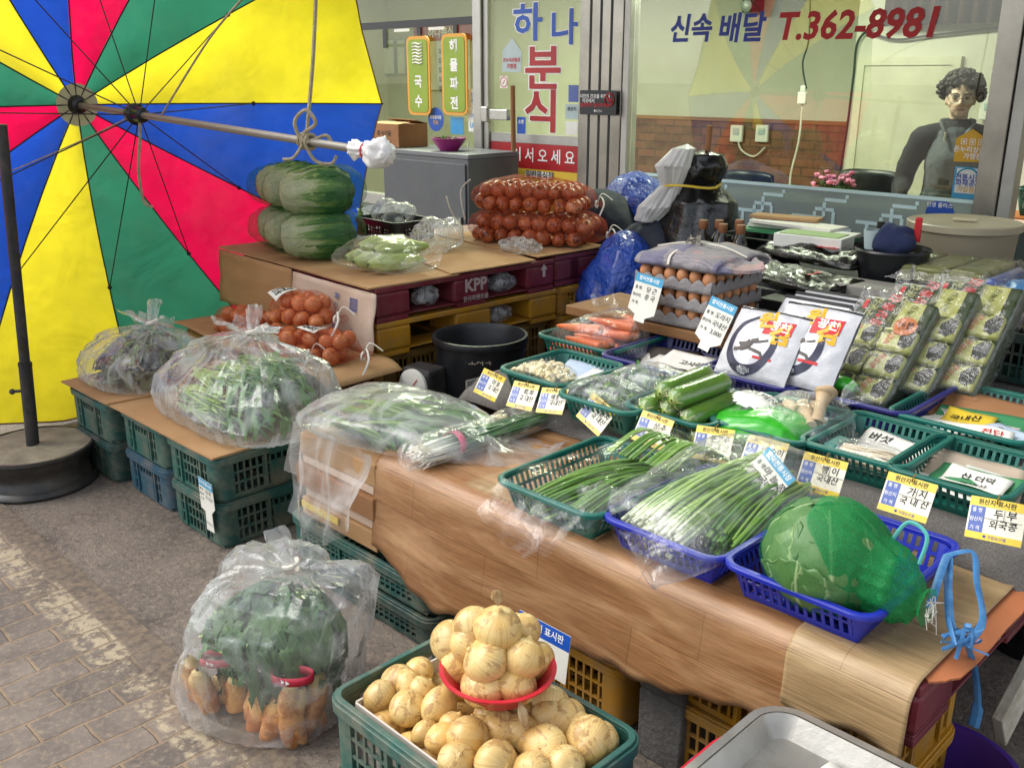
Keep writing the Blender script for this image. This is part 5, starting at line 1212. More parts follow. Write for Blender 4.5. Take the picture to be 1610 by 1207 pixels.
kt = MB(); kt.tube([kn + Vector((.016 * math.cos(a * .5), .016 * math.sin(a * .5), .002 * a - .008)) for a in range(16)], .006, 6); kt.build('knot', M['string_white'], rb)
def rad_mat():
    n = NT('radish_skin'); lu = n.n('SeparateXYZ', {0: n.attr('lu', 'Vector')}); y = lu.outputs[1]; o = n.co()
    col = n.mix(n.ramp(y, [(0.0, 1.0), (.38, 0.0)]), C('#dc9f58'), C('#cdb674')); col = n.mix(n.ramp(n.math('ADD', n.noise(o, 22, 6, .7), n.math('MULTIPLY', y, .16)), [(.5, 0.0), (.62, .9)]), col, C('#a86230'))
    col = n.mix(n.math('MULTIPLY', n.ramp(n.noise(o, 60, 5, .8), [(.6, 0.0), (.7, 1.0)]), .6), col, C('#8a5228'))
    return n.fin(n.bsdf(Base_Color=col, Roughness=.5).outputs[0])
M['radish'] = rad_mat()
def radish(p, d, L, r, seed=0, parent=None):
    d = Vector(d).normalized(); mb = MB(); s = d.orthogonal().normalized(); u = d.cross(s); p = Vector(p)
    def fn(a, b):
        rr = r * prof([(0, .25), (.04, .6), (.15, .9), (.4, 1.0), (.62, .88), (.78, .6), (.9, .25), (1, .03)], b)[0] * (1 + .07 * noise.noise(Vector((math.cos(a * 6.28) * 1.4, math.sin(a * 6.28) * 1.4, b * 6 + seed))) + .02 * math.sin(b * 40 + seed)); q = a * 6.28318
        return p + d * (L * b) + s * math.cos(q) * rr + u * math.sin(q) * rr + s * .02 * math.sin(b * 3 + seed)
    mb.grid(fn, 20, 26, cu=True); return mb.build('radish', M['radish'], parent)
rmi = rb.matrix_basis.inverted()
def rloc(px, py, v_): return rmi @ atY(px, py, v_)
RD = [(412, 1068, 2.0, 0), (448, 1072, 1.98, 0), (488, 1076, 1.97, .1), (345, 1060, 2.06, -.1), (395, 1080, 1.95, -.12), (428, 1085, 1.92, -.08), (468, 1090, 1.88, .0), (505, 1085, 1.87, .12), (325, 1050, 2.02, -.25), (298, 1030, 2.06, -.3), (360, 1065, 2.02, -.2), (525, 1070, 1.92, .2)]
for i, (px, py, Y, dx) in enumerate(RD):
    p = rloc(px, py, Y); p.y = max(p.y, -.10); p.x = max(-.175, min(.175, p.x)); radish(p, (dx * .25, -.06, -1), .185, .029, i, rb)
lvs = MB(); st_ = MB()
for c, n in (((.06, -.06), 60), ((-.13, .0), 40)):
    for i in range(n):
        b = Vector((c[0] + random.uniform(-.07, .07), c[1] + random.uniform(-.04, .05), .17 + random.uniform(-.01, .02)))
        d = Vector((random.uniform(-.5, .6), random.uniform(-.35, .5), random.uniform(.3, 1))).normalized()
        e = b + d * random.uniform(.04, .09); st_.tube([b - Vector((0, 0, .02)), lerp(b, e, .5) + Vector((0, 0, .005)), e], [.006, .005, .003], 5, 0, random.random()); leaf(lvs, e, d + Vector((0, 0, .2)), random.uniform(.07, .13), random.uniform(.025, .05), random.uniform(.8, 2.2), n=8, wav=.008)
for i in range(150):
    q = random.uniform(0, 6.28); h = random.uniform(.12, .31); k = .82 * (1 - max(0, h - .2) * 2.2); p = Vector((.07 + .19 * k * math.cos(q), .01 + .13 * k * math.sin(q), h)); leaf(lvs, p, (random.uniform(-1, 1), random.uniform(-1, 1), random.uniform(-.3, .8)), random.uniform(.07, .12), random.uniform(.028, .055), random.uniform(.5, 1.8), n=8, wav=.009)
def inside_sack(mb, a, b):
    mb.v = [(Vector(p) if True else p) for p in mb.v]; out = []
    for p in mb.v:
        h = min(1, max(0, p.z / .36)); sx = lerp(1.0, .72, max(0, (h - .4) / .6)); cx = .10 * h ** 1.4; x, y = p.x - cx, p.y; k = math.hypot(x / (a * sx), y / (b * sx))
        if k > .9: x, y = x / k * .9, y / k * .9
        out.append((x + cx, y, min(max(p.z, .012), .335 - .25 * max(0, k - .5))))
    mb.v = out
inside_sack(lvs, .225, .17); inside_sack(st_, .225, .17)
lvs.build('leaves', M['leaf_dark'], rb, sharp=0); st_.build('stalks', M['stem_light'], rb, sharp=0)
M['band_red'] = mat('red_band', '#bd1f3c', rough=.4)
for px, py, Y, r in ((452, 1078, 1.86, .055), (333, 1050, 1.99, .05)):
    p = rloc(px, py - 8, Y); mb = MB(); mb.grid(lambda a, b: p + Vector((math.cos(a * 6.28) * r, .02 + math.sin(a * 6.28) * r * .5, (b - .5) * .022 + .01 * math.cos(a * 6.28))), 28, 1, cu=True); k = mb.build('tie_band', M['band_red'], rb, solid=.001)
    letters(k, [('▶▶', p.x, 0, .014, M['white_ink'])], 0, lambda x, y, l: (x, p.y + .02 - r * .5 * math.sqrt(max(0, 1 - ((x - p.x) / r) ** 2)) - .002, p.z + y))

# ------------------------------------------------------------------ the two big bags on the left crates
def bigbag(px, py, a, b, H, kx, ky, label, seed, purple=False, rot=0.0):
    t = thing('vegetable_bag', label, 'bag of vegetables', at(px, py, CH * 2 + .018), YAW + rot, 'big clear bags of vegetables on the left crates')
    f = MB(); sack(f, a, b, H, kx, ky, wr=.018, seed=seed, nu=150, nv=60, sq=.66, tab=[(0, 0, 0), (.07, .85, 0), (.13, 1.0, .03), (.22, 1.05, .2), (.42, 1.0, .5), (.58, .82, .72), (.72, .55, .86), (.84, .28, .95), (.93, .1, 1.0), (1, .07, 1.02)])
    k = Vector((kx, ky, H)); ear(f, k, (.5, .3, .35), .09, .015, .045, seed); ear(f, k, (-.75, -.1, .25), .17, .015, .07, seed + 2); ear(f, k, (-.2, .2, .9), .11, .012, .035, seed + 4)
    f.build('plastic_film', M['film_big'], t, sharp=0)
    kt = MB(); kt.tube([k + Vector((.018 * math.cos(q * .5), .018 * math.sin(q * .5), .002 * q - .006)) for q in range(16)], .008, 6); kt.build('knot', M['string_white'], t)
    lv = MB(); ro = MB(); sm = MB()
    def clampv(mb):
        out = []
        for p in mb.v:
            p = Vector(p); h = min(1, max(0, p.z / H)); s = lerp(.97, .40, max(0, (h - .25) / .75) ** 1.1); cx, cy = kx * h ** 1.4, ky * h ** 1.4; x, y = (p.x - cx) / (a * s), (p.y - cy) / (b * s); q = (abs(x) ** 2.4 + abs(y) ** 2.4) ** (1 / 2.4)
            if q > .9: x, y = x / q * .9, y / q * .9
            out.append((x * a * s + cx, y * b * s + cy, min(max(p.z, .006), H * .8)))
        mb.v = out
    if not purple:
        for i in range(60): # roots end at the left front, tops to the right
            y = random.uniform(-b, b) * .85; z = random.uniform(.02, H * .55); x0 = -a * random.uniform(.35, .6)
            for j in range(4):
                q = Vector((x0 + random.uniform(-.03, .05), y, z)); ro.tube([q, q + Vector((-.06, random.uniform(-.03, .03), random.uniform(-.03, .02))), q + Vector((-.12 - random.uniform(0, .08), random.uniform(-.06, .06), random.uniform(-.08, .01)))], [.0036, .003, .0018], 4, 0, random.random())
            for j in range(5): sm.tube([(x0 - .02, y, z), (x0 + .12, y + random.uniform(-.02, .02), z + random.uniform(0, .04)), (x0 + .3, y + random.uniform(-.05, .05), z + random.uniform(-.02, .06))], [.0045, .004, .003], 5, 0, random.random())
        for i in range(150): leaf(lv, (random.uniform(-.1, .9) * a, random.uniform(-.9, .9) * b, random.uniform(.05, H * .72)), (random.uniform(.2, 1), random.uniform(-.8, .8), random.uniform(-.2, .5)), random.uniform(.1, .18), random.uniform(.02, .035), random.uniform(.3, 1.2), n=5)
    else:
        for i in range(230): leaf(lv, (random.uniform(-1, 1) * a, random.uniform(-1, 1) * b, random.uniform(.03, H * .75)), (random.uniform(-1, 1), random.uniform(-1, 1), random.uniform(-.2, .8)), random.uniform(.08, .15), random.uniform(.035, .07), random.uniform(.5, 1.8), n=5, wav=.005)
        for i in range(50): q = Vector((random.uniform(-1, 1) * a, random.uniform(-1, 1) * b, random.uniform(.03, H * .5))); ro.tube([q, q + Vector((random.uniform(-.06, .06), random.uniform(-.06, .06), .02))], .004, 5, 0, random.random())
        for i in range(10): q = Vector((random.uniform(-.8, .8) * a, -b * .6, random.uniform(.04, H * .5))); sm.tube([q, q + Vector((.03, 0, .06)), q + Vector((.05, 0, .12))], .005, 5, 0, random.random())
    for mb, nm, m in ((lv, 'leaves', M['leaf_purple'] if purple else M['leaf']), (ro, 'roots', M['root_fibre']), (sm, 'stalks', M['stem_light'])):
        clampv(mb); mb.build(nm, m, t, sharp=0)
    return t
M['film_big'] = film('big_bag_film', .12, .36, .18, bs=11, bstr=.5, stretch=(1, 1, .5), graze=.35)
bigbag(388, 652, .37, .225, .285, .0, .05, 'larger front plastic bag of rooted greens tied with a white knot', 5)
bigbag(218, 592, .25, .18, .215, .07, .05, 'plastic bag of purplish greens behind the larger one beside the parasol', 11, True)
dk = MB(); dk.grid(lambda a, b: (lerp(-.31, .31, a) * (1 - .0), -.215 - .012 * (1 - b) + .006 * nz(a * 9, b * 3) + .0 * a, lerp(.004, .07 + .012 * math.sin(a * 5), b)), 40, 6)

# ------------------------------------------------------------------ red net bags of onions
def onion_sack(name, label, loc, rot, L, Wd, H, r, m, seed, group=None, ties=True, lab=None, small=False):
    t = thing(name, label, 'sack of onions', loc, rot, group); rnd = random.Random(seed); n = 0
    nx = max(2, int(L / (r * 1.9))); ny = max(2, int(Wd / (r * 1.9))); nzz = max(1, int(H / (r * 1.6)))
    for k in range(nzz):
        for i in range(nx):
            for j in range(ny):
                x = -L / 2 + r + (i + .5 * (k % 2)) * r * 1.92 + rnd.uniform(-.005, .005); y = -Wd / 2 + r + (j + .5 * (k % 2)) * r * 1.9 + rnd.uniform(-.005, .005); z = r + k * r * 1.55 + rnd.uniform(-.004, .004)
                e = abs(x / (L / 2)) ** 3 + abs(y / (Wd / 2)) ** 3 + max(0, (z - H * .45) / (H * .55)) ** 3
                if e > .95 + .2 * rnd.random() or n >= 100: continue
                inner = k == 0 and 0 < i < nx - 1 and 0 < j < ny - 1 and nzz > 1
                if inner: continue
                onion((x, y, z), r * rnd.uniform(.9, 1.08), m=m, parent=t); n += 1
    nb = MB(); loft(nb, [((-L / 2 - .03, 0, H * .3), .012, .012), ((-L / 2 + .01, 0, .02), Wd * .3, H * .6), ((-L / 4, 0, 0), Wd / 2 + .004, H + .004), ((L / 4, 0, 0), Wd / 2 + .004, H + .002), ((L / 2 - .01, 0, .02), Wd * .32, H * .6), ((L / 2 + .03, 0, H * .28), .014, .014), ((L / 2 + .07, 0, H * .2), .03, .03)], 44, 40, r * .16, 9, .8, seed, floor=.002)
    nb.build('net', M['net_red'], t, sharp=0)
    if ties:
        s = MB(); e = Vector((L / 2 + .035, 0, H * .3)); s.tube([e + Vector((0, .016 * math.cos(q * .5), .016 * math.sin(q * .5))) for q in range(14)], .005, 5); s.tube(bez([e, e + Vector((.03, -.03, .04)), e + Vector((.06, -.07, .01)), e + Vector((.05, -.1, -.04))], 5), .0045, 5, flat=.4); s.tube(bez([e, e + Vector((.02, .02, .05)), e + Vector((.07, .03, .02))], 5), .0045, 5, flat=.4)
        s.build('string', M['string_white'], t)
    if lab:
        x0, y0, a_ = lab
        def fm(x, y, l): 
            X = x0 + x * math.cos(a_) - y * math.sin(a_); Y = y0 + x * math.sin(a_) + y * math.cos(a_); q = min(1, abs(2 * Y / Wd)); return (X, Y, H * (.5 + .5 * (1 - q ** 2.4) ** .5 if q < 1 else .5) + .012 + l)
        q = MB(); q.grid(lambda a, b: fm(lerp(-.05, .05, a), lerp(-.035, .035, b), 0), 10, 8); k = q.build('paper_label', M['paper'], t, solid=.0008)
        letters(k, [('신토불이', 0, .017, .022, M['ink'], .03), ('국내산', 0, -.012, .030, M['ink'], .04)], .0016, fm)
    return t
sg_ = 'small red net bags of onions on the cardboard shelf'
def shelf_at(px, py): return at(px, py, LZ + .012)
onion_sack('onion_net', 'small net bag of onions at the far left of the shelf against cardboard', shelf_at(385, 528), R(-40), .30, .15, .12, .033, M['onion_orange'], 21, sg_)
onion_sack('onion_net', 'small net bag of onions at the shelf front beside the big vegetable bag', shelf_at(440, 562), R(-35), .27, .15, .11, .034, M['onion_orange'], 22, sg_, lab=(-.03, -.02, .2))
onion_sack('onion_net', 'small net bag of onions at the right front corner of the shelf', shelf_at(515, 568), R(-20), .25, .16, .12, .034, M['onion_orange'], 23, sg_, lab=(-.06, .0, -.3))
tt = shelf_at(480, 548); tt.z += .105
onion_sack('onion_net', 'labelled net bag of onions lying on top of the other small ones', tt, R(-28), .27, .17, .125, .035, M['onion_orange'], 24, sg_, lab=(-.08, -.02, 1.2))
bgp = 'large red onion sacks on the pallets'
s0 = at(845, 385, PZ + .02)
onion_sack('onion_sack', 'lower large red net sack of onions on the pallet cardboard', s0 + Vector((0, .10, 0)), R(-22), .66, .33, .17, .039, M['onion_red'], 31, bgp)
onion_sack('onion_sack', 'upper large red net sack of onions lying on another sack', s0 + Vector((-.02, .15, .15)), R(-24), .60, .31, .15, .039, M['onion_red'], 32, bgp)
w_ = MB(); q0 = s0 + Vector((-.36, .15, .1)); w_.tube(bez([q0, q0 + Vector((-.02, 0, .14)), q0 + Vector((.03, 0, .2))], 6), .007, 6, flat=.5); w_.tube(bez([q0 + Vector((-.03, 0, -.03)), q0 + Vector((-.07, -.02, .05)), q0 + Vector((-.09, -.03, .12))], 6), .007, 6, flat=.5)
tag(w_.build('white_tie', M['string_white']), 'white plastic tie strips sticking up at the left of the onion sacks', 'tie')

# ------------------------------------------------------------------ napa cabbages in green nets
def napa_mat():
    n = NT('napa_leaf'); lu = n.n('SeparateXYZ', {0: n.attr('lu', 'Vector')}); x, y = lu.outputs[0], lu.outputs[1]; o = n.co()
    st = n.noise(n.n('CombineXYZ', {0: n.math('MULTIPLY', x, 9.0), 1: n.math('MULTIPLY', y, 1.6), 2: 0.0}).outputs[0], 2.2, 6, .65, .8)
    cr = n.noise(o, 34, 6, .7, 1.0); f = n.math('ADD', n.math('ADD', y, n.math('MULTIPLY', n.math('SUBTRACT', st, .5), .55)), n.math('MULTIPLY', n.math('SUBTRACT', cr, .5), .25))
    col = n.ramp(f, [(.0, C('#dedcb8')), (.30, C('#d6d8a8')), (.46, C('#8aa556')), (.64, C('#44713a')), (1.0, C('#2a4d2e'))])
    p = n.bsdf(Base_Color=col, Roughness=.5); n.set(p.inputs['Normal'], n.bump(n.math('ADD', cr, st), .7, .012)); return n.fin(p.outputs[0])
M['napa'] = napa_mat()
def napa(t, p, d, L, r, seed):
    d = Vector(d).normalized(); s = Vector((-d.y, d.x, 0)).normalized(); u = s.cross(d) * -1; p = Vector(p); mb = MB()
    def fn(a, b):
        rr = r * prof([(0, .02), (.02, .42), (.06, .58), (.2, .82), (.5, 1.02), (.75, .95), (.9, .66), (.97, .3), (1, .05)], b)[0]; q = a * 6.28318
        k = 1 + .10 * (1 - 2 * abs(noise.noise(Vector((math.cos(q) * 2.6 + seed, math.sin(q) * 2.6, b * 1.2))))) + .05 * fbm(Vector((math.cos(q) * 4, math.sin(q) * 4 + seed, b * 9)), 4)
        return p + d * (L * b) + s * math.cos(q) * rr * k + u * math.sin(q) * rr * k
    mb.grid(fn, 60, 44, cu=True); mb.build('napa_cabbage', M['napa'], t, sharp=0)
    for k in range(9):
        q0 = k * 2.4 + seed; hw = .55 + .12 * nz(k, seed); e0 = .93 + .05 * nz(k * 3, seed)
        def lf(a, b):
            bb = lerp(.015, e0, b); x = (a - .5) * 2; q = q0 + x * hw * (.55 + .6 * math.sin(3.1 * min(1, b * .8 + .1))); rr = r * prof([(0, .3), (.03, .52), (.08, .66), (.2, .86), (.5, 1.05), (.75, .99), (.9, .72), (1, .4)], bb)[0]
            kk = 1.03 + .01 * (k % 3) + .05 * x * x * b + .06 * max(0, abs(x) - .55) * math.sin(b * 38 + k + x * 5) + .03 * nz(q * 3, b * 4, k) - .05 * (1 - x * x) * .5
            return p + d * (L * bb) + s * math.cos(q) * rr * kk + u * math.sin(q) * rr * kk
        m_ = MB(); m_.grid(lf, 14, 30); m_.uvw = [(a_, b_ * .85 + .35 * abs(a_ - .5) * 2 - .12, 0) for a_, b_, _ in m_.uvw]; m_.build('outer_leaf', M['napa'], t, sharp=0)
    c = MB(); c.lathe([(.001, -.004), (.025, -.004), (.03, .004)], 16, p + d * .012, M=Matrix((s, u, d)).transposed()); c.build('cut_core', mat('cut_core', '#d8cfa8', '#b9a878', scale=30, rough=.7), t)
def cab_bag(px, py, z, label, seed):
    o = at(px, py, z); t = thing('cabbage_bag', label, 'bag of cabbages', o, PR, 'green net bags of napa cabbages'); L = .36; r = .1
    napa(t, (-.19, -.08, r), (-.12, 1, .0), L * .9, r, seed); napa(t, (.02, -.13, r), (.42, 1, .02), L * .95, r * 1.08, seed + 3); napa(t, (-.40, -.02, r * .98), (.3, 1, 0), L * .9, r * 1.0, seed + 6)
    n_ = MB(); loft(n_, [((-.47, .1, .08), .008, .008), ((-.45, .11, .03), .10, .12), ((-.38, .12, 0), .19, r * 2.0), ((-.15, .08, 0), .205, r * 2.05), ((.06, .05, 0), .215, r * 2.2), ((.2, .06, .02), .17, .17), ((.25, .08, .08), .008, .01)], 44, 44, .006, 5, .8, seed, floor=.002); n_.build('net', M['net_green'], t, sharp=0)
    return t
cab_bag(480, 402, PZ + .012, 'lower green net bag of napa cabbages on the cardboard', 1)
q = cab_bag(480, 402, PZ + .012, 'upper green net bag of napa cabbages lying on the other bag', 9); q.location = q.location + Vector((-.0, .03, .19))
yt = MB()
for i in range(9): leaf(yt, (0, 0, 0), (random.uniform(-.2, 1), random.uniform(-1, .4), random.uniform(-.4, .9)), random.uniform(.05, .09), random.uniform(.012, .03), random.uniform(.5, 1.5))
tag(yt.build('leaf_tuft', M['leaf_light'], None, loc=at(566, 330, PZ + .13), sharp=0), 'yellow green leaf tips poking out beside the black basket', 'leaves')
# ================================================================== GOODS on the table
def lean(p0, p1, udir=None):
    # frame with x along the stall, y from p0 towards p1, origin at p0
    x = udir or Vector((SQ, -SQ, 0)); y = (p1 - p0); y = (y - x * y.dot(x)).normalized(); z = x.cross(y)
    m = Matrix((x, y, z)).transposed().to_4x4(); m.translation = p0; return m
def thingm(name, label, cat, m, group=None):
    o = thing(name, label, cat, (0, 0, 0), 0, group); o.matrix_world = m; return o
def bagloft(mb, st, amp=.006, seed=0, floor=None, f1=6, ridge=.7, nt=64, na=56): loft(mb, st, nt, na, amp, f1, ridge, seed, floor=floor)

M['film_clear'] = film('very_clear_film', .0, .05, .06, bs=14, graze=.06, bstr=.4, gloss=.6); M['film_drape'] = film('draped_film', .16, .36, .16, bs=9, bstr=.5, stretch=(1, 1, .4), graze=.35)
# cardboard stack and bag at the left end of the table
t = thing('cardboard_stack', 'stack of flattened brown cartons under the leafy bag at the table end', 'cardboard', W(-2.185, 1.62, .204), YAW)
for i, (h0, h1, m, dx) in enumerate(((0, .06, 'card', 0), (.062, .1, 'card_pale', .01), (.102, .17, 'card_brown', -.008), (.172, .20, 'card_pale', .008), (.202, .27, 'card', .004))):
    mb = MB(); mb.bb(-.2 + dx, .18, -.16 + dx, .2, h0, h1); mb.build('carton', M[m], t, False, bevel=.004)
mb = MB(); mb.bb(-.19, .0, -.168, -.162, .03, .05); mb.build('yellow_tape', M['tag_yellow'], t, False)
t = thing('vegetable_bag', 'clear bag of long leafy greens lying on flattened cartons at the table end', 'bag of vegetables', W(-2.155, 1.62, .478), YAW)
g_ = MB()
for i in range(170):
    p = Vector((random.uniform(-.2, -.05), random.uniform(-.12, .14), random.uniform(.01, .07))); leaf(g_, p, (random.uniform(.7, 1), random.uniform(-.05, .35), random.uniform(-.05, .25)), random.uniform(.16, .30), random.uniform(.012, .024), random.uniform(.1, .5), n=5)
g_.build('greens', M['leaf_light'], t, sharp=0)
gd = MB()
for i in range(90): leaf(gd, (random.uniform(.05, .15), random.uniform(-.08, .18), random.uniform(.01, .09)), (1, random.uniform(-.3, .5), random.uniform(-.2, .4)), random.uniform(.1, .16), random.uniform(.02, .03), random.uniform(.3, 1), n=5)
gd.build('leaf_tops', M['leaf'], t, sharp=0)
f = MB(); bagloft(f, [((-.235, .0, .0), .13, .05), ((-.19, .0, -.002), .18, .10), ((0, .01, -.002), .19, .125), ((.2, .06, -.002), .17, .12), ((.34, .13, 0), .13, .06), ((.42, .17, .0), .12, .03), ((.50, .2, .005), .13, .025)], .008, 3, floor=-.003)
def tail(a, b):
    x = lerp(-.245, .15, a); dr = b * (.24 + .1 * math.sin(a * 3 + .4)) ; y = -.165 - .05 * b + .03 * nz(a * 7, b * 2) + .02 * math.sin(a * 17) * b; return Vector((x + .06 * b * (.3 - a) + .012 * nz(a * 9, b * 5, 3), y, .03 - dr))
f.grid(tail, 34, 24)
def tail2(a, b): return Vector((-.236 - .03 * b + .016 * nz(a * 6, b * 4, 8), lerp(-.165, .12, a) - .03 * b * (1 - a), .03 - b * (.16 + .05 * math.sin(a * 4))))
f.grid(tail2, 24, 18)
f.build('plastic_film', M['film_drape'], t, sharp=0)

# scallions in a clear bag
p0, p1 = at(668, 728, TZ + .01), at(850, 668, TZ + .012)
d_ = (p1 - p0); L_ = d_.length; th_ = math.atan2(d_.y, d_.x)
t = thing('scallion_bag', 'bundle of scallions with pink tape in a clear bag on the table', 'bundle of scallions', p0, th_)
st_ = MB(); stems(st_, (.0, 0, .026), (L_, 0, .03), 85, .036, .028, .0042, 0, 5, .04, .62, mid=1.25); st_.build('scallions', M['chive'], t, sharp=0)
ro = MB()
for i in range(120): q = Vector((random.uniform(-.012, .015), random.uniform(-.036, .036), random.uniform(.006, .05))); ro.tube([q, q + Vector((-.02, random.uniform(-.012, .012), random.uniform(-.01, .01)))], .0012, 3, 0, .9)
ro.build('roots', mat('white_roots', '#e8e2cf', rough=.6), t)
bd2 = MB(); bd2.grid(lambda a, b: Vector((.10 + .022 * (b - .5) + .008 * math.sin(a * 6.28), .043 * math.cos(a * 6.28), .031 + .031 * math.sin(a * 6.28))), 28, 2, cu=True); bd2.build('pink_tape', mat('pink_tape', '#d9607c', rough=.4), t, solid=.001)
f = MB(); bagloft(f, [((-.07, 0, .0), .02, .012), ((-.05, 0, 0), .05, .05), ((0, 0, -.002), .055, .068), ((L_ * .5, 0, -.002), .062, .07), ((L_ * .9, 0, 0), .055, .062), ((L_, 0, 0), .06, .04), ((L_ + .06, -.01, 0), .075, .025)], .006, 6, floor=-.003, f1=12); f.build('plastic_film', M['film_bright'] if 'film_bright' in M else M['film'], t, sharp=0)

def bcentre(k): return B[k].location.copy()
# long green stems in the green basket on the table
o = bcentre('chive'); t = thing('stem_bag', 'clear bag of long thin green stems lying in the green basket on the table', 'bag of vegetables', o + Vector((0, 0, .01)), YAW)
st_ = MB(); stems(st_, (-.02, -.17, .03), (.10, .2, .075), 85, .055, .07, .0036, .02, 5, .08, .55, .05, 8, .7); stems(st_, (.08, -.15, .03), (.11, .22, .07), 40, .04, .05, .0033, .02, 5, .1, .6, .06, 8, .7)
for i in range(26):
    a = random.uniform(-.05, .16); st_.tube(bez([(a, .08, .09), (a + .01, .2, .12), (a + .05, .26, .07), (a + random.uniform(.02, .1), .22, .02)], 4), .0034, 5, 0, random.random())
st_.build('stems', M['stem'], t, sharp=0)
f = MB(); bagloft(f, [((-.04, -.26, .0), .12, .02), ((-.03, -.23, .01), .13, .05), ((.0, -.16, .0), .15, .09), ((.06, .0, .0), .14, .125), ((.1, .16, .0), .135, .145), ((.12, .25, .01), .10, .10), ((.13, .29, .02), .04, .03)], .008, 14, floor=-.082, f1=8)
f.grid(lambda a, b: Vector((lerp(-.13, .13, a) - .02 * b, -.20 - .07 * b + .022 * nz(a * 4, b * 2, 2) + .006 * math.sin(a * 23 + b * 3) * b, .078 - .13 * b * (.55 + .5 * math.sin(a * 3)) + .01 * nz(a * 5, b * 3, 6))), 34, 22)
f.build('plastic_film', M['film_clear'], t, sharp=0)
# garlic stems in the blue basket
o = bcentre('stem'); t = thing('stem_bag', 'clear bag of bunched garlic stems lying in the blue basket on the table', 'bag of vegetables', o + Vector((0, 0, .01)), YAW)
st_ = MB(); stems(st_, (-.045, -.17, .04), (.0, .2, .085), 110, .085, .06, .0045, .03, 6, .05, .5, .02, 6, .8, 1.1); stems(st_, (-.02, -.17, .06), (.02, .19, .12), 55, .07, .05, .0045, .02, 6, .05, .5, .0, 6, .8); st_.build('light_stems', M['stem_light'], t, sharp=0)
st_ = MB(); stems(st_, (.095, -.1, .045), (.085, .2, .09), 65, .05, .05, .0042, .02, 6, .06, .7, .0, 6, .8); st_.build('dark_stems', M['stem'], t, sharp=0)
f = MB(); bagloft(f, [((-.03, -.25, .02), .13, .02), ((-.01, -.21, .02), .15, .08), ((.0, -.1, .015), .155, .14), ((.02, .05, .015), .16, .165), ((.02, .17, .02), .14, .165), ((.0, .24, .03), .10, .12), ((.0, .27, .05), .05, .05)], .008, 17, floor=.0, f1=8)
ear(f, (-.12, -.12, .09), (-1, -.3, -.2), .12, .05, .10, 3); f.build('plastic_film', M['film'], t, sharp=0)

# cabbage in a green net
def cabbage_mat():
    n = NT('cabbage_leaf'); lu = n.n('SeparateXYZ', {0: n.attr('lu', 'Vector')}); x = n.math('SUBTRACT', lu.outputs[0], .5); y = n.math('ADD', lu.outputs[1], .12)
    an = n.math('ARCTAN2', x, y); dist_ = n.math('MULTIPLY', n.math('SUBTRACT', n.noise(n.co(), 14, 3), .5), .35)
    v1 = n.ramp(n.math('ABSOLUTE', n.math('SINE', n.math('MULTIPLY', n.math('ADD', an, dist_), 9.0))), [(0.0, 1.0), (.16, 0.0)])
    v2 = n.ramp(n.math('ABSOLUTE', n.math('SINE', n.math('ADD', n.math('MULTIPLY', y, 26.0), n.math('MULTIPLY', n.math('ABSOLUTE', x), -30.0)))), [(0.0, .6), (.1, 0.0)])
    mid = n.ramp(n.math('ABSOLUTE', x), [(0.006, 1.0), (.02, 0.0)])
    vn = n.math('MAXIMUM', mid, n.math('MAXIMUM', n.math('MULTIPLY', v1, .75), n.math('MULTIPLY', v2, .35)))
    col = n.mix(n.attr('var'), C('#3f6d38'), C('#6f964e')); col = n.mix(n.math('MULTIPLY', n.noise(n.co(), 9, 4), .5), col, C('#335a32')); col = n.mix(n.math('MULTIPLY', vn, .75), col, C('#b9cf92'))
    p = n.bsdf(Base_Color=col, Roughness=.42); n.set(p.inputs['Normal'], n.bump(n.math('ADD', vn, n.math('MULTIPLY', n.noise(n.co(), 26, 4), .9)), .4, .006)); return n.fin(p.outputs[0])
M['cabbage'] = cabbage_mat()
cbp = at(1302, 872, .622); t = thing('cabbage', 'large round green cabbage in a green net bag tied with blue string', 'cabbage', cbp, YAW)
CR = .108
def cab_leaf(mb, d, up, ext, k, seed, var):
    d = Vector(d).normalized(); up = Vector(up); s = d.cross(up).normalized(); u = s.cross(d)
    def fn(a, b):
        x = (a - .5) * 2; y = (b - .45) * 2; q = Vector((x, y, 0)); w_ = ext * (1 + .12 * nz(a * 6 + seed, b * 6)); rad = min(1.0, math.hypot(x, y))
        sx, sy = (x * math.sqrt(max(0, 1 - y * y / 2)), y * math.sqrt(max(0, 1 - x * x / 2)))
        ang = math.hypot(sx, sy) * w_; dirn = (s * sx + u * sy); dirn = dirn.normalized() if dirn.length > 1e-6 else s
        v = d * math.cos(ang) + dirn * math.sin(ang); e = math.hypot(sx, sy)
        r = CR * (k + .04 * noise.noise(v * 3 + Vector((seed, 0, 0))) + .11 * max(0, e - .78) * (1 + 1.6 * nz(math.atan2(sy, sx) * 2.4, seed)))
        return Vector((v.x * r * 1.08, v.y * r * 1.05, v.z * r * .92))
    mb.grid(fn, 34, 34, a=var)
mb = MB(); mb.ball((0, 0, 0), (CR * 1.04, CR, CR * .9), 40, 28, a=.8, nz=.05); mb.build('heart', M['cabbage'], t, sharp=0)
for i, (d, up, e, k) in enumerate((((-.2, -.75, .5), (.1, .3, 1), 1.15, 1.02), ((-.85, -.4, .1), (0, 0, 1), 1.05, 1.05), ((.45, -.8, .1), (-.2, .2, 1), 1.1, 1.06), ((.2, .1, 1), (0, 1, .2), 1.1, 1.04), ((.95, -.1, .1), (0, .2, 1), 1.1, 1.03), ((-.5, .7, .3), (0, 0, 1), 1.1, 1.04), ((.0, -.55, -.6), (0, -.3, 1), 1.0, 1.08))):
    mb = MB(); cab_leaf(mb, d, up, e, k, i * 3.7, (.9, .35, .55, .6, .4, .5, .45)[i]); mb.build('leaf', M['cabbage'], t, sharp=0, solid=.0016)
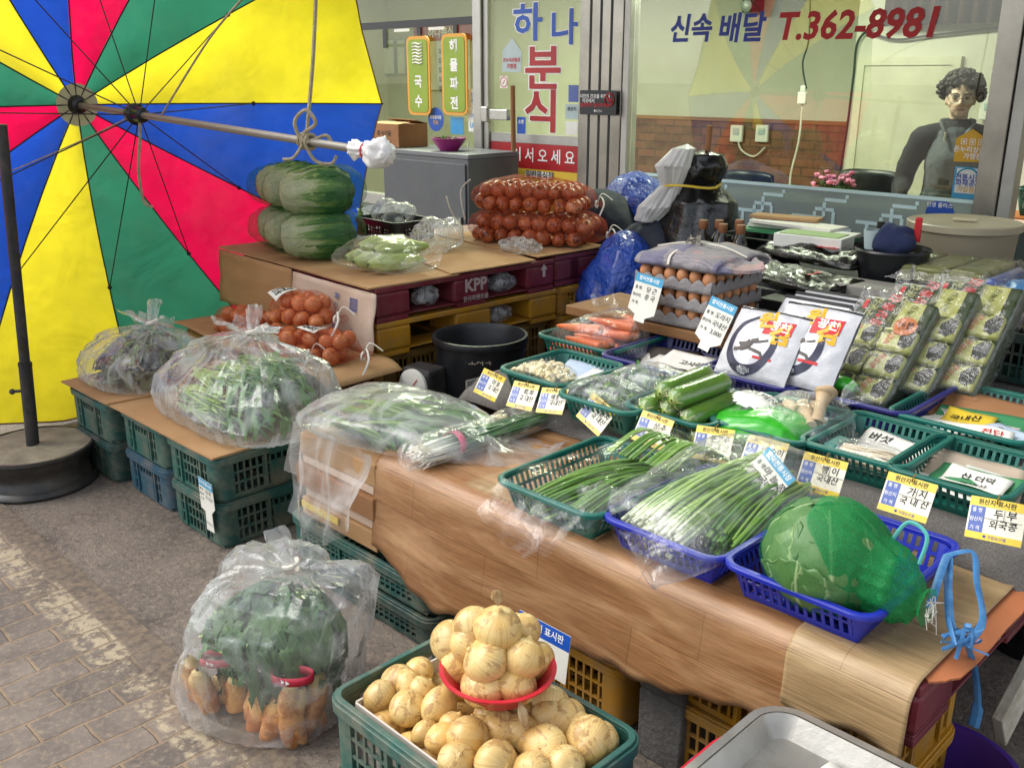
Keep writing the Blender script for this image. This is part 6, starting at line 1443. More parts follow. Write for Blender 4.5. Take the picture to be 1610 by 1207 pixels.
M['net_thin'] = netmat('green_net_stretched', '#0f7a42', .02, 420)
nb = MB(); nb.ball((0, 0, 0), (CR * 1.2, CR * 1.17, CR * 1.03), 44, 30, nz=.035, sc_=3); nb.build('stretched_net', M['net_thin'], t, sharp=0)
nb = MB()
def bunch(a, b):
    q = a * 6.2832; r0 = CR * 1.13; f0 = R(14) - .4 * max(0, math.cos(q)) + .35 * noise.noise(Vector((math.cos(q) * 1.6, math.sin(q) * 1.6, 3)))
    if b < .5:
        f = lerp(f0, R(52), b / .5); ox, w_ = r0 * math.sin(f), r0 * math.cos(f); oz = 0
    else:
        g = (b - .5) / .5; x0, w0 = r0 * math.sin(R(52)), r0 * math.cos(R(52)); ox = lerp(x0, x0 + .10, g); w_ = prof([(0, w0), (.4, .066), (.75, .045), (.88, .018), (1, .036)], g)[0]; oz = -.03 * g
    k = 1 + (.02 + .42 * max(0, b - .3)) * (.75 - 1.7 * abs(noise.noise(Vector((math.cos(q) * 2.6, math.sin(q) * 2.6, b * 2.6))))) + .12 * nz(math.cos(q) * 5, math.sin(q) * 5, b * 9) * b
    return Vector((ox, w_ * math.sin(q) * k, oz + w_ * math.cos(q) * k * .94))
nb.grid(bunch, 70, 40, cu=True); nb.build('bunched_net', M['net_green_fine'], t, sharp=0)
nb = MB(); nb.grid(lambda a, b: Vector((lerp(-.1, .2, a), .02 + .06 * b, CR * .98 * math.cos((a - .35) * 1.7) * (1 - .25 * b) + .01 + .006 * nz(a * 12, b * 12))), 30, 10)
s = MB(); e = Vector((.2, .0, -.03))
for q in range(14): s.tube(bez([e + Vector((0, random.uniform(-.02, .02), random.uniform(-.02, .02))), e + Vector((random.uniform(0, .015), random.uniform(-.03, .03), random.uniform(-.03, .02))), e + Vector((random.uniform(-.01, .025), random.uniform(-.035, .035), random.uniform(-.045, .02)))], 3), .0009, 3)
s.build('frayed_edge', M['string_white'], t)
lp = MB(); lp.tube(bez([(.10, .04, .05), (.12, .06, .09), (.16, .05, .08), (.16, .03, .03)], 6), .004, 6); lp.build('cord_loop', mat('turquoise_cord', '#4fa8a0', rough=.6), t)
# blue raffia string hanging over the table end
e = t.matrix_basis @ Vector((.2, .0, -.03)); s = MB()
A = at(1490, 872, .60); Bq = at(1530, 868, .605)
kq = at(1520, 1012, .535); h1, h2, h3 = atu(1532, 1050, -.465), atu(1537, 1105, -.46), atu(1530, 1140, -.46)
s.tube(bez([e, A, at(1491, 930, .575), at(1496, 985, .55), kq], 8), .0075, 6, flat=.35); s.tube(bez([A, Bq, at(1536, 915, .58), at(1545, 975, .555), kq], 8), .0075, 6, flat=.35)
for i in range(11): s.tube(bez([kq + Vector((random.uniform(-.02, .02), random.uniform(-.01, .01), random.uniform(-.005, .02))), kq + Vector((random.uniform(-.05, .025), random.uniform(-.03, .02), random.uniform(-.005, .045))), kq + Vector((random.uniform(-.075, .03), random.uniform(-.04, .02), random.uniform(-.01, .05)))], 4), .004, 4, flat=.3)
s.tube(bez([kq, h1, h2, h3], 8), [.008] * 17 + [.012] * 8, 6, flat=.45)
tag(s.build('raffia_string', M['string_blue']), 'blue raffia string hanging from the cabbage net over the table end', 'string')

# ------------------------------------------------------------------ yellow origin tags along the carpet
def ytag(px, py, l1, l2, roll, tilt, label, v=1.93, sc_=1.0, bend=0.0, yaw=YAW, z=None):
    v = min(v, 1.935); sc_ *= .86; p = atv(px, py, v); w_, h_ = .125 * sc_, .1 * sc_
    k = card('origin_tag', p, w_, h_, M['tag_white'], [(-w_ / 2, h_ * .28, w_ / 2, h_ / 2, M['tag_yellow']), (-w_ / 2, -h_ / 2, w_ / 2, -h_ * .34, M['tag_yellow']), (-w_ / 2 + .004, -h_ * .335, -w_ * .18, h_ * .275, M['tag_blue'])],
             [('원산지 표시판', 0, h_ * .39, .0145 * sc_, M['ink'], .015), ('품 명', -w_ * .33, h_ * .18, .0115 * sc_, M['white_ink'], .01), ('원산지', -w_ * .33, -.004 * sc_, .0115 * sc_, M['white_ink'], .01), ('가 격', -w_ * .33, -h_ * .25, .0115 * sc_, M['white_ink'], .01),
              (l1, w_ * .16, h_ * .15, .0235 * sc_, M['ink'], .012, .15, R(3)), (l2, w_ * .15, -h_ * .1, .022 * sc_, M['ink'], .01, .15, R(4)), ('● 국립농산물', w_ * .05, -h_ * .42, .009 * sc_, M['blue_ink'], .0)],
             tilt=tilt, roll=roll, bend=bend, label=label, cat='price tag', group='yellow origin tags hung along the baskets', yaw=yaw)
    ln = MB(); ln.bb(-w_ * .17, w_ * .49, -.0004, .0004, 0, .0006); ln.v = [(a, b + h_ * .02, c + .0007) for a, b, c in ln.v]
    ln.bb(w_ * .16 - .0004, w_ * .16 + .0004, h_ * .02, h_ * .27, .0007, .0012); ln.build('printed_rule', M['ink'], k, False)
    tw = MB(); tw.tube(bez([(0, h_ * .4, .001), (.002, h_ * .5, .006), (0, h_ * .62, -.008)], 4), .0016, 5); tw.build('wire_tie', M['crate_brown'], k)
    return k
ytag(772, 606, '마 늘', '국 내산', -6, 30, 'yellow origin tag for the garlic at the far left, curling at its lower corner', 2.02, .95, 3.0)
ytag(822, 622, '쪽 파', '국 내산', 4, 32, 'second yellow origin tag from the left, in front of the garlic basket', 2.0, .95)
ytag(868, 630, '애호박', '국내산', 10, 34, 'yellow origin tag half behind its left neighbour under the seedlings', 2.03, .9)
ytag(937, 651, '시금치', '국 내산', -20, 32, 'yellow origin tag tilted steeply on one corner', 2.0, .98)
ytag(1026, 676, '상 추', '국 내산', -3, 30, 'yellow origin tag half hidden by the bagged stems below the zucchini', 2.0, .98)
ytag(1120, 698, '풋고추', '국 내 산', 7, 28, 'yellow origin tag hung below the mushroom basket corner', 2.0)
ytag(1200, 716, '새 송이', '국내산', 2, 34, 'yellow origin tag partly covered by a blue topped white tag', 2.03)
ytag(1291, 746, '팽 이', '국내산', 1, 26, 'yellow origin tag above the cabbage under the enoki basket', 2.0)
ytag(1426, 781, '가 지', '국 내 산', 0, 28, 'yellow origin tag at the right of the cabbage on the carpet', 2.0)
ytag(1563, 818, '두 부', '외국콩', 6, 24, 'rightmost yellow origin tag beyond the carpet edge', 1.99, 1.0, -4.0)
def wtag(p, roll, tilt, lines, label, w_=.115, h_=.16, yaw=YAW, cut=True):
    pts = [(-w_ / 2, h_ / 2), (w_ / 2, h_ / 2), (w_ / 2, -h_ * .28), (w_ * .2, -h_ * .4), (w_ * .2, -h_ * .5), (-w_ * .2, -h_ * .5), (-w_ * .2, -h_ * .36), (-w_ / 2, -h_ * .28)] if cut else [(-w_ / 2, h_ / 2), (w_ / 2, h_ / 2), (w_ / 2, -h_ / 2), (-w_ / 2, -h_ / 2)]
    k = card('price_tag', p, w_, h_, M['tag_paper'], [], [('합덕전통시장', 0, h_ * .41, .0155, M['white_ink'], .02), ('품 명:', -w_ * .3, h_ * .2, .0125, M['ink'], .015), ('원산지:', -w_ * .3, h_ * .04, .0125, M['ink'], .015), ('가 격:', -w_ * .3, -h_ * .12, .0125, M['ink'], .015)] + [(s, w_ * .17, h_ * (.2 - .16 * i), .021, M['ink'], .008, .12) for i, s in enumerate(lines)], roll=roll, tilt=tilt, poly=pts, label=label, cat='price tag', group='paper tags with a blue top', yaw=yaw)
    hd = MB(); hd.prism([(-w_ / 2 - .0002, h_ / 2 + .0002), (w_ / 2 + .0002, h_ / 2 + .0002), (w_ / 2 + .0002, h_ * .32), (-w_ / 2 - .0002, h_ * .32)], .0003, .0007); hd.build('header', M['tag_cyan'], k, False)
    return k
wtag(atv(1013, 470, 2.56), -6, 14, ['당 근', '중 국', ''], 'white tag with blue top standing behind the carrots')
wtag(atv(1122, 512, 2.575), -12, 20, ['도라지', '국내산', '3,000'], 'white tag with blue top between the egg trays and laver bags', .105, .17)
wtag(atv(1196, 757, 1.79), -32, 30, ['마 늘 쫑', '국내산', ''], 'white tag with blue top stuck among the garlic stems', .10, .13, cut=False)
# ================================================================== GOODS in the baskets on the carpet
def inb(k, label, cat, name, dz=.007): return thing(name, label, cat, bcentre(k) + Vector((0, 0, dz)), YAW)
# garlic
t = inb('garlic', 'bag of peeled garlic cloves in the leftmost green basket', 'bag of garlic', 'garlic_bag')
mb = MB()
for i in range(150):
    x, y = random.uniform(-.11, .06), random.uniform(-.11, .0); z = .055 + .02 * (1 - (abs(x + .025) / .09) ** 2) + random.uniform(-.012, .006); q = Matrix.Rotation(random.uniform(0, 6), 3, 'Z') @ Matrix.Rotation(random.uniform(-.8, .8), 3, 'X')
    mb.ball((x, y, z), (.0085, .015, .0085), 8, 6, 0, random.random(), q)
mb.build('garlic_cloves', mat('garlic', '#e9dcb4', '#dccb9c', var=.12, rough=.4), t)
f = MB(); bagloft(f, [((-.12, -.055, .03), .03, .03), ((-.10, -.055, .03), .06, .05), ((-.02, -.05, .03), .065, .058), ((.05, -.05, .03), .06, .05), ((.085, -.045, .04), .03, .02)], .004, 41); f.build('plastic_film', M['film'], t, sharp=0)
def papers(k, name, label, sheets, cat='papers'):
    t = inb(k, label, cat, name)
    for i, (x, y, w_, h_, r, m, items) in enumerate(sheets):
        mb = MB(); cr, sr = math.cos(r), math.sin(r)
        mb.grid(lambda a, b: Vector((x + (a - .5) * w_ * cr - (b - .5) * h_ * sr, y + (a - .5) * w_ * sr + (b - .5) * h_ * cr, .012 + .0075 * i + .012 * nz(a * 1.6 + i * 3, b * 1.6, x * 9) + .05 * max(0, (y + (b - .5) * h_) / .2))), 10, 10)
        o = mb.build('sheet', M[m], t, solid=.0006)
        if items: letters(o, [(s, xx, yy, sz, M[mm], .012, 0, 0) for s, xx, yy, sz, mm in items], 0, lambda a, b, l: (x + a * cr - b * sr, y + a * sr + b * cr, .0145 + .0075 * i + .012 * nz((a / w_ + .5) * 1.6 + i * 3, (b / h_ + .5) * 1.6, x * 9) + .05 * max(0, (y + b) / .2)))
    return t
M['paper_blue'] = mat('pale_blue_paper', '#b9c9da', rough=.6); M['paper_green'] = mat('green_paper', '#3f8a5a', rough=.6); M['paper_tan'] = mat('tan_paper', '#b9a893', rough=.7); M['paper_dark'] = mat('dark_packet', '#4a443f', rough=.5)
papers('garlic', 'newspaper', 'pale blue paper sheet in the garlic basket', [(.03, .08, .2, .14, .2, 'paper_blue', []), (.06, .06, .16, .11, -.25, 'paper', [])])
papers('navy', 'packet_papers', 'flat white and dark packets lying in the navy basket', [(-.06, .05, .2, .16, .5, 'paper_dark', []), (-.02, .0, .22, .15, .25, 'paper', []), (.05, -.03, .24, .15, -.2, 'paper_tan', []), (.04, .03, .2, .12, .1, 'paper', [('고사리', 0, 0, .03, 'ink')])])
papers('kale', 'loose_papers', 'pile of loose leaflets and yellow cards in the far right basket', [(.0, .1, .34, .16, .05, 'card_brown', []), (.0, .0, .24, .17, .15, 'paper_green', []), (-.02, -.04, .22, .15, -.1, 'paper', [('행사안내', -.02, -.05, .02, 'ink')]), (-.03, .0, .13, .09, .1, 'tag_yellow', [('국내산', -.01, 0, .03, 'ink')]), (.08, -.05, .13, .09, -.5, 'paper_blue', [('안내문', 0, 0, .02, 'ink')]), (.05, -.12, .14, .08, .2, 'paper', [('전단', .02, 0, .03, 'red_ink')])])
papers('paper', 'loose_papers', 'green edged card on brown papers in the right front basket', [(.0, .03, .22, .2, .2, 'paper_tan', []), (-.02, .0, .2, .16, -.15, 'paper', [('시장', -.05, .05, .02, 'ink')]), (.02, .0, .19, .12, .02, 'paper_green', []), (.02, .0, .14, .085, .02, 'paper', [('산 더덕', 0, .012, .025, 'ink'), ('국내산', 0, -.02, .022, 'ink')])])
# small greens in two bags
for j, (x, y, lab) in enumerate(((-.03, -.05, 'front clear bag of small green leaves beside the zucchini'), (.02, .10, 'rear clear bag of small dark greens behind the front one'))):
    t = inb('greens', lab, 'bag of greens', 'greens_bag', .012 + .02 * j); lv = MB()
    for i in range(130): p = Vector((x + random.uniform(-.1, .1), y + random.uniform(-.05, .05), random.uniform(.02, .075))); leaf(lv, p, (random.uniform(-1, 1), random.uniform(-.6, .6), random.uniform(-.2, .7)), random.uniform(.02, .045), random.uniform(.01, .02), random.uniform(.4, 1.6), n=4)
    lv.build('greens', M['leaf'] if j else M['leaf_light'], t, sharp=0); f = MB()
    bagloft(f, [((x - .15, y, .03), .02, .012), ((x - .12, y, .015), .065, .06), ((x, y, .01), .075, .10), ((x + .1, y, .015), .065, .075), ((x + .14, y, .03), .05, .02)], .005, 50 + j); f.build('plastic_film', M['film_lines'], t, sharp=0)
# zucchini
def zuc_mat():
    n = NT('zucchini_skin'); lu = n.n('SeparateXYZ', {0: n.attr('lu', 'Vector')}); x, y = lu.outputs[0], lu.outputs[1]
    st = n.noise(n.n('CombineXYZ', {0: n.math('MULTIPLY', x, 16.0), 1: n.math('MULTIPLY', y, 2.0), 2: n.math('MULTIPLY', n.n('ObjectInfo').outputs['Random'], 20.0)}).outputs[0], 1.6, 5, .7)
    col = n.mix(n.ramp(st, [(.3, 0.0), (.75, 1.0)]), C('#4a7524'), C('#6a942f')); en = n.math('MULTIPLY', n.math('ABSOLUTE', n.math('SUBTRACT', y, .5)), 2.0)
    en = n.math('ADD', en, n.math('MULTIPLY', n.math('SUBTRACT', n.noise(n.co(), 60, 3), .5), .12))
    col = n.mix(n.ramp(en, [(.955, 0.0), (.99, 1.0)]), col, C('#a3b055'))
    p = n.bsdf(Base_Color=col, Roughness=.18); n.set(p.inputs['Normal'], n.bump(st, .3, .003)); p.inputs['Coat Weight'].default_value = .5; return n.fin(p.outputs[0])
M['zuc'] = zuc_mat(); ZP = None
for i, (x, z, dy, ang) in enumerate(((-.095, .03, -.02, .0), (-.03, .03, .0, .04), (.035, .03, -.01, -.03), (.1, .03, -.03, .05), (-.062, .076, -.04, .03), (.004, .078, -.02, -.04), (.07, .076, -.03, .02), (-.03, .122, -.01, .03), (.038, .124, -.04, -.03))):
    t = inb('zuc', ('zucchini in the bottom layer of the heap', 'zucchini in the middle layer of the heap', 'topmost left zucchini wrapped in clear film', 'topmost right zucchini wrapped in clear film')[0 if i < 4 else 1 if i < 7 else i - 5] + (' in the green basket' if i < 7 else ''), 'zucchini', 'zucchini'); 
    if i < 7: t['group'] = 'zucchini of the bottom layer' if i < 4 else 'zucchini of the middle layer'
    t.location = t.location + W(x, dy, z - .0); t.rotation_euler = (0, 0, YAW + ang); mb = MB(); L = .25; r = .0305
    def zf(a, b):
        rr = r * prof([(0, .1), (.015, .62), (.06, .9), (.2, 1), (.8, 1.02), (.94, .9), (.985, .6), (1, .1)], b)[0]; q = a * 6.28318; k = 1 + .02 * math.cos(5 * q); return Vector((rr * k * math.cos(q), (b - .5) * L, rr * k * math.sin(q)))
    mb.grid(zf, 24, 30, cu=True); mb.build('skin', M['zuc'], t)
    e = MB(); 
    for k in range(7):
        q = k * .9 + i; e.tube([(r * .5 * math.cos(q), -L * .497, r * .5 * math.sin(q)), (r * .8 * math.cos(q), -L * .485, r * .8 * math.sin(q)), (r * .97 * math.cos(q), -L * .46, r * .97 * math.sin(q))], .001, 4)
    e.build('stem_end', mat('zucchini_end', '#c9c27a', '#a8a04e', scale=40) if 'zucend' not in M else M['zucend'], t); M['zucend'] = bpy.data.materials['zucchini_end']
    f = MB(); f.grid(lambda a, b: Vector(((r + .0015 + .0012 * nz(a * 22, b * 9, i)) * math.cos(a * 6.28318) * (1 - .5 * max(0, abs(b - .5) - .44) / .06), (b - .5) * (L + .03), (r + .0015 + .0012 * nz(a * 22, b * 9, i)) * math.sin(a * 6.28318) * (1 - .5 * max(0, abs(b - .5) - .44) / .06))), 24, 30, cu=True); f.build('plastic_film', M['film_tight'] if 'film_tight' in M else M.setdefault('film_tight', film('tight_film', .0, .03, .12, bs=30, bstr=.3, graze=.03, gloss=.7)), t, sharp=0)
# carrots
def carrot_mat():
    n = NT('carrot_skin'); y = n.n('SeparateXYZ', {0: n.attr('lu', 'Vector')}).outputs[1]; rg = n.math('SINE', n.math('MULTIPLY', n.math('ADD', y, n.math('MULTIPLY', n.noise(n.co(), 20, 3), .2)), 90.0))
    col = n.mix(n.ramp(rg, [(.8, 0.0), (1.0, .5)]), C('#d9682c'), C('#a8481c')); col = n.mix(n.ramp(y, [(0.0, .7), (.06, 0.0)]), col, C('#6d5a2c')); return n.fin(n.bsdf(Base_Color=col, Roughness=.4).outputs[0])
M['carrot'] = carrot_mat(); t = inb('carrot', 'clear bag of orange carrots in the basket beside the bucket', 'bag of carrots', 'carrot_bag')
for i in range(22):
    x0, y0, z0 = random.uniform(.03, .13), random.uniform(-.13, .12), .028 + (i % 4) * .026; d = Vector((-1, random.uniform(-.15, .1), random.uniform(-.12, .06))).normalized(); s = Vector((-d.y, d.x, 0)).normalized(); u = Vector((0, 0, 1)); mb = MB(); L = random.uniform(.18, .24)
    mb.grid(lambda a, b: Vector((x0, y0, z0)) + d * L * b + (s * math.cos(a * 6.28318) + u * math.sin(a * 6.28318)) * (.021 * prof([(0, .15), (.03, .75), (.1, 1), (.5, .8), (.9, .4), (1, .05)], b)[0]), 14, 16, cu=True); mb.build('carrot', M['carrot'], t)
f = MB(); bagloft(f, [((-.21, -.02, .03), .09, .03), ((-.16, -.01, .012), .13, .08), ((0, .0, .01), .155, .145), ((.12, .0, .01), .14, .12), ((.17, .02, .02), .08, .05)], .007, 61); ear(f, (-.12, .12, .09), (-.5, .6, .9), .11, .03, .06, 4); ear(f, (.14, .1, .08), (.6, .5, .3), .1, .03, .06, 9); f.build('plastic_film', M['film'], t, sharp=0)
# mushrooms
t = inb('mush', 'bright green and clear bag of king oyster mushrooms in a green basket', 'bag of mushrooms', 'mushroom_bag', .01); mm_ = MB()
for i in range(9): p = Vector((random.uniform(.0, .11), random.uniform(-.06, .07), random.uniform(.04, .08))); d = Vector((random.uniform(-.8, .2), random.uniform(-.2, .9), random.uniform(-.05, .25))).normalized(); mm_.tube([p, p + d * .05, p + d * .08], [.016, .014, .02], 12); mm_.ball(p + d * .085, (.024, .024, .013), 14, 8, M=d.to_track_quat('Z', 'Y').to_matrix(), a=.2)
mm_.build('mushrooms', mat('mushroom', '#d3bb98', '#b99a74', var=.2, rough=.6), t)
gb_ = MB(); bagloft(gb_, [((-.16, -.09, .03), .03, .02), ((-.12, -.08, .01), .085, .07), ((-.02, -.06, .005), .105, .10), ((.06, -.05, .005), .10, .085), ((.10, -.05, .01), .085, .05), ((.11, -.05, .02), .05, .01)], .006, 71); M['bag_green'] = mat('green_print_film', '#35a828', rough=.25, coat=.6, bump=.2, bscale=40); k = gb_.build('green_film', M['bag_green'], t, sharp=0)
w2 = MB(); w2.grid(lambda a, b: Vector((lerp(-.13, -.01, a), lerp(-.1, .03, b), .082 + .028 * math.sin(3.14 * (a * .6 + .3)) + .012 * math.sin(b * 3) + .004 * nz(a * 5, b * 5))), 14, 12, skip=lambda i, j: (i - 6.5) ** 2 / 44 + (j - 5.5) ** 2 / 32 > 1); k2 = w2.build('white_print', M['pale'], t)
letters(k2, [('새송이 버섯', 0, 0, .026, M['ink'], .02)], 0, lambda x, y, l: (-.07 + x, -.03 + y, .088 + .028 * math.sin(3.14 * ((x + .06) / .12 * .6 + .3)) + .014))
f = MB(); bagloft(f, [((-.08, .0, .02), .06, .06), ((.0, .01, .01), .115, .115), ((.1, .01, .01), .11, .12), ((.15, .0, .02), .08, .07), ((.19, .0, .04), .06, .02)], .007, 74); ear(f, (.12, .06, .12), (.5, .6, .6), .07, .02, .05, 3); f.build('plastic_film', M['film'], t, sharp=0)
# enoki
t = inb('enoki', 'pale enoki mushroom pack beside a paper in the green basket', 'pack of mushrooms', 'enoki_pack', .012); mb = MB(); stems(mb, (-.06, -.06, .03), (.08, -.05, .03), 160, .035, .04, .0026, 0, 4, .04, .6); mb.build('enoki', mat('enoki', '#dcc9a4', '#e8dcc0', var=.15), t, sharp=0); mb = MB(); mb.box((-.075, -.06, .03), (.035, .085, .052)); mb.build('green_label', mat('teal_print', '#3f7f73', rough=.4), t, bevel=.006); f = MB(); bagloft(f, [((-.12, -.06, .005), .05, .02), ((-.09, -.06, .0), .05, .05), ((0, -.055, 0), .055, .066), ((.08, -.05, 0), .052, .06), ((.12, -.05, .01), .05, .015)], .004, 78); f.build('plastic_film', M['film'], t, sharp=0)
papers('enoki', 'leaflet', 'white printed leaflet under the enoki pack', [(.02, .06, .2, .12, -.1, 'paper', [('버섯', -.05, .02, .035, 'ink'), ('할인', .06, -.03, .03, 'red_ink')])])

# laver in white bags
M['silver_bag'] = mat('silver_white_bag', '#c6c6c9', rough=.22, coat=.6, bump=.4, bscale=13, dist=.02); M['gold'] = mat('gold_print', '#e0a81c', rough=.4)
def laver_bag(px0, py0, px1, py1, lab, dv=.2, w_=.235, front=True):
    p0 = at(px0, py0, BZ + .01); p1 = atv(px1, py1, UV(p0)[1] + dv); m = lean(p0, p1); L = (p1 - p0).length; t = thingm('laver_bag', lab, 'bag of laver', m, 'white bags of dried laver')
    fm = lambda x, y, l: (x, y, .036 * max(0, math.cos(x / w_ * 3.0)) ** .6 * max(0, math.sin(3.1416 * min(1, max(0, y / L)))) ** .5 + .004 * nz(x * 30, y * 30, px0) + l)
    mb = MB(); mb.grid(lambda a, b: fm((a - .5) * w_, b * L, .0), 24, 30); mb.grid(lambda a, b: Vector(fm((.5 - a) * w_, b * L, 0)) * 1 - Vector((0, 0, 2 * fm((.5 - a) * w_, b * L, 0)[2] + .002)), 24, 30); k = mb.build('bag', M['silver_bag'], t, sharp=0)
    mb = MB(); mb.grid(lambda a, b: fm((a - .5) * w_, L * (.955 + .03 * b), .001), 20, 2); mb.build('top_stripe', M['ink'], t)
    br = MB(); c_ = Vector((-.02, L * .45, 0)); R0 = .078
    for a0 in range(0, 300, 6):
        for (b0, b1) in ((a0, a0 + 6),):
            wA = .006 + .012 * math.sin(R(a0) * .5); wB = .006 + .012 * math.sin(R(b1) * .5); P4 = []
            for aa, ww in ((b0, wA), (b1, wB)):
                q = R(100 + aa)
                for rr in (R0 - ww, R0 + ww * .4): P4.append(fm(c_.x + rr * math.cos(q) * .95, c_.y + rr * math.sin(q) * 1.15, .0012))
            br.add(P4, [(0, 1, 3, 2)])
    br.build('brush_ring', M['blue_ink'] if False else mat('brush_ink', '#23263f') if 'brush_ink' not in bpy.data.materials else bpy.data.materials['brush_ink'], t, False)
    rd = MB(); rd.grid(lambda a, b: fm(lerp(.0, .085, a), L * lerp(.6, .80, b) + .01 * a, .0014), 8, 8); rd.build('red_panel', M['red_ink'], t)
    letters(t, [('원', .0, L * .80, .062, M['gold'], .05, 0, .2), ('김', .055, L * .62, .07, M['gold'], .05, 0, .1), ('광천', .045, L * .735, .034, M['white_ink'], .03), ('맛있는 재래김', -.03, L * .11, .013, M['ink'], .01), ('조미김 20g', -.03, L * .07, .011, M['ink'], .01)], .0022, fm)
    mb = MB(); mb.grid(lambda a, b: fm(lerp(.0, .06, a), L * lerp(.25, .285, b), .0014), 4, 2); mb.build('red_ribbon', M['red_ink'], t, False)
    fg = MB()
    for pts, r in ((((-.05, .36), (-.03, .40), (-.02, .46)), .012), (((-.02, .46), (.0, .5)), .008), (((-.06, .42), (-.02, .44), (.03, .52)), .004), (((-.02, .37), (.02, .33), (.03, .28)), .005), (((-.04, .36), (-.07, .33)), .006)): fg.tube([fm(x, y * L, .001) for x, y in pts], r, 6, flat=.2)
    fg.build('brush_drawing', M['paper_dark'], t); return t
laver_bag(1245, 606, 1318, 487, 'smaller visible white laver bag partly behind the front one', .16)
laver_bag(1176, 596, 1218, 490, 'front white laver bag with a blue brush ring and gold letters', .14)
for i in range(3):
    p0 = at(1240 + 18 * i, 560 - 24 * i, BZ + .02 + .02 * i); p1 = atv(1255 + 18 * i, 470 - 5 * i, UV(p0)[1] + .16); m = lean(p0, p1); t = thingm('laver_bag', ('white laver bag standing directly behind the two front bags', 'white laver bag third from the front, only its black striped top showing', 'rearmost white laver bag of the row')[i], 'bag of laver', m, 'white bags of dried laver'); L = (p1 - p0).length; mb = MB(); mb.box((0, L / 2, -.008), (.235, L, .022)); mb.build('bag', M['silver_bag'], t, bevel=.008); mb = MB(); mb.box((0, L * .96, .004), (.232, .012, .002)); mb.build('top_stripe', M['ink'], t)

# boxed laver in film
M['pack_green'] = mat('pack_dark_green', '#2b3a17', rough=.35, coat=.4); M['pack_cream'] = mat('pack_cream', '#a3a656', rough=.35, coat=.5); M['pack_mid'] = mat('pack_olive', '#6a6d3a', rough=.4); M['sticker_orange'] = mat('sticker_orange', '#b5652f', rough=.4); M['laver_black'] = mat('laver_sheet', '#20251f', rough=.5, bump=.3)
def laver_pack(p0, p1, w_, D, lab, sticker):
    m = lean(p0, p1); L = (p1 - p0).length; t = thingm('laver_pack', lab, 'box of laver', m, 'green film wrapped packs of laver boxes'); mb = MB(); mb.box((0, L / 2, -D / 2), (w_, L, D)); mb.build('carton', M['pack_green'], t, bevel=.01)
    mb = MB(); mb.box((w_ * .2, L * .85, .0012), (w_ * .3, L * .26, .002)); mb.build('cream_panel', M['pack_cream'], t, False)
    letters(t, [('곱창돌김', -w_ * .12, L * .86, .038, M['red_ink'], .01, 0, R(80)), ('구운김', -w_ * .3, L * .88, .03, M['pack_cream'], .01, 0, R(80)), ('영양정보', w_ * .03, L * .86, .025, M['pack_mid'], .02, 0, R(80)), ('도시락김', w_ * .2, L * .86, .022, M['pack_green'], .01, 0, R(80))], .003); mb = MB(); mb.box((-w_ * .43, L * .9, .002), (.012, .035, .002)); mb.build('red_mark', M['red_ink'], t, False)
    cw, ch = w_ * .47, L * .205
    for i in range(2):
        for j in range(3):
            x = (-.25 + .5 * i) * w_; y = L * (.115 + .235 * j); b = MB(); b.box((x, y, .009), (cw, ch, .03)); k = b.build('small_box', M['pack_cream'], t, bevel=.011)
            hx = MB(); hx.prism([(x + cw * a_, y + ch * b_) for a_, b_ in ((.06, .1), (.24, .42), (.46, .38), (.46, -.2), (.3, -.42), (.1, -.3))], .0243, .0252); hx.build('picture', M['laver_black'], k, False)
            letters(k, [('곱창김', x - cw * .17, y + ch * .0, ch * .27, M['red_ink'], .01, .2, R(70)), ('재래', x - cw * .36, y + ch * .22, ch * .2, M['pack_green'], .02), ('바삭', x + .0, y + ch * .36, ch * .18, M['pack_green'], .02)], .0248)
    if sticker:
        mb = MB(); mb.lathe([(.034, .027), (.034, .0285), (.0005, .0286)], 28, (w_ * .28, L * .70, 0)); k = mb.build('round_sticker', M['sticker_orange'], t); letters(k, [('16봉', w_ * .28, L * .71, .026, M['ink'], .02), ('도시락', w_ * .28, L * .67, .013, M['ink'], .01)], .029)
    f = MB(); f.grid(lambda a, b: (lambda x, y, e: Vector((x * (1 + .02 * nz(b * 6, a * 5)), y, .03 - D * .9 * e ** 3 + .006 * nz(a * 8, b * 8) + .005 * nz(a * 22, b * 18))))((a - .5) * (w_ + .04), lerp(-.02, L + .02, b), max(0, max(abs(a - .5) * 2 - .8, abs(b - .5) * 2 - .86) / .2)), 40, 50); f.build('plastic_film', M['film_pack'] if 'film_pack' in M else M.setdefault('film_pack', film('glossy_wrap', .0, .05, .07, bs=22, bstr=.7, graze=.04)), t, sharp=0); return t
pa0 = at(1331, 628, BZ - .035); pa1 = atv(1388, 468, UV(pa0)[1] + .30); laver_pack(pa0, pa1, .225, .09, 'front film wrapped pack of laver boxes with an orange round sticker', True)
off = W(.02, .13, .02); pb0 = pa0 + off; laver_pack(pb0 + W(.04, .0), pa1 + off + W(.04, .0, .01), .24, .07, 'second film wrapped pack of laver boxes leaning behind the front one', False)
g_ = MB(); loft(g_, [((-.06, 0, 0), .01, .01), ((-.02, 0, 0), .035, .03), ((.04, 0, 0), .03, .035), ((.08, .0, 0), .02, .02)], 20, 20, .004, 9); tag(g_.build('green_packet', M['bag_green'], None, loc=at(1305, 607, BZ + .005), rot=YAW, sharp=0), 'crumpled bright green packet end at the foot of the laver boxes', 'packet')
off2 = W(.09, .24, .03); laver_pack(pb0 + W(.13, .1, .0), pa1 + off + W(.13, .1, .02), .24, .08, 'third film wrapped pack of laver boxes at the right behind the second', False)
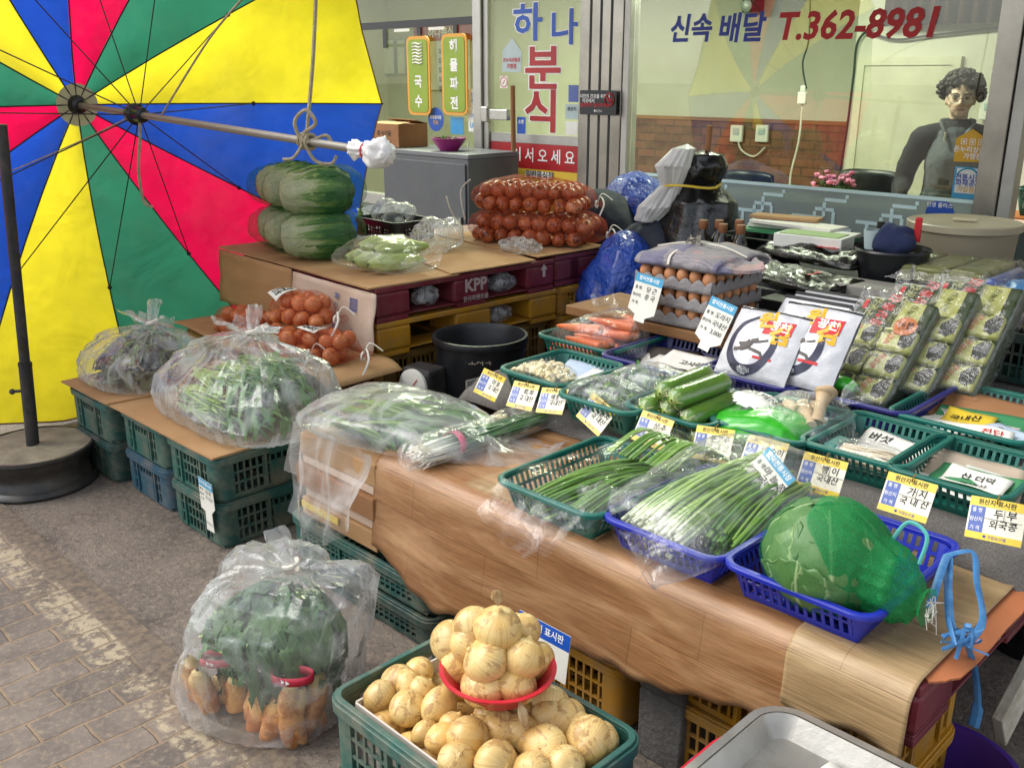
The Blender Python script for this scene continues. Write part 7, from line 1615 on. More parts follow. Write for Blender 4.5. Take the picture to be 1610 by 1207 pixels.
# stand for the things at the back
def block(name, label, cat, u0, u1, v0, v1, z0, z1, m, parts=('body',), bevel=.004):
    t = thing(name, label, cat, W((u0 + u1) / 2, (v0 + v1) / 2, z0), YAW); mb = MB(); mb.bb(-(u1 - u0) / 2, (u1 - u0) / 2, -(v1 - v0) / 2, (v1 - v0) / 2, 0, z1 - z0); mb.build(parts[0], m, t, False, bevel=bevel); return t
M['foil'] = mat('black_foil', '#14150f', '#24261c', scale=20, rough=.3, coat=.3, bump=.5, bscale=30, dist=.02); M['styro'] = mat('grey_foam', '#8d8a82', rough=.8)
block('foam_box', 'dark foam box under the shiny black laver packs', 'box', -1.72, -1.12, 2.95, 3.18, RZ + .008, .76, M['black_plastic']); block('foam_box', 'grey foam box under the uppermost shiny black laver pack', 'box', -1.70, -1.14, 3.19, 3.345, RZ + .008, .80, M['styro']); block('back_stand', 'dark low stand behind the baskets holding boxes and bottles', 'stand', -2.5, -.55, 3.36, 4.25, .0, .70, M['black_plastic'])
def foilpack(px, py, z, w_, d_, h_, lab, seed):
    t = thing('foil_pack', lab, 'pack of laver', at(px, py, z), YAW + R(-8), 'shiny black packs of laver'); f = MB(); bagloft(f, [((-w_ / 2, 0, h_ * .5), d_ * .42, .006), ((-w_ * .44, 0, h_ * .2), d_ * .45, h_ * .7), ((0, 0, 0), d_ / 2, h_), ((w_ * .44, 0, 0), d_ * .46, h_ * .75), ((w_ / 2, 0, h_ * .3), d_ * .42, .006)], .012, seed, f1=9); f.build('wrapper', M['foil'], t, sharp=0); k = MB(); k.grid(lambda a, b: Vector((lerp(.0, .09, a), lerp(-.05, .03, b), h_ + .008 + .004 * nz(a * 6, b * 6))), 8, 6); k = k.build('red_print', M['red_ink'], t)
foilpack(1290, 412, .803, .42, .26, .06, 'upper crumpled black foil pack of laver', 5); foilpack(1250, 448, .763, .44, .24, .05, 'lower crumpled black foil pack of laver behind the white bags', 8)
block('cardboard_box', 'low brown box supporting the lower foil pack', 'box', -1.80, -1.34, 2.72, 2.93, RZ + .008, .695, M['card_brown'])
t = thing('laver_case', 'flat film wrapped case of green laver packets lying behind the laver boxes', 'case of laver', at(1478, 440, .80), YAW); 
for i in range(3): mb = MB(); mb.box((-.12 + .12 * i, .06, .03), (.115, .34, .06)); mb.build('packet', M['pack_mid'], t, bevel=.012)
mb = MB(); mb.box((.2, .06, .02), (.03, .3, .05)); mb.build('blue_packet', M['tag_blue'], t, bevel=.01)
f = MB(); f.grid(lambda a, b: Vector((lerp(-.2, .24, a), lerp(-.13, .25, b), .07 - .06 * max(0, max(abs(a - .5), abs(b - .5)) - .4) / .1 + .006 * nz(a * 9, b * 9) + .004 * nz(a * 22, b * 20))), 40, 40); f.build('plastic_film', M['film_pack'], t, sharp=0)
q = UV(at(1478, 440, .80)); block('foam_box', 'grey foam box under the flat laver case', 'box', q[0] - .22, q[0] + .2, q[1] - .1, q[1] + .22, RZ + .008, .795, M['black_plastic'])
# eggs
M['egg'] = mat('egg_shell', '#c58a5e', '#b67a50', rough=.5, rnd=.1); M['tray'] = mat('pulp_tray', '#8f8b8a', '#807c7c', rough=.95, bump=.5, bscale=120)
EP = at(1120, 440, .872); eu, ev = UV(EP); EC = W(eu - .155, ev + .15, 0)
block('wooden_plank', 'raw wooden plank under the egg trays', 'plank', eu - .62, eu + .12, ev - .02, ev + .3, .655, .69, mat('raw_plank', '#8a6238', '#75502c', rough=.6, stretch=(1, 8, 8))); block('support_box', 'dark box holding up the wooden plank', 'box', eu - .6, eu + .08, ev + .06, ev + .29, RZ + .008, .654, M['black_plastic'])
eg = MB(); eg.lathe([(.001, -.028), (.012, -.026), (.02, -.015), (.0222, 0), (.0205, .012), (.014, .024), (.006, .0295), (.0005, .0302)], 16)
EGG = eg.build('egg', M['egg']); COL.objects.unlink(EGG)
for k in range(3):
    z0 = .692 + k * .062; t = thing('egg_tray', ('bottom grey pulp egg tray of the stack', 'middle grey pulp egg tray of the stack', 'top grey pulp egg tray under the newspaper')[k], 'egg tray', EC + Vector((0, 0, z0)), YAW + R((2, -2, 1)[k]), 'grey egg trays stacked on the plank'); mb = MB(); S_ = .31
    mb.grid(lambda a, b: Vector(((a - .5) * S_, (b - .5) * S_, .012 + .026 * (.5 - .5 * math.cos(a * 2 * math.pi * 6)) * .5 + .026 * (.5 - .5 * math.cos(b * 2 * math.pi * 6)) * .5 + .022 * ((1 - abs(math.sin(a * math.pi * 6))) ** 2 * (1 - abs(math.sin(b * math.pi * 6))) ** 2))), 72, 72); mb.build('tray', M['tray'], t, sharp=0, solid=.003)
    er = MB(); 
    for sd_ in range(4):
        rot = Matrix.Rotation(sd_ * math.pi / 2, 3, 'Z'); er.grid(lambda a, b: rot @ Vector(((a - .5) * S_, -S_ / 2 - .004 * (1 - b), lerp(.004, .03 + .018 * abs(math.cos(a * math.pi * 6)), b))), 72, 3)
    er.build('edge', M['tray'], t, sharp=0, solid=.003)
    for i in range(6):
        for j in range(6):
            if 0 < i < 5 and 0 < j: continue
            if i == 0 and j > 3: continue
            o = bpy.data.objects.new('egg', EGG.data); COL.objects.link(o); o.location = EC + W((i - 2.5) * S_ / 6, (j - 2.5) * S_ / 6, z0 + .046); o.rotation_euler = (random.uniform(-.2, .2), random.uniform(-.2, .2), 0)
            tag(o, f'brown egg sitting in the {("bottom","middle","top")[k]} pulp tray', 'egg', f'eggs of the {("bottom","middle","top")[k]} tray')
def news_mat():
    n = NT('newsprint'); v = n.co(); ln = n.n('TexWave', {'Vector': v, 'Scale': 26.0, 'Distortion': 3.0, 'Detail': 2.0, 'Detail Scale': 3.0}, bands_direction='Y').outputs['Fac']; bl = n.n('TexBrick', {'Vector': n.co('Object', (1, 1, 1), (.3, .2, .3)), 'Scale': 1.0, 'Brick Width': .11, 'Row Height': .07, 'Mortar Size': .006, 'Color1': (0, 0, 0, 1), 'Color2': (1, 1, 1, 1), 'Mortar': (.2, .2, .2, 1)}).outputs['Color']
    col = n.mix(n.math('MULTIPLY', n.ramp(ln, [(.5, 0.0), (.7, 1.0)]), .4), C('#8b8689'), C('#4d4952')); col = n.mix(n.math('MULTIPLY', n.ramp(bl, [(.78, 0.0), (.82, 1.0)]), .7), col, C('#5a5878')); col = n.mix(n.ramp(n.noise(v, 6, 3), [(.6, 0.0), (.68, .6)]), col, C('#b08a80'))
    return n.fin(n.bsdf(Base_Color=col, Roughness=.75).outputs[0])
t = thing('newspaper_parcel', 'newspaper wrapped parcel tied with pale string on top of the egg trays', 'parcel', EC + Vector((.01, 0, .872)), YAW + R(3)); f = MB(); bagloft(f, [((-.185, 0, .02), .12, .02), ((-.165, 0, .0), .15, .055), ((0, 0, 0), .165, .075), ((.14, 0, 0), .155, .06), ((.175, .0, .01), .12, .03), ((.2, .02, .03), .09, .015)], .008, 88, f1=8); f.build('newspaper', news_mat(), t, sharp=0)
s = MB(); s.tube(bez([(-.17, -.02, .06), (-.05, -.02, .085), (.08, -.01, .083), (.17, .0, .055)], 6), .005, 5, flat=.5); s.tube(bez([(-.03, -.17, .03), (-.03, -.14, .066), (-.02, 0, .086), (-.02, .14, .06)], 6), .005, 5, flat=.5); 
for i in range(3): ear(s, (-.02, 0, .085), (random.uniform(-1, 1), random.uniform(-1, 0), .3), .06, .006, .02, i)
s.build('string', M['string_white'], t)
# bottles
M['bottle'] = mat('dark_bottle', '#1b1712', rough=.12, coat=.6); M['cork'] = mat('brown_cap', '#8a5a34', '#74482a', rough=.6)
for i, (px, py) in enumerate(((1106, 352), (1131, 352), (1137, 358), (1163, 352), (1165, 360))):
    p = atv(px, py, 3.45 + .05 * (i in (1, 3))); t = thing('bottle', ('small dark bottle with a brown cap at the left of the row', 'brown capped bottle in the back of the middle pair', 'brown capped bottle in front of the middle pair', 'brown capped bottle at the back right of the row', 'brown capped bottle at the front right of the row')[i], 'bottle', (p.x, p.y, .702), YAW, 'brown capped bottles behind the eggs'); h = p.z - .702
    mb = MB(); mb.lathe([(.001, 0), (.034, .002), (.036, .01), (.036, h * .62), (.03, h * .74), (.016, h * .84), (.015, h * .92)], 18); mb.build('glass_body', M['bottle'], t); mb = MB(); mb.lathe([(.0185, h * .90), (.0195, h * .91), (.0195, h * 1.06), (.018, h * 1.08), (.001, h * 1.08)], 18); mb.build('cap', M['cork'], t)
    mb = MB(); mb.lathe([(.0365, h * .25), (.0365, h * .55)], 18); mb.build('label', M['paper'], t)
# ================================================================== BACK, SIDES AND FRONT CORNER
M['blue_sack'] = mat('blue_plastic_sack', '#1e4fb8', '#173f9a', rough=.25, coat=.5, bump=1.0, bscale=11, dist=.06); M['navy_cloth'] = mat('navy_tarp', '#262d3b', '#1b212d', rough=.75, bump=.4, bscale=20); M['black_bag'] = mat('black_plastic_bag', '#0f1012', rough=.22, coat=.5, bump=.7, bscale=18, dist=.02)
M['white_bag'] = mat('white_plastic_bag', '#efedea', rough=.35, bump=.3, bscale=25, transl=.25)
def sackblob(name, label, cat, px, py, v, r, m, seed, amp=.3, zmin=.0, rot=YAW, part='plastic'):
    p = atv(px, py, v); t = thing(name, label, cat, (p.x, p.y, 0), rot); mb = MB(); lump(mb, (0, 0, p.z - r[2]), r, amp, 1.6, seed, 60, 40, zmin, .5); mb.build(part, m, t, sharp=0); return t
sackblob('plastic_sack', 'large bright blue plastic sack lying at the foot of the shop window', 'sack', 1005, 275, 4.15, (.42, .22, .5), M['blue_sack'], 3)
sackblob('plastic_sack', 'smaller blue plastic sack beside the red onion sacks', 'sack', 985, 362, 3.55, (.21, .2, .42), M['blue_sack'], 8, .25)
sackblob('tarpaulin', 'dark navy tarpaulin heaped between the blue sacks', 'tarpaulin', 935, 300, 3.95, (.36, .2, .5), M['navy_cloth'], 12, .35, part='cloth'); sackblob('tarpaulin', 'dark folded tarpaulin in front of the black wrapped bundle', 'tarpaulin', 1030, 335, 3.75, (.24, .2, .45), M['navy_cloth'], 15, .4, part='cloth')
# tall bundle wrapped in black and white plastic
p = atv(1100, 232, 3.85); t = thing('wrapped_bundle', 'tall bundle wrapped in black plastic with white plastic tied at its front', 'bundle', (p.x, p.y, .0), YAW); H_ = p.z
def bundle(a, b, tab, sd, k_=.12):
    q = a * 6.2832; x, y, r, z = prof(tab, b); k = 1 + k_ * (1 - 2 * abs(noise.noise(Vector((math.cos(q) * 3 + sd, math.sin(q) * 3, b * 2))))) + .08 * nz(q * 3, b * 12, sd) + .07 * nz(math.cos(q) * 6, math.sin(q) * 6, b * 14); return Vector((x + r * k * math.cos(q), y + r * k * math.sin(q), z))
mb = MB(); mb.grid(lambda a, b: bundle(a, b, [(0, .02, 0, .2, .5), (.3, .02, 0, .2, .7), (.55, .02, 0, .15, H_ - .24), (.68, .0, 0, .09, H_ - .17), (.8, .03, 0, .10, H_ - .08), (.95, .03, 0, .08, H_ - .03), (1, .03, 0, .01, H_ - .01)], 2), 50, 40, cu=True); mb.build('black_plastic', M['black_bag'], t, sharp=0)
mb = MB(); mb.grid(lambda a, b: bundle(a, b, [(0, -.18, -.14, .002, H_ - .36), (.1, -.17, -.14, .05, H_ - .34), (.3, -.12, -.13, .07, H_ - .27), (.5, -.06, -.12, .04, H_ - .17), (.7, -.05, -.12, .065, H_ - .08), (.9, -.01, -.11, .04, H_ + .0), (1, .0, -.1, .002, H_ + .02)], 7, .42), 70, 60, cu=True); mb.build('white_plastic', M['white_bag'], t, sharp=0)
mb = MB(); mb.tube([(.0 + .14 * math.cos(q * .35), -.05 + .13 * math.sin(q * .35), H_ - .165 + .006 * math.sin(q)) for q in range(19)], .006, 5); mb.build('yellow_string', M['tag_yellow'], t); mb = MB(); mb.tube([(.04, 0, H_ - .1), (.05, 0, H_ + .1)], .014, 8); mb.build('stick', M['card_brown'], t)
# things on the dark stand in front of the window
def onst(name, label, cat, px, py, v, rot=YAW): p = atv(px, py, v); return thing(name, label, cat, (p.x, p.y, .702), rot), p.z - .702
t, h = onst('paper_tray', 'black tray heaped with folded white and green cartons by the window', 'tray', 1265, 375, 3.75); mb = MB(); pp_ = rpath(.62, .36, .05); ring(mb, pp_, h - .06, -.02, h, .0, .006); ring(mb, pp_, h - .002, .012, h + .006, .012, .014); mb.bb(-.28, .28, -.15, .15, h - .06, h - .055); mb.build('tray', M['black_plastic'], t)
for i, (x, y, z, w_, d_, r, m) in enumerate(((-.12, .08, .03, .34, .12, .1, 'pale'), (-.06, .04, .05, .4, .14, -.08, 'paper'), (-.15, .1, .065, .3, .1, .2, 'card'), (.1, -.03, .02, .26, .14, .05, 'paper_green'), (.12, -.04, .038, .24, .12, .12, 'pale'), (-.2, .0, .015, .2, .1, .1, 'paper_green'))): mb = MB(); mb.box((x, y, h + z), (w_, d_, .012), r); mb.build('folded_carton', M[m], t, False)
t2, h2 = onst('cardboard_box', 'green and white carton at the right of the heaped tray', 'box', 1280, 368, 3.55); mb = MB(); mb.box((0, 0, h2 - .03), (.28, .14, .06), .1); mb.build('carton', M['pale'], t2, False, bevel=.004); mb = MB(); mb.box((0, 0, h2 + .002), (.24, .12, .003), .1); mb.build('green_lid', mat('carton_green', '#8fae6a', rough=.6), t2, False)
t2, h2 = onst('pipe', 'short upright black pipe end near the window', 'pipe', 1386, 348, 3.75); mb = MB(); mb.tube([(0, 0, 0), (0, 0, h2)], .016, 12); mb.build('tube', M['black_plastic'], t2); mb = MB(); mb.lathe([(.03, 0), (.03, .012), (.017, .014)], 16); mb.build('foot', M['black_plastic'], t2)
t2, h2 = onst('glove_bowl', 'small black tub with a navy cloth and a red handle', 'tub', 1405, 385, 3.5); mb = MB(); mb.lathe([(.001, 0), (.09, 0), (.13, h2 - .02), (.138, h2 - .018), (.134, h2 - .01), (.1, .02)], 28); mb.build('tub', M['black_plastic'], t2); mb = MB(); lump(mb, (.0, 0, h2 + .01), (.085, .075, .06), .5, 2.4, 4, 30, 20); mb.build('cloth', mat('navy_glove', '#1f2a4d', rough=.9), t2, sharp=0); mb = MB(); mb.box((.07, .03, h2 + .06), (.025, .015, .09), .3); mb.build('red_handle', M['red_ink'], t2, bevel=.004); mb = MB(); mb.lathe([(.03, -.02), (.038, .05), (.034, .05)], 16, (-.07, -.02, h2)); mb.build('cup', M['sticker_grey'], t2)
sackblob('plastic_bag', 'black plastic bag between the egg trays and the foil packs', 'bag', 1212, 385, 3.55, (.16, .12, .14), M['black_bag'], 21, .4, .70)
# big beige food container
p = atv(1517, 347, 4.0); t = thing('container', 'big round beige lidded plastic container at the right under the window', 'container', (p.x, p.y, .702), YAW); h = p.z - .702; r = .207
M['container'] = (lambda n: n.fin(n.n('MixShader', {0: .4, 1: n.bsdf(Base_Color=C('#b5aa90'), Roughness=.35).outputs[0], 2: n.n('BsdfTransparent', {'Color': C('#cdc2a6')}).outputs[0]}).outputs[0]))(NT('beige_translucent'))
mb = MB(); mb.lathe([(.001, 0), (r * .86, 0), (r * .9, .01), (r * .98, h - .02)], 40); mb.build('body', M['container'], t); mb = MB(); mb.lathe([(r * 1.0, h - .03), (r * 1.04, h - .028), (r * 1.05, h - .004), (r * 1.02, h), (r * .95, h - .006), (.001, h - .004)], 40); mb.build('lid', mat('beige_lid', '#aea48c', rough=.4), t); mb = MB(); mb.box((0, 0, h + .004), (.09, .02, .012), .3); mb.build('lid_handle', mat('beige_handle', '#cfc4a4'), t, bevel=.004); mb = MB(); lump(mb, (.0, 0, h * .45), (r * .75, r * .75, h * .38), .4, 2, 6); mb.build('contents', M['paper_dark'], t, sharp=0)
# right-hand crates with black bags
p = at(1514, 588, RZ + .012); cu_, cv_ = UV(p); t = crate(.5, .36, .165, M['crate_dark'], W(cu_ + .25, cv_ + .18, RZ + .012), 'dark green crate at the right edge holding black plastic bags'); 
t = thing('plastic_bag', 'shiny black plastic bag bulging out of the dark green crate', 'bag', W(cu_ + .25, cv_ + .18, RZ + .03), YAW); mb = MB(); lump(mb, (0, 0, .13), (.22, .15, .1), .4, 2.2, 31, 60, 40, .0, .6); mb.build('plastic', M['black_bag'], t, sharp=0)
crate(.5, .36, .24, M['crate_dark'], W(cu_ + .30, cv_ + .78, .55), 'tall dark crate behind the black bags beside the shelf'); block('back_stand', 'dark stand under the tall crate at the far right', 'stand', cu_ + .0, cu_ + .6, cv_ + .55, cv_ + 1.0, 0, .545, M['black_plastic'])
sackblob('plastic_bag', 'big black plastic sack on the ground beyond the right end of the table', 'bag', 1700, 860, 2.75, (.22, .2, .26), M['black_bag'], 44, .3, .0)  # black lump put in to keep the shaded gap beside the table dark
sackblob('plastic_bag', 'pale blue plastic bag at the right edge behind the crates', 'bag', 1612, 440, 3.55, (.1, .1, .1), mat('pale_blue_bag', '#5f9fd8', rough=.3, transl=.3), 47, .3, .3)
# shelf goods
sh_ = bpy.data.objects['wooden_shelf']; sx = sh_.matrix_basis
t = basket(.26, .2, .13, M['teal_plastic'], sx @ Vector((-.14, -.03, zs + .002)), 'teal basket standing on the orange wooden shelf', None, YAW)
for i in range(2):
    t = thing('detergent_bottle', ('blue bottle at the left of the lower shelf board', 'blue bottle at the right of the lower shelf board')[i], 'bottle', sx @ Vector((-.22 + .12 * i, -.05, zs - .278)), YAW); mb = MB(); mb.lathe([(.001, 0), (.042, .002), (.045, .02), (.045, .11), (.03, .15), (.014, .165), (.014, .18)], 18); mb.build('bottle_body', mat('blue_liquid', '#3f66b0', rough=.15, coat=.5), t); mb = MB(); mb.lathe([(.018, .178), (.018, .215), (.001, .217)], 14); mb.build('cap', M['blue_plastic'], t); mb = MB(); mb.lathe([(.0455, .04), (.0455, .09)], 18); mb.build('label', M['pale'], t)
# gray cabinet, carton and bowl by the left window
dv = -.55; u0, u1 = sh(604, 300, dv)[0], sh(737, 300, dv)[0]; zt = sh(665, 238, dv)[1]
t = thing('cabinet', 'dark grey metal cabinet standing in front of the left window', 'cabinet', shop.matrix_basis @ Vector(((u0 + u1) / 2, dv, 0)), YAW); a = (u1 - u0) / 2
mb = MB(); mb.bb(-a, a, 0, .45, 0, zt - .03); mb.build('body', M['grey_paint'], t, False, bevel=.006); mb = MB(); mb.bb(-a - .006, a + .006, -.006, .45, zt - .029, zt); mb.build('top', mat('cabinet_top', '#6f7274', rough=.5), t, False, bevel=.004); mb = MB(); mb.bb(-a + .02, a - .02, -.012, -.001, .06, zt - .06); k = mb.build('door', mat('cabinet_door', '#54575a', rough=.5), t, False, bevel=.004); mb = MB(); mb.bb(a - .07, a - .05, -.028, -.013, zt * .5, zt * .62); mb.build('handle', M['alu'], k, False)
p = shop.matrix_basis @ Vector((sh(628, 233, dv + .2)[0], dv + .2, zt + .002)); t = thing('cardboard_box', 'brown carton with printed marks standing on the grey cabinet', 'box', p, YAW); mb = MB(); mb.bb(-.16, .16, -.13, .13, 0, .155); mb.build('carton', M['card_brown'], t, False, bevel=.003)
for s_, nm in ((-1, 0), (1, 1)): mb = MB(); mb.add([(-.16, s_ * .13, .1555), (.16, s_ * .13, .1555), (.16, s_ * .02, .165 + .015 * nm), (-.16, s_ * .02, .165 + .02 * nm)], [(0, 1, 2, 3)]); mb.build('flap', M['card'], t, False, solid=.003)
letters(t, [('◎ 농산물', 0, .09, .04, M['ink'], .01), ('국내산 10kg', .0, .035, .028, M['ink'], .01)], 0, lambda x, y, l: (x, -.1315, y))
p = shop.matrix_basis @ Vector((sh(706, 233, dv + .16)[0], dv + .16, zt + .002)); t = thing('bowl', 'magenta plastic bowl of greens on the grey cabinet', 'bowl', p, YAW); mb = MB(); mb.lathe([(.001, 0), (.06, 0), (.1, .05), (.112, .075), (.118, .076), (.118, .08), (.108, .08), (.095, .05), (.055, .006), (.001, .006)], 32); mb.build('body', mat('magenta_plastic', '#9c2a78', rough=.35), t); mb = MB()
for i in range(40): leaf(mb, (random.uniform(-.06, .06), random.uniform(-.06, .06), .06), (random.uniform(-1, 1), random.uniform(-1, 1), random.uniform(.2, 1)), .05, .02, 1, n=4)
mb.build('greens', M['leaf'], t, sharp=0)
cable('hanging_cable', 'white cord hanging down beside the grey cabinet and door post', [(737, 222, -.1), (733, 260, -.12), (726, 310, -.14), (730, 345, -.14)], .006, 'cable_white')
mb = MB(); q0 = shop.matrix_basis @ Vector((sh(806, 135, -.12)[0], -.12, sh(806, 135, -.12)[1])); q1 = shop.matrix_basis @ Vector((sh(811, 285, -.14)[0], -.14, .02)); mb.tube([q0, q1], .017, 10); tag(mb.build('wooden_pole', M['card_brown']), 'brown wooden pole leaning upright in front of the glass door', 'pole')
# goods on the pallet cardboard
p = at(622, 372, PZ + .012); t = thing('basket', 'small black plastic crate of clear bags on the pallet', 'basket', p, PR); cm = crate_mesh(.36, .26, .1, 2); cm[0].build('rim', M['black_plastic'], t); cm[1].build('side_wall', M['black_plastic'], t); cm[2].build('bottom', M['black_plastic'], t)
def crumple(px, py, z, r, label, seed, m='film_crumple'):
    mb = MB(); lump(mb, (0, 0, r[2] * .8), r, .55, 2.6, seed, 44, 28, .0, .7); return tag(mb.build('crumpled_bag', M[m], None, loc=at(px, py, z), rot=PR, sharp=0), label, 'plastic bag')
crumple(620, 352, PZ + .06, (.14, .10, .07), 'heap of crumpled white film in the small black crate', 5)
crumple(690, 395, PZ + .012, (.10, .12, .09), 'crumpled clear bag beside the bagged green corn', 7); crumple(818, 396, PZ + .016, (.13, .07, .035), 'rolled up clear bag in front of the red onion sacks', 9)
def slot(y, x, z, r, lab, sd): mb = MB(); lump(mb, (0, 0, r[2]), r, .5, 2.4, sd, 40, 26, .0, .6); tag(mb.build('crumpled_bag', M['film_crumple'] if 'blue' not in lab else M['blue_sack'], None, loc=PW(x, y, z), rot=PR, sharp=0), lab, 'plastic bag')
slot(.285, -.05, PZ - PH + .03, (.05, .06, .04), 'crumpled clear bag stuffed in the left slot of the KPP pallet', 3); slot(.715, -.05, PZ - PH + .03, (.05, .07, .04), 'crumpled clear bag stuffed in the right slot of the KPP pallet', 4); slot(.70, -.06, PZ - 2 * PH + .03, (.05, .07, .04), 'crumpled clear bag in the slot of the yellow pallet', 6); slot(1.27, -.05, PZ - PH + .035, (.05, .04, .035), 'dark blue crumpled bag in the slot of the narrow pallet', 8)
# green corn in a bag
p = at(600, 425, PZ + .014); t = thing('corn_bag', 'clear bag of pale green corn cobs in their husks on the pallet', 'bag of corn', p, PR); 
for i, (x, y, z, a) in enumerate(((-.12, .02, .04, .5), (-.03, .0, .04, .35), (.06, .01, .04, .3), (-.06, .05, .095, .4), (.03, .06, .09, .2))):
    mb = MB(); c, s_ = math.cos(a), math.sin(a)
    def cf(u, b): 
        rr = .038 * prof([(0, .2), (.05, .55), (.25, 1), (.6, .95), (.9, .5), (1, .1)], b)[0] * (1 + .05 * math.sin(u * 6.28 * 7 + b * 3)); q = u * 6.28318; l = (b - .4) * .26; return Vector((x + c * rr * math.cos(q) - s_ * -l * .9, y + s_ * rr * math.cos(q) + c * l, z + rr * math.sin(q)))
    mb.grid(cf, 24, 18, cu=True); mb.build('corn_cob', M['husk'] if 'husk' in M else M.setdefault('husk', mat('corn_husk', '#b3bf72', '#8aa24e', scale=14, stretch=(6, 1, 6), rough=.5, bump=.3)), t)
f = MB(); bagloft(f, [((-.21, .0, .02), .08, .04), ((-.17, .0, .0), .14, .10), ((-.03, .02, 0), .165, .145), ((.1, .03, 0), .14, .12), ((.16, .05, .01), .10, .07), ((.24, .1, .03), .10, .08)], .008, 33); f.build('plastic_film', M['film'], t, sharp=0)
# white plastic wrapped round the shaft end
t = thing('plastic_wrap', 'crumpled white plastic bag tied round the end of the parasol shaft', 'plastic bag', (0, 0, 0)); t.matrix_world = PM @ Matrix.Translation((0, 0, TL - .02)); mb = MB(); mb.grid(lambda a, b: (lambda q, r: Vector((r * math.cos(q), r * math.sin(q), lerp(-.06, .12, b))))(a * 6.2832, prof([(0, .03), (.2, .022), (.35, .018), (.5, .036), (.75, .046), (.93, .03), (1, .004)], b)[0] * (1 + .35 * nz(math.cos(a * 6.28) * 2.2, math.sin(a * 6.28) * 2.2, b * 4) + .2 * nz(math.cos(a * 6.28) * 6, math.sin(a * 6.28) * 6, b * 9))), 40, 30, cu=True); mb.build('plastic', M['white_bag'], t, sharp=0); mb = MB(); mb.tube([(.024 * math.cos(q * .5), .024 * math.sin(q * .5), 0) for q in range(14)], .003, 5); mb.build('red_tie', M['band_red'], t)
# bucket and scales
p = at(755, 525, .52); t = thing('bucket', 'big black rubber bucket between the pallets and the garlic basket', 'bucket', (p.x, p.y, 0), R(-30)); r = .187
mb = MB(); mb.lathe([(.001, .004), (.145, .004), (.15, .0), (.155, .01), (r - .006, .49), (r + .004, .492), (r + .008, .505), (r + .004, .52), (r - .006, .52), (r - .014, .50), (.142, .02), (.001, .02)], 56); mb.build('body', M['black_rubber'], t)
letters(t, [('도시락', 0, .455, .035, M['paper_tan'], .015)], 0, lambda x, y, l: ((r - .008) * math.sin(x / r + .55), -(r - .008) * math.cos(x / r + .55), y))
for i, (px, py) in enumerate(((651, 606), (697, 598))):
    p = atv(px, py, 2.24 + .3 * i); t = thing('dial_scale', ('round dial kitchen scale under the pallets at the left of the bucket', 'second dial scale half hidden behind the black bucket')[i], 'scale', (p.x, p.y, 0), YAW + R(10)); h = p.z
    mb = MB(); mb.bb(-.075, .075, .003, .12, 0, h + .066); mb.build('housing', M['iron'], t, False, bevel=.02); mb = MB(); mb.lathe([(.067, 0), (.067, .012), (.062, .014), (.0005, .0145)], 32, (0, .002, h), M=Matrix.Rotation(R(90), 3, 'X')); mb.build('dial', M['tag_paper'], t); mb = MB(); mb.box((.012, -.0135, h + .012), (.05, .001, .004), M=Matrix.Rotation(R(-50), 3, 'Y')); mb.build('needle', M['red_ink'], t, False); 

# aluminium tray, red tray, cloth, purple basin and white plank at the front right
TRZ = .41; p = at(1215, 1102, TRZ); tu, tv = UV(p)
block('stool', 'dark low stool under the aluminium tray', 'stool', tu + .08, tu + .5, tv - .4, tv - .06, 0, .332, M['black_plastic'])
def tray(name, label, u0, v1, L, D, z, h, m, r=.06):
    t = thing(name, label, 'tray', W(u0 + L / 2, v1 - D / 2, z), YAW); pp_ = rpath(L, D, r, 8); mb = MB(); ring(mb, pp_, .0, -.03, h, -.004, .004); ring(mb, pp_, h - .006, .01, h, .012, .018); n = len(pp_[0]); mb.add([(x - nx * .032, y - ny * .032, .002) for x, y, nx, ny in pp_[0]], [tuple(range(n))]); mb.build('pan', m, t, sharp=50); return t
tray('tray', 'red plastic tray under the aluminium tray', tu - .035, tv - .06, .52, .40, .334, .03, mat('red_tray', '#c42434', rough=.4))
M['tray_alu'] = mat('worn_aluminium', '#b9b6ae', '#a19e96', scale=5, rough=.42, metal=.75, bump=.25, bscale=14, dirt=.2)
t = tray('tray', 'worn aluminium tray with a paper lying in it', tu, tv, .50, .38, .372, TRZ - .372, M['tray_alu'])
mb = MB(); mb.grid(lambda a, b: Vector(((a - .5) * .32 + .03, (b - .5) * .26 - .0, .006 + .006 * nz(a * 3, b * 3) + .025 * max(0, .12 - a) * 6 * max(0, b - .7))), 14, 10); k = tag(mb.build('paper_sheet', M['paper'], None, loc=t.location + Vector((0, 0, .002)), rot=YAW + R(-8), solid=.0006), 'white printed sheet lying in the aluminium tray', 'paper')
letters(k, [('◢ 농협', -.05, .06, .028, M['sign_blue'], .01), ('거래명세', .06, .05, .02, M['blue_ink'], .0), ('합계 12,000', .0, .0, .018, M['ink'])], 0, lambda x, y, l: (x, y, .013))
mb = MB(); mb.grid(lambda a, b: Vector((lerp(-.10, .06, a), lerp(-.34, .0, b), .0 - .12 * max(0, .45 - a) + .012 * nz(a * 6, b * 6))), 16, 20); tag(mb.build('denim_cloth', mat('denim', '#4a6288', '#38507a', scale=60, rough=.95), None, loc=W(tu + .0, tv - .07, .33), rot=YAW, solid=.006), 'piece of blue denim cloth hanging out under the red tray', 'cloth')
p = at(1478, 1200, .16); t = thing('basin', 'purple plastic basin on the ground at the right front corner', 'basin', (p.x, p.y, .0), 0); mb = MB(); mb.lathe([(.001, .004), (.1, .004), (.105, 0), (.15, .15), (.158, .152), (.158, .16), (.146, .16), (.1, .012), (.001, .012)], 40); mb.build('body', mat('purple_plastic', '#4a2a86', rough=.35), t)
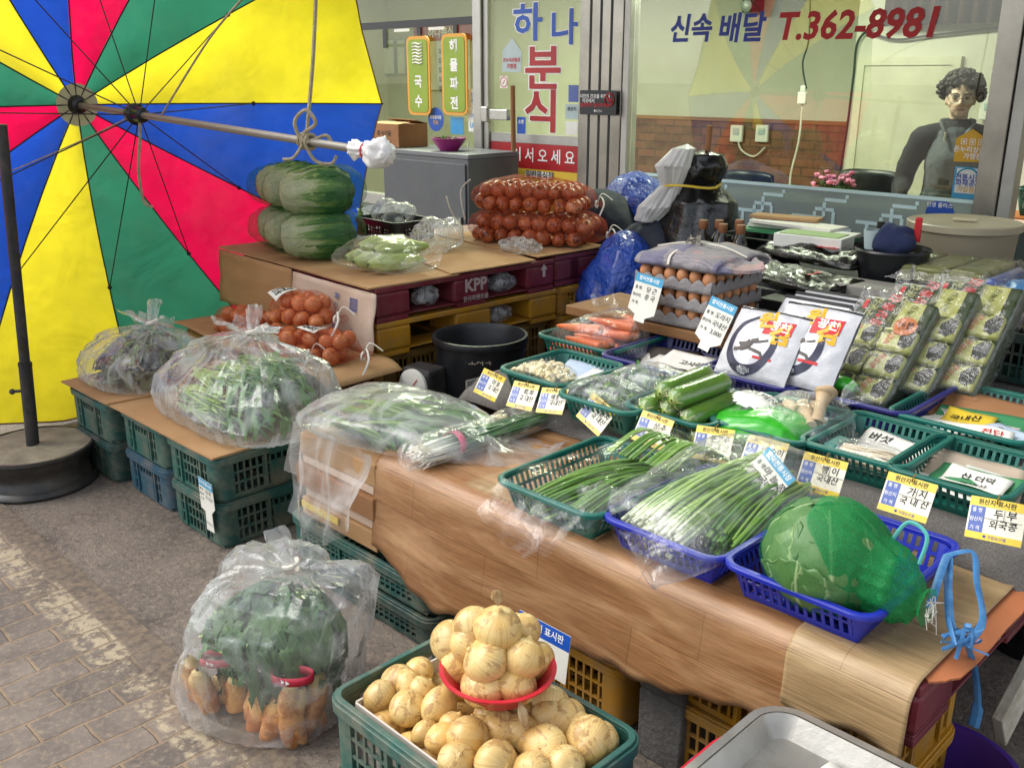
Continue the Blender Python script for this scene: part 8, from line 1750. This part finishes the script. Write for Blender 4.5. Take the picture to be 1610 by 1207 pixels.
q0, q1 = at(1570, 1150, .12), at(1668, 960, .30); d = (q1 - q0); mb = MB(); m3 = Matrix((d.normalized(), Vector((-d.y, d.x, 0)).normalized(), d.normalized().cross(Vector((-d.y, d.x, 0)).normalized()))).transposed(); mb.box((q0 + q1) / 2, (d.length, .025, .11), M=m3, m=0)
tag(mb.build('plank', mat('weathered_plank', '#cfc9b8', '#a89f8a', scale=14, stretch=(1, 1, 1), rough=.8, bump=.3), None, bevel=.003), 'whitish wooden plank leaning at the right edge of the table', 'plank')

# ================================================================== THE SHOPKEEPER
def skin_mat():
    n = NT('skin'); c = n.mix(n.noise(n.co(), 12, 4), C('#e6c8b4'), C('#d8b49c')); return n.fin(n.bsdf(Base_Color=c, Roughness=.5).outputs[0])
M['skin'] = skin_mat(); M['hair'] = mat('dark_hair', '#1d1917', '#2b2420', scale=30, rough=.5, bump=.8, bscale=70); M['jacket'] = mat('dark_jacket', '#0c0e14', '#12151d', rough=.85, bump=.2, bscale=30); M['vest'] = mat('grey_vest', '#5c6167', '#50555b', scale=14, rough=.9, bump=.3, bscale=40); M['knit'] = mat('black_knit', '#121214', rough=.95)
pe = atv(1509, 168, SV + .72); HS = pe.z / 1.455; th = math.atan2(pe.x, pe.y)
per = thing('person', 'woman with curly dark hair and glasses in a grey vest behind the window', 'person', (pe.x, pe.y, .032), -th); per.scale = (HS, HS, HS)
bd_ = MB()
def limb(mb, pts, rs, n=14): mb.tube(bez(pts, 6), [q.x for q in bez([(r, 0, 0) for r in rs], 6)], n); mb.ball(pts[0], rs[0], 12, 8); mb.ball(pts[-1], rs[-1], 12, 8)
bd_.ball((0, .005, 1.475), (.071, .088, .102), 30, 22); bd_.ball((0, -.022, 1.425), (.056, .062, .064), 24, 16); bd_.ball((0, -.05, 1.385), (.026, .028, .022), 14, 10); bd_.ball((.036, -.035, 1.44), (.03, .03, .03), 12, 8); bd_.ball((-.036, -.035, 1.44), (.03, .03, .03), 12, 8)
bd_.tube(bez([(0, -.078, 1.478), (0, -.092, 1.455), (0, -.102, 1.437), (0, -.085, 1.43)], 4), [.009, .009, .009, .009, .010, .010, .011, .012, .013, .012, .011, .010, .009], 10); bd_.ball((.012, -.086, 1.434), .009, 8, 6); bd_.ball((-.012, -.086, 1.434), .009, 8, 6)
for s in (-1, 1): bd_.ball((s * .073, .01, 1.455), (.01, .02, .03), 10, 8); bd_.ball((s * .031, -.066, 1.492), (.026, .014, .008), 10, 6)
limb(bd_, [(0, .01, 1.40), (0, .015, 1.33), (0, .02, 1.27)], [.052, .05, .06]); limb(bd_, [(0, .02, 1.25), (0, .015, 1.12), (0, .02, .98), (0, .03, .82)], [.10, .125, .115, .135], 20)
for s in (-1, 1):
    limb(bd_, [(s * .08, .02, 1.26), (s * .17, .02, 1.235)], [.06, .055]); limb(bd_, [(s * .175, .02, 1.23), (s * .225, .03, 1.10), (s * .25, .04, .985)], [.052, .045, .038]); limb(bd_, [(s * .25, .04, .985), (s * .255, -.09, .93), (s * .25, -.19, .895)], [.038, .033, .024])
    limb(bd_, [(s * .08, .03, .84), (s * .085, .02, .45), (s * .085, .03, .06)], [.085, .058, .042]); bd_.ball((s * .085, -.03, .04), (.042, .11, .035), 14, 8)
    h0 = Vector((s * .25, -.215, .888)); bd_.ball(h0, (.036, .045, .016), 14, 10)
    for k in range(4): b = h0 + Vector((-.026 + .0175 * k, -.035, 0)); L = (.055, .065, .062, .05)[k if s > 0 else 3 - k]; bd_.tube([b, b + Vector((0, -L * .5, .006)), b + Vector((.0, -L, -.010))], [.0085, .008, .006], 8)
    b = h0 + Vector((-s * .032, -.0, 0)); bd_.tube([b, b + Vector((-s * .022, -.022, .0)), b + Vector((-s * .026, -.048, -.008))], [.011, .0095, .007], 8)
o = bd_.build('body', M['skin'], per, sharp=0); rm = o.modifiers.new('remesh', 'REMESH'); rm.mode = 'VOXEL'; rm.voxel_size = .0055; rm.use_smooth_shade = True; sm_ = o.modifiers.new('smooth', 'SMOOTH'); sm_.iterations = 3
hr = MB(); hr.ball((0, .03, 1.515), (.09, .098, .09), 24, 16, nz=.2, sc_=4); rnd = random.Random(4)
for i in range(620):
    d = Vector((rnd.gauss(0, 1), rnd.gauss(.25, 1), rnd.gauss(.35, .9))).normalized()
    if d.y < -.25 and d.z < .38: continue
    if d.z < -.45: continue
    p = Vector((0, .028, 1.505)) + Vector((d.x * .112, d.y * .112, d.z * .108)) * rnd.uniform(.86, 1.12); r = rnd.uniform(.008, .02); hr.ball(p, (r, r, r * .85), 10, 7, nz=.35, sc_=5, seed=i)
hr.build('hair', M['hair'], per, sharp=0)
def cloth(name, m, fill, vox=.009):
    mb = MB(); fill(mb); o = mb.build(name, m, per, sharp=0); r_ = o.modifiers.new('remesh', 'REMESH'); r_.mode = 'VOXEL'; r_.voxel_size = vox; r_.use_smooth_shade = True; s_ = o.modifiers.new('smooth', 'SMOOTH'); s_.iterations = 4; tx = bpy.data.textures.new('folds', 'CLOUDS'); tx.noise_scale = .09; d_ = o.modifiers.new('folds', 'DISPLACE'); d_.texture = tx; d_.strength = .018; d_.mid_level = .5; return o
def jk(mb):
    limb(mb, [(0, .02, 1.255), (0, .012, 1.12), (0, .018, .98), (0, .03, .80)], [.115, .142, .135, .155], 22)
    for s in (-1, 1): limb(mb, [(s * .07, .02, 1.265), (s * .18, .02, 1.24)], [.07, .07]); limb(mb, [(s * .18, .02, 1.235), (s * .232, .03, 1.10), (s * .258, .04, .985)], [.07, .064, .056]); limb(mb, [(s * .258, .04, .985), (s * .262, -.08, .935), (s * .255, -.165, .905)], [.056, .049, .038])
cloth('jacket', M['jacket'], jk)
def vs_(mb):
    limb(mb, [(0, .01, 1.235), (0, .0, 1.12), (0, .004, .98), (0, .016, .82)], [.118, .15, .145, .165], 22)
    for s in (-1, 1): limb(mb, [(s * .06, .005, 1.285), (s * .125, .01, 1.255)], [.05, .055])
cloth('vest', M['vest'], vs_)
mb = MB(); mb.lathe([(.058, 1.27), (.062, 1.31), (.06, 1.35), (.055, 1.352)], 24, (0, .012, 0)); mb.build('turtleneck', M['knit'], per)
mb = MB(); 
for s in (-1, 1): mb.tube(bez([(s * .02, -.125, 1.20), (s * .055, -.10, 1.28), (s * .085, -.03, 1.335), (s * .06, .06, 1.345)], 6), [.016] * 19, 8, flat=.5)
mb.build('collar', M['vest'], per); mb = MB(); mb.box((-.055, -.122, 1.26), (.012, .006, .05), .2); mb.build('white_tab', M['pale'], per); mb = MB(); mb.bb(-.085, .085, -.165, -.15, .905, .925); mb.build('green_trim', M['pack_mid'], per, False)
mb = MB()
for s in (-1, 1): mb.ball((s * .0315, -.071, 1.466), (.0135, .009, .0065), 12, 8)
mb.build('eyes', M['paper_tan'], per); mb = MB()
for s in (-1, 1): mb.ball((s * .0315, -.0785, 1.466), (.006, .004, .006), 10, 6); mb.tube(bez([(s * .012, -.084, 1.488), (s * .034, -.081, 1.494), (s * .054, -.066, 1.486)], 4), .0035, 6); mb.tube(bez([(s * .017, -.078, 1.472), (s * .032, -.081, 1.4745), (s * .046, -.071, 1.470)], 4), .0018, 5)
mb.build('brows_and_pupils', M['hair'], per); mb = MB(); mb.tube(bez([(-.027, -.078, 1.402), (-.012, -.0845, 1.4055), (0, -.085, 1.404), (.012, -.0845, 1.4055), (.027, -.078, 1.402)], 4), [.002] + [.0045] * 15 + [.002], 8, flat=.7); mb.build('lips', mat('lips', '#8a4a44', rough=.5), per)
mb = MB()
for s in (-1, 1): mb.tube([(s * .035 + .027 * math.cos(q * .3), -.094 + .012 * (math.cos(q * .3) * s + 1) * .5, 1.463 + .023 * math.sin(q * .3)) for q in range(22)], .0016, 5); mb.tube([(s * .062, -.083, 1.468), (s * .078, .0, 1.472)], .0016, 5)
mb.tube([(-.009, -.094, 1.468), (.009, -.094, 1.468)], .0016, 5); mb.build('glasses', M['alu'], per)
# a second parasol sheltering the market lane behind the camera: only its reflection shows in the window
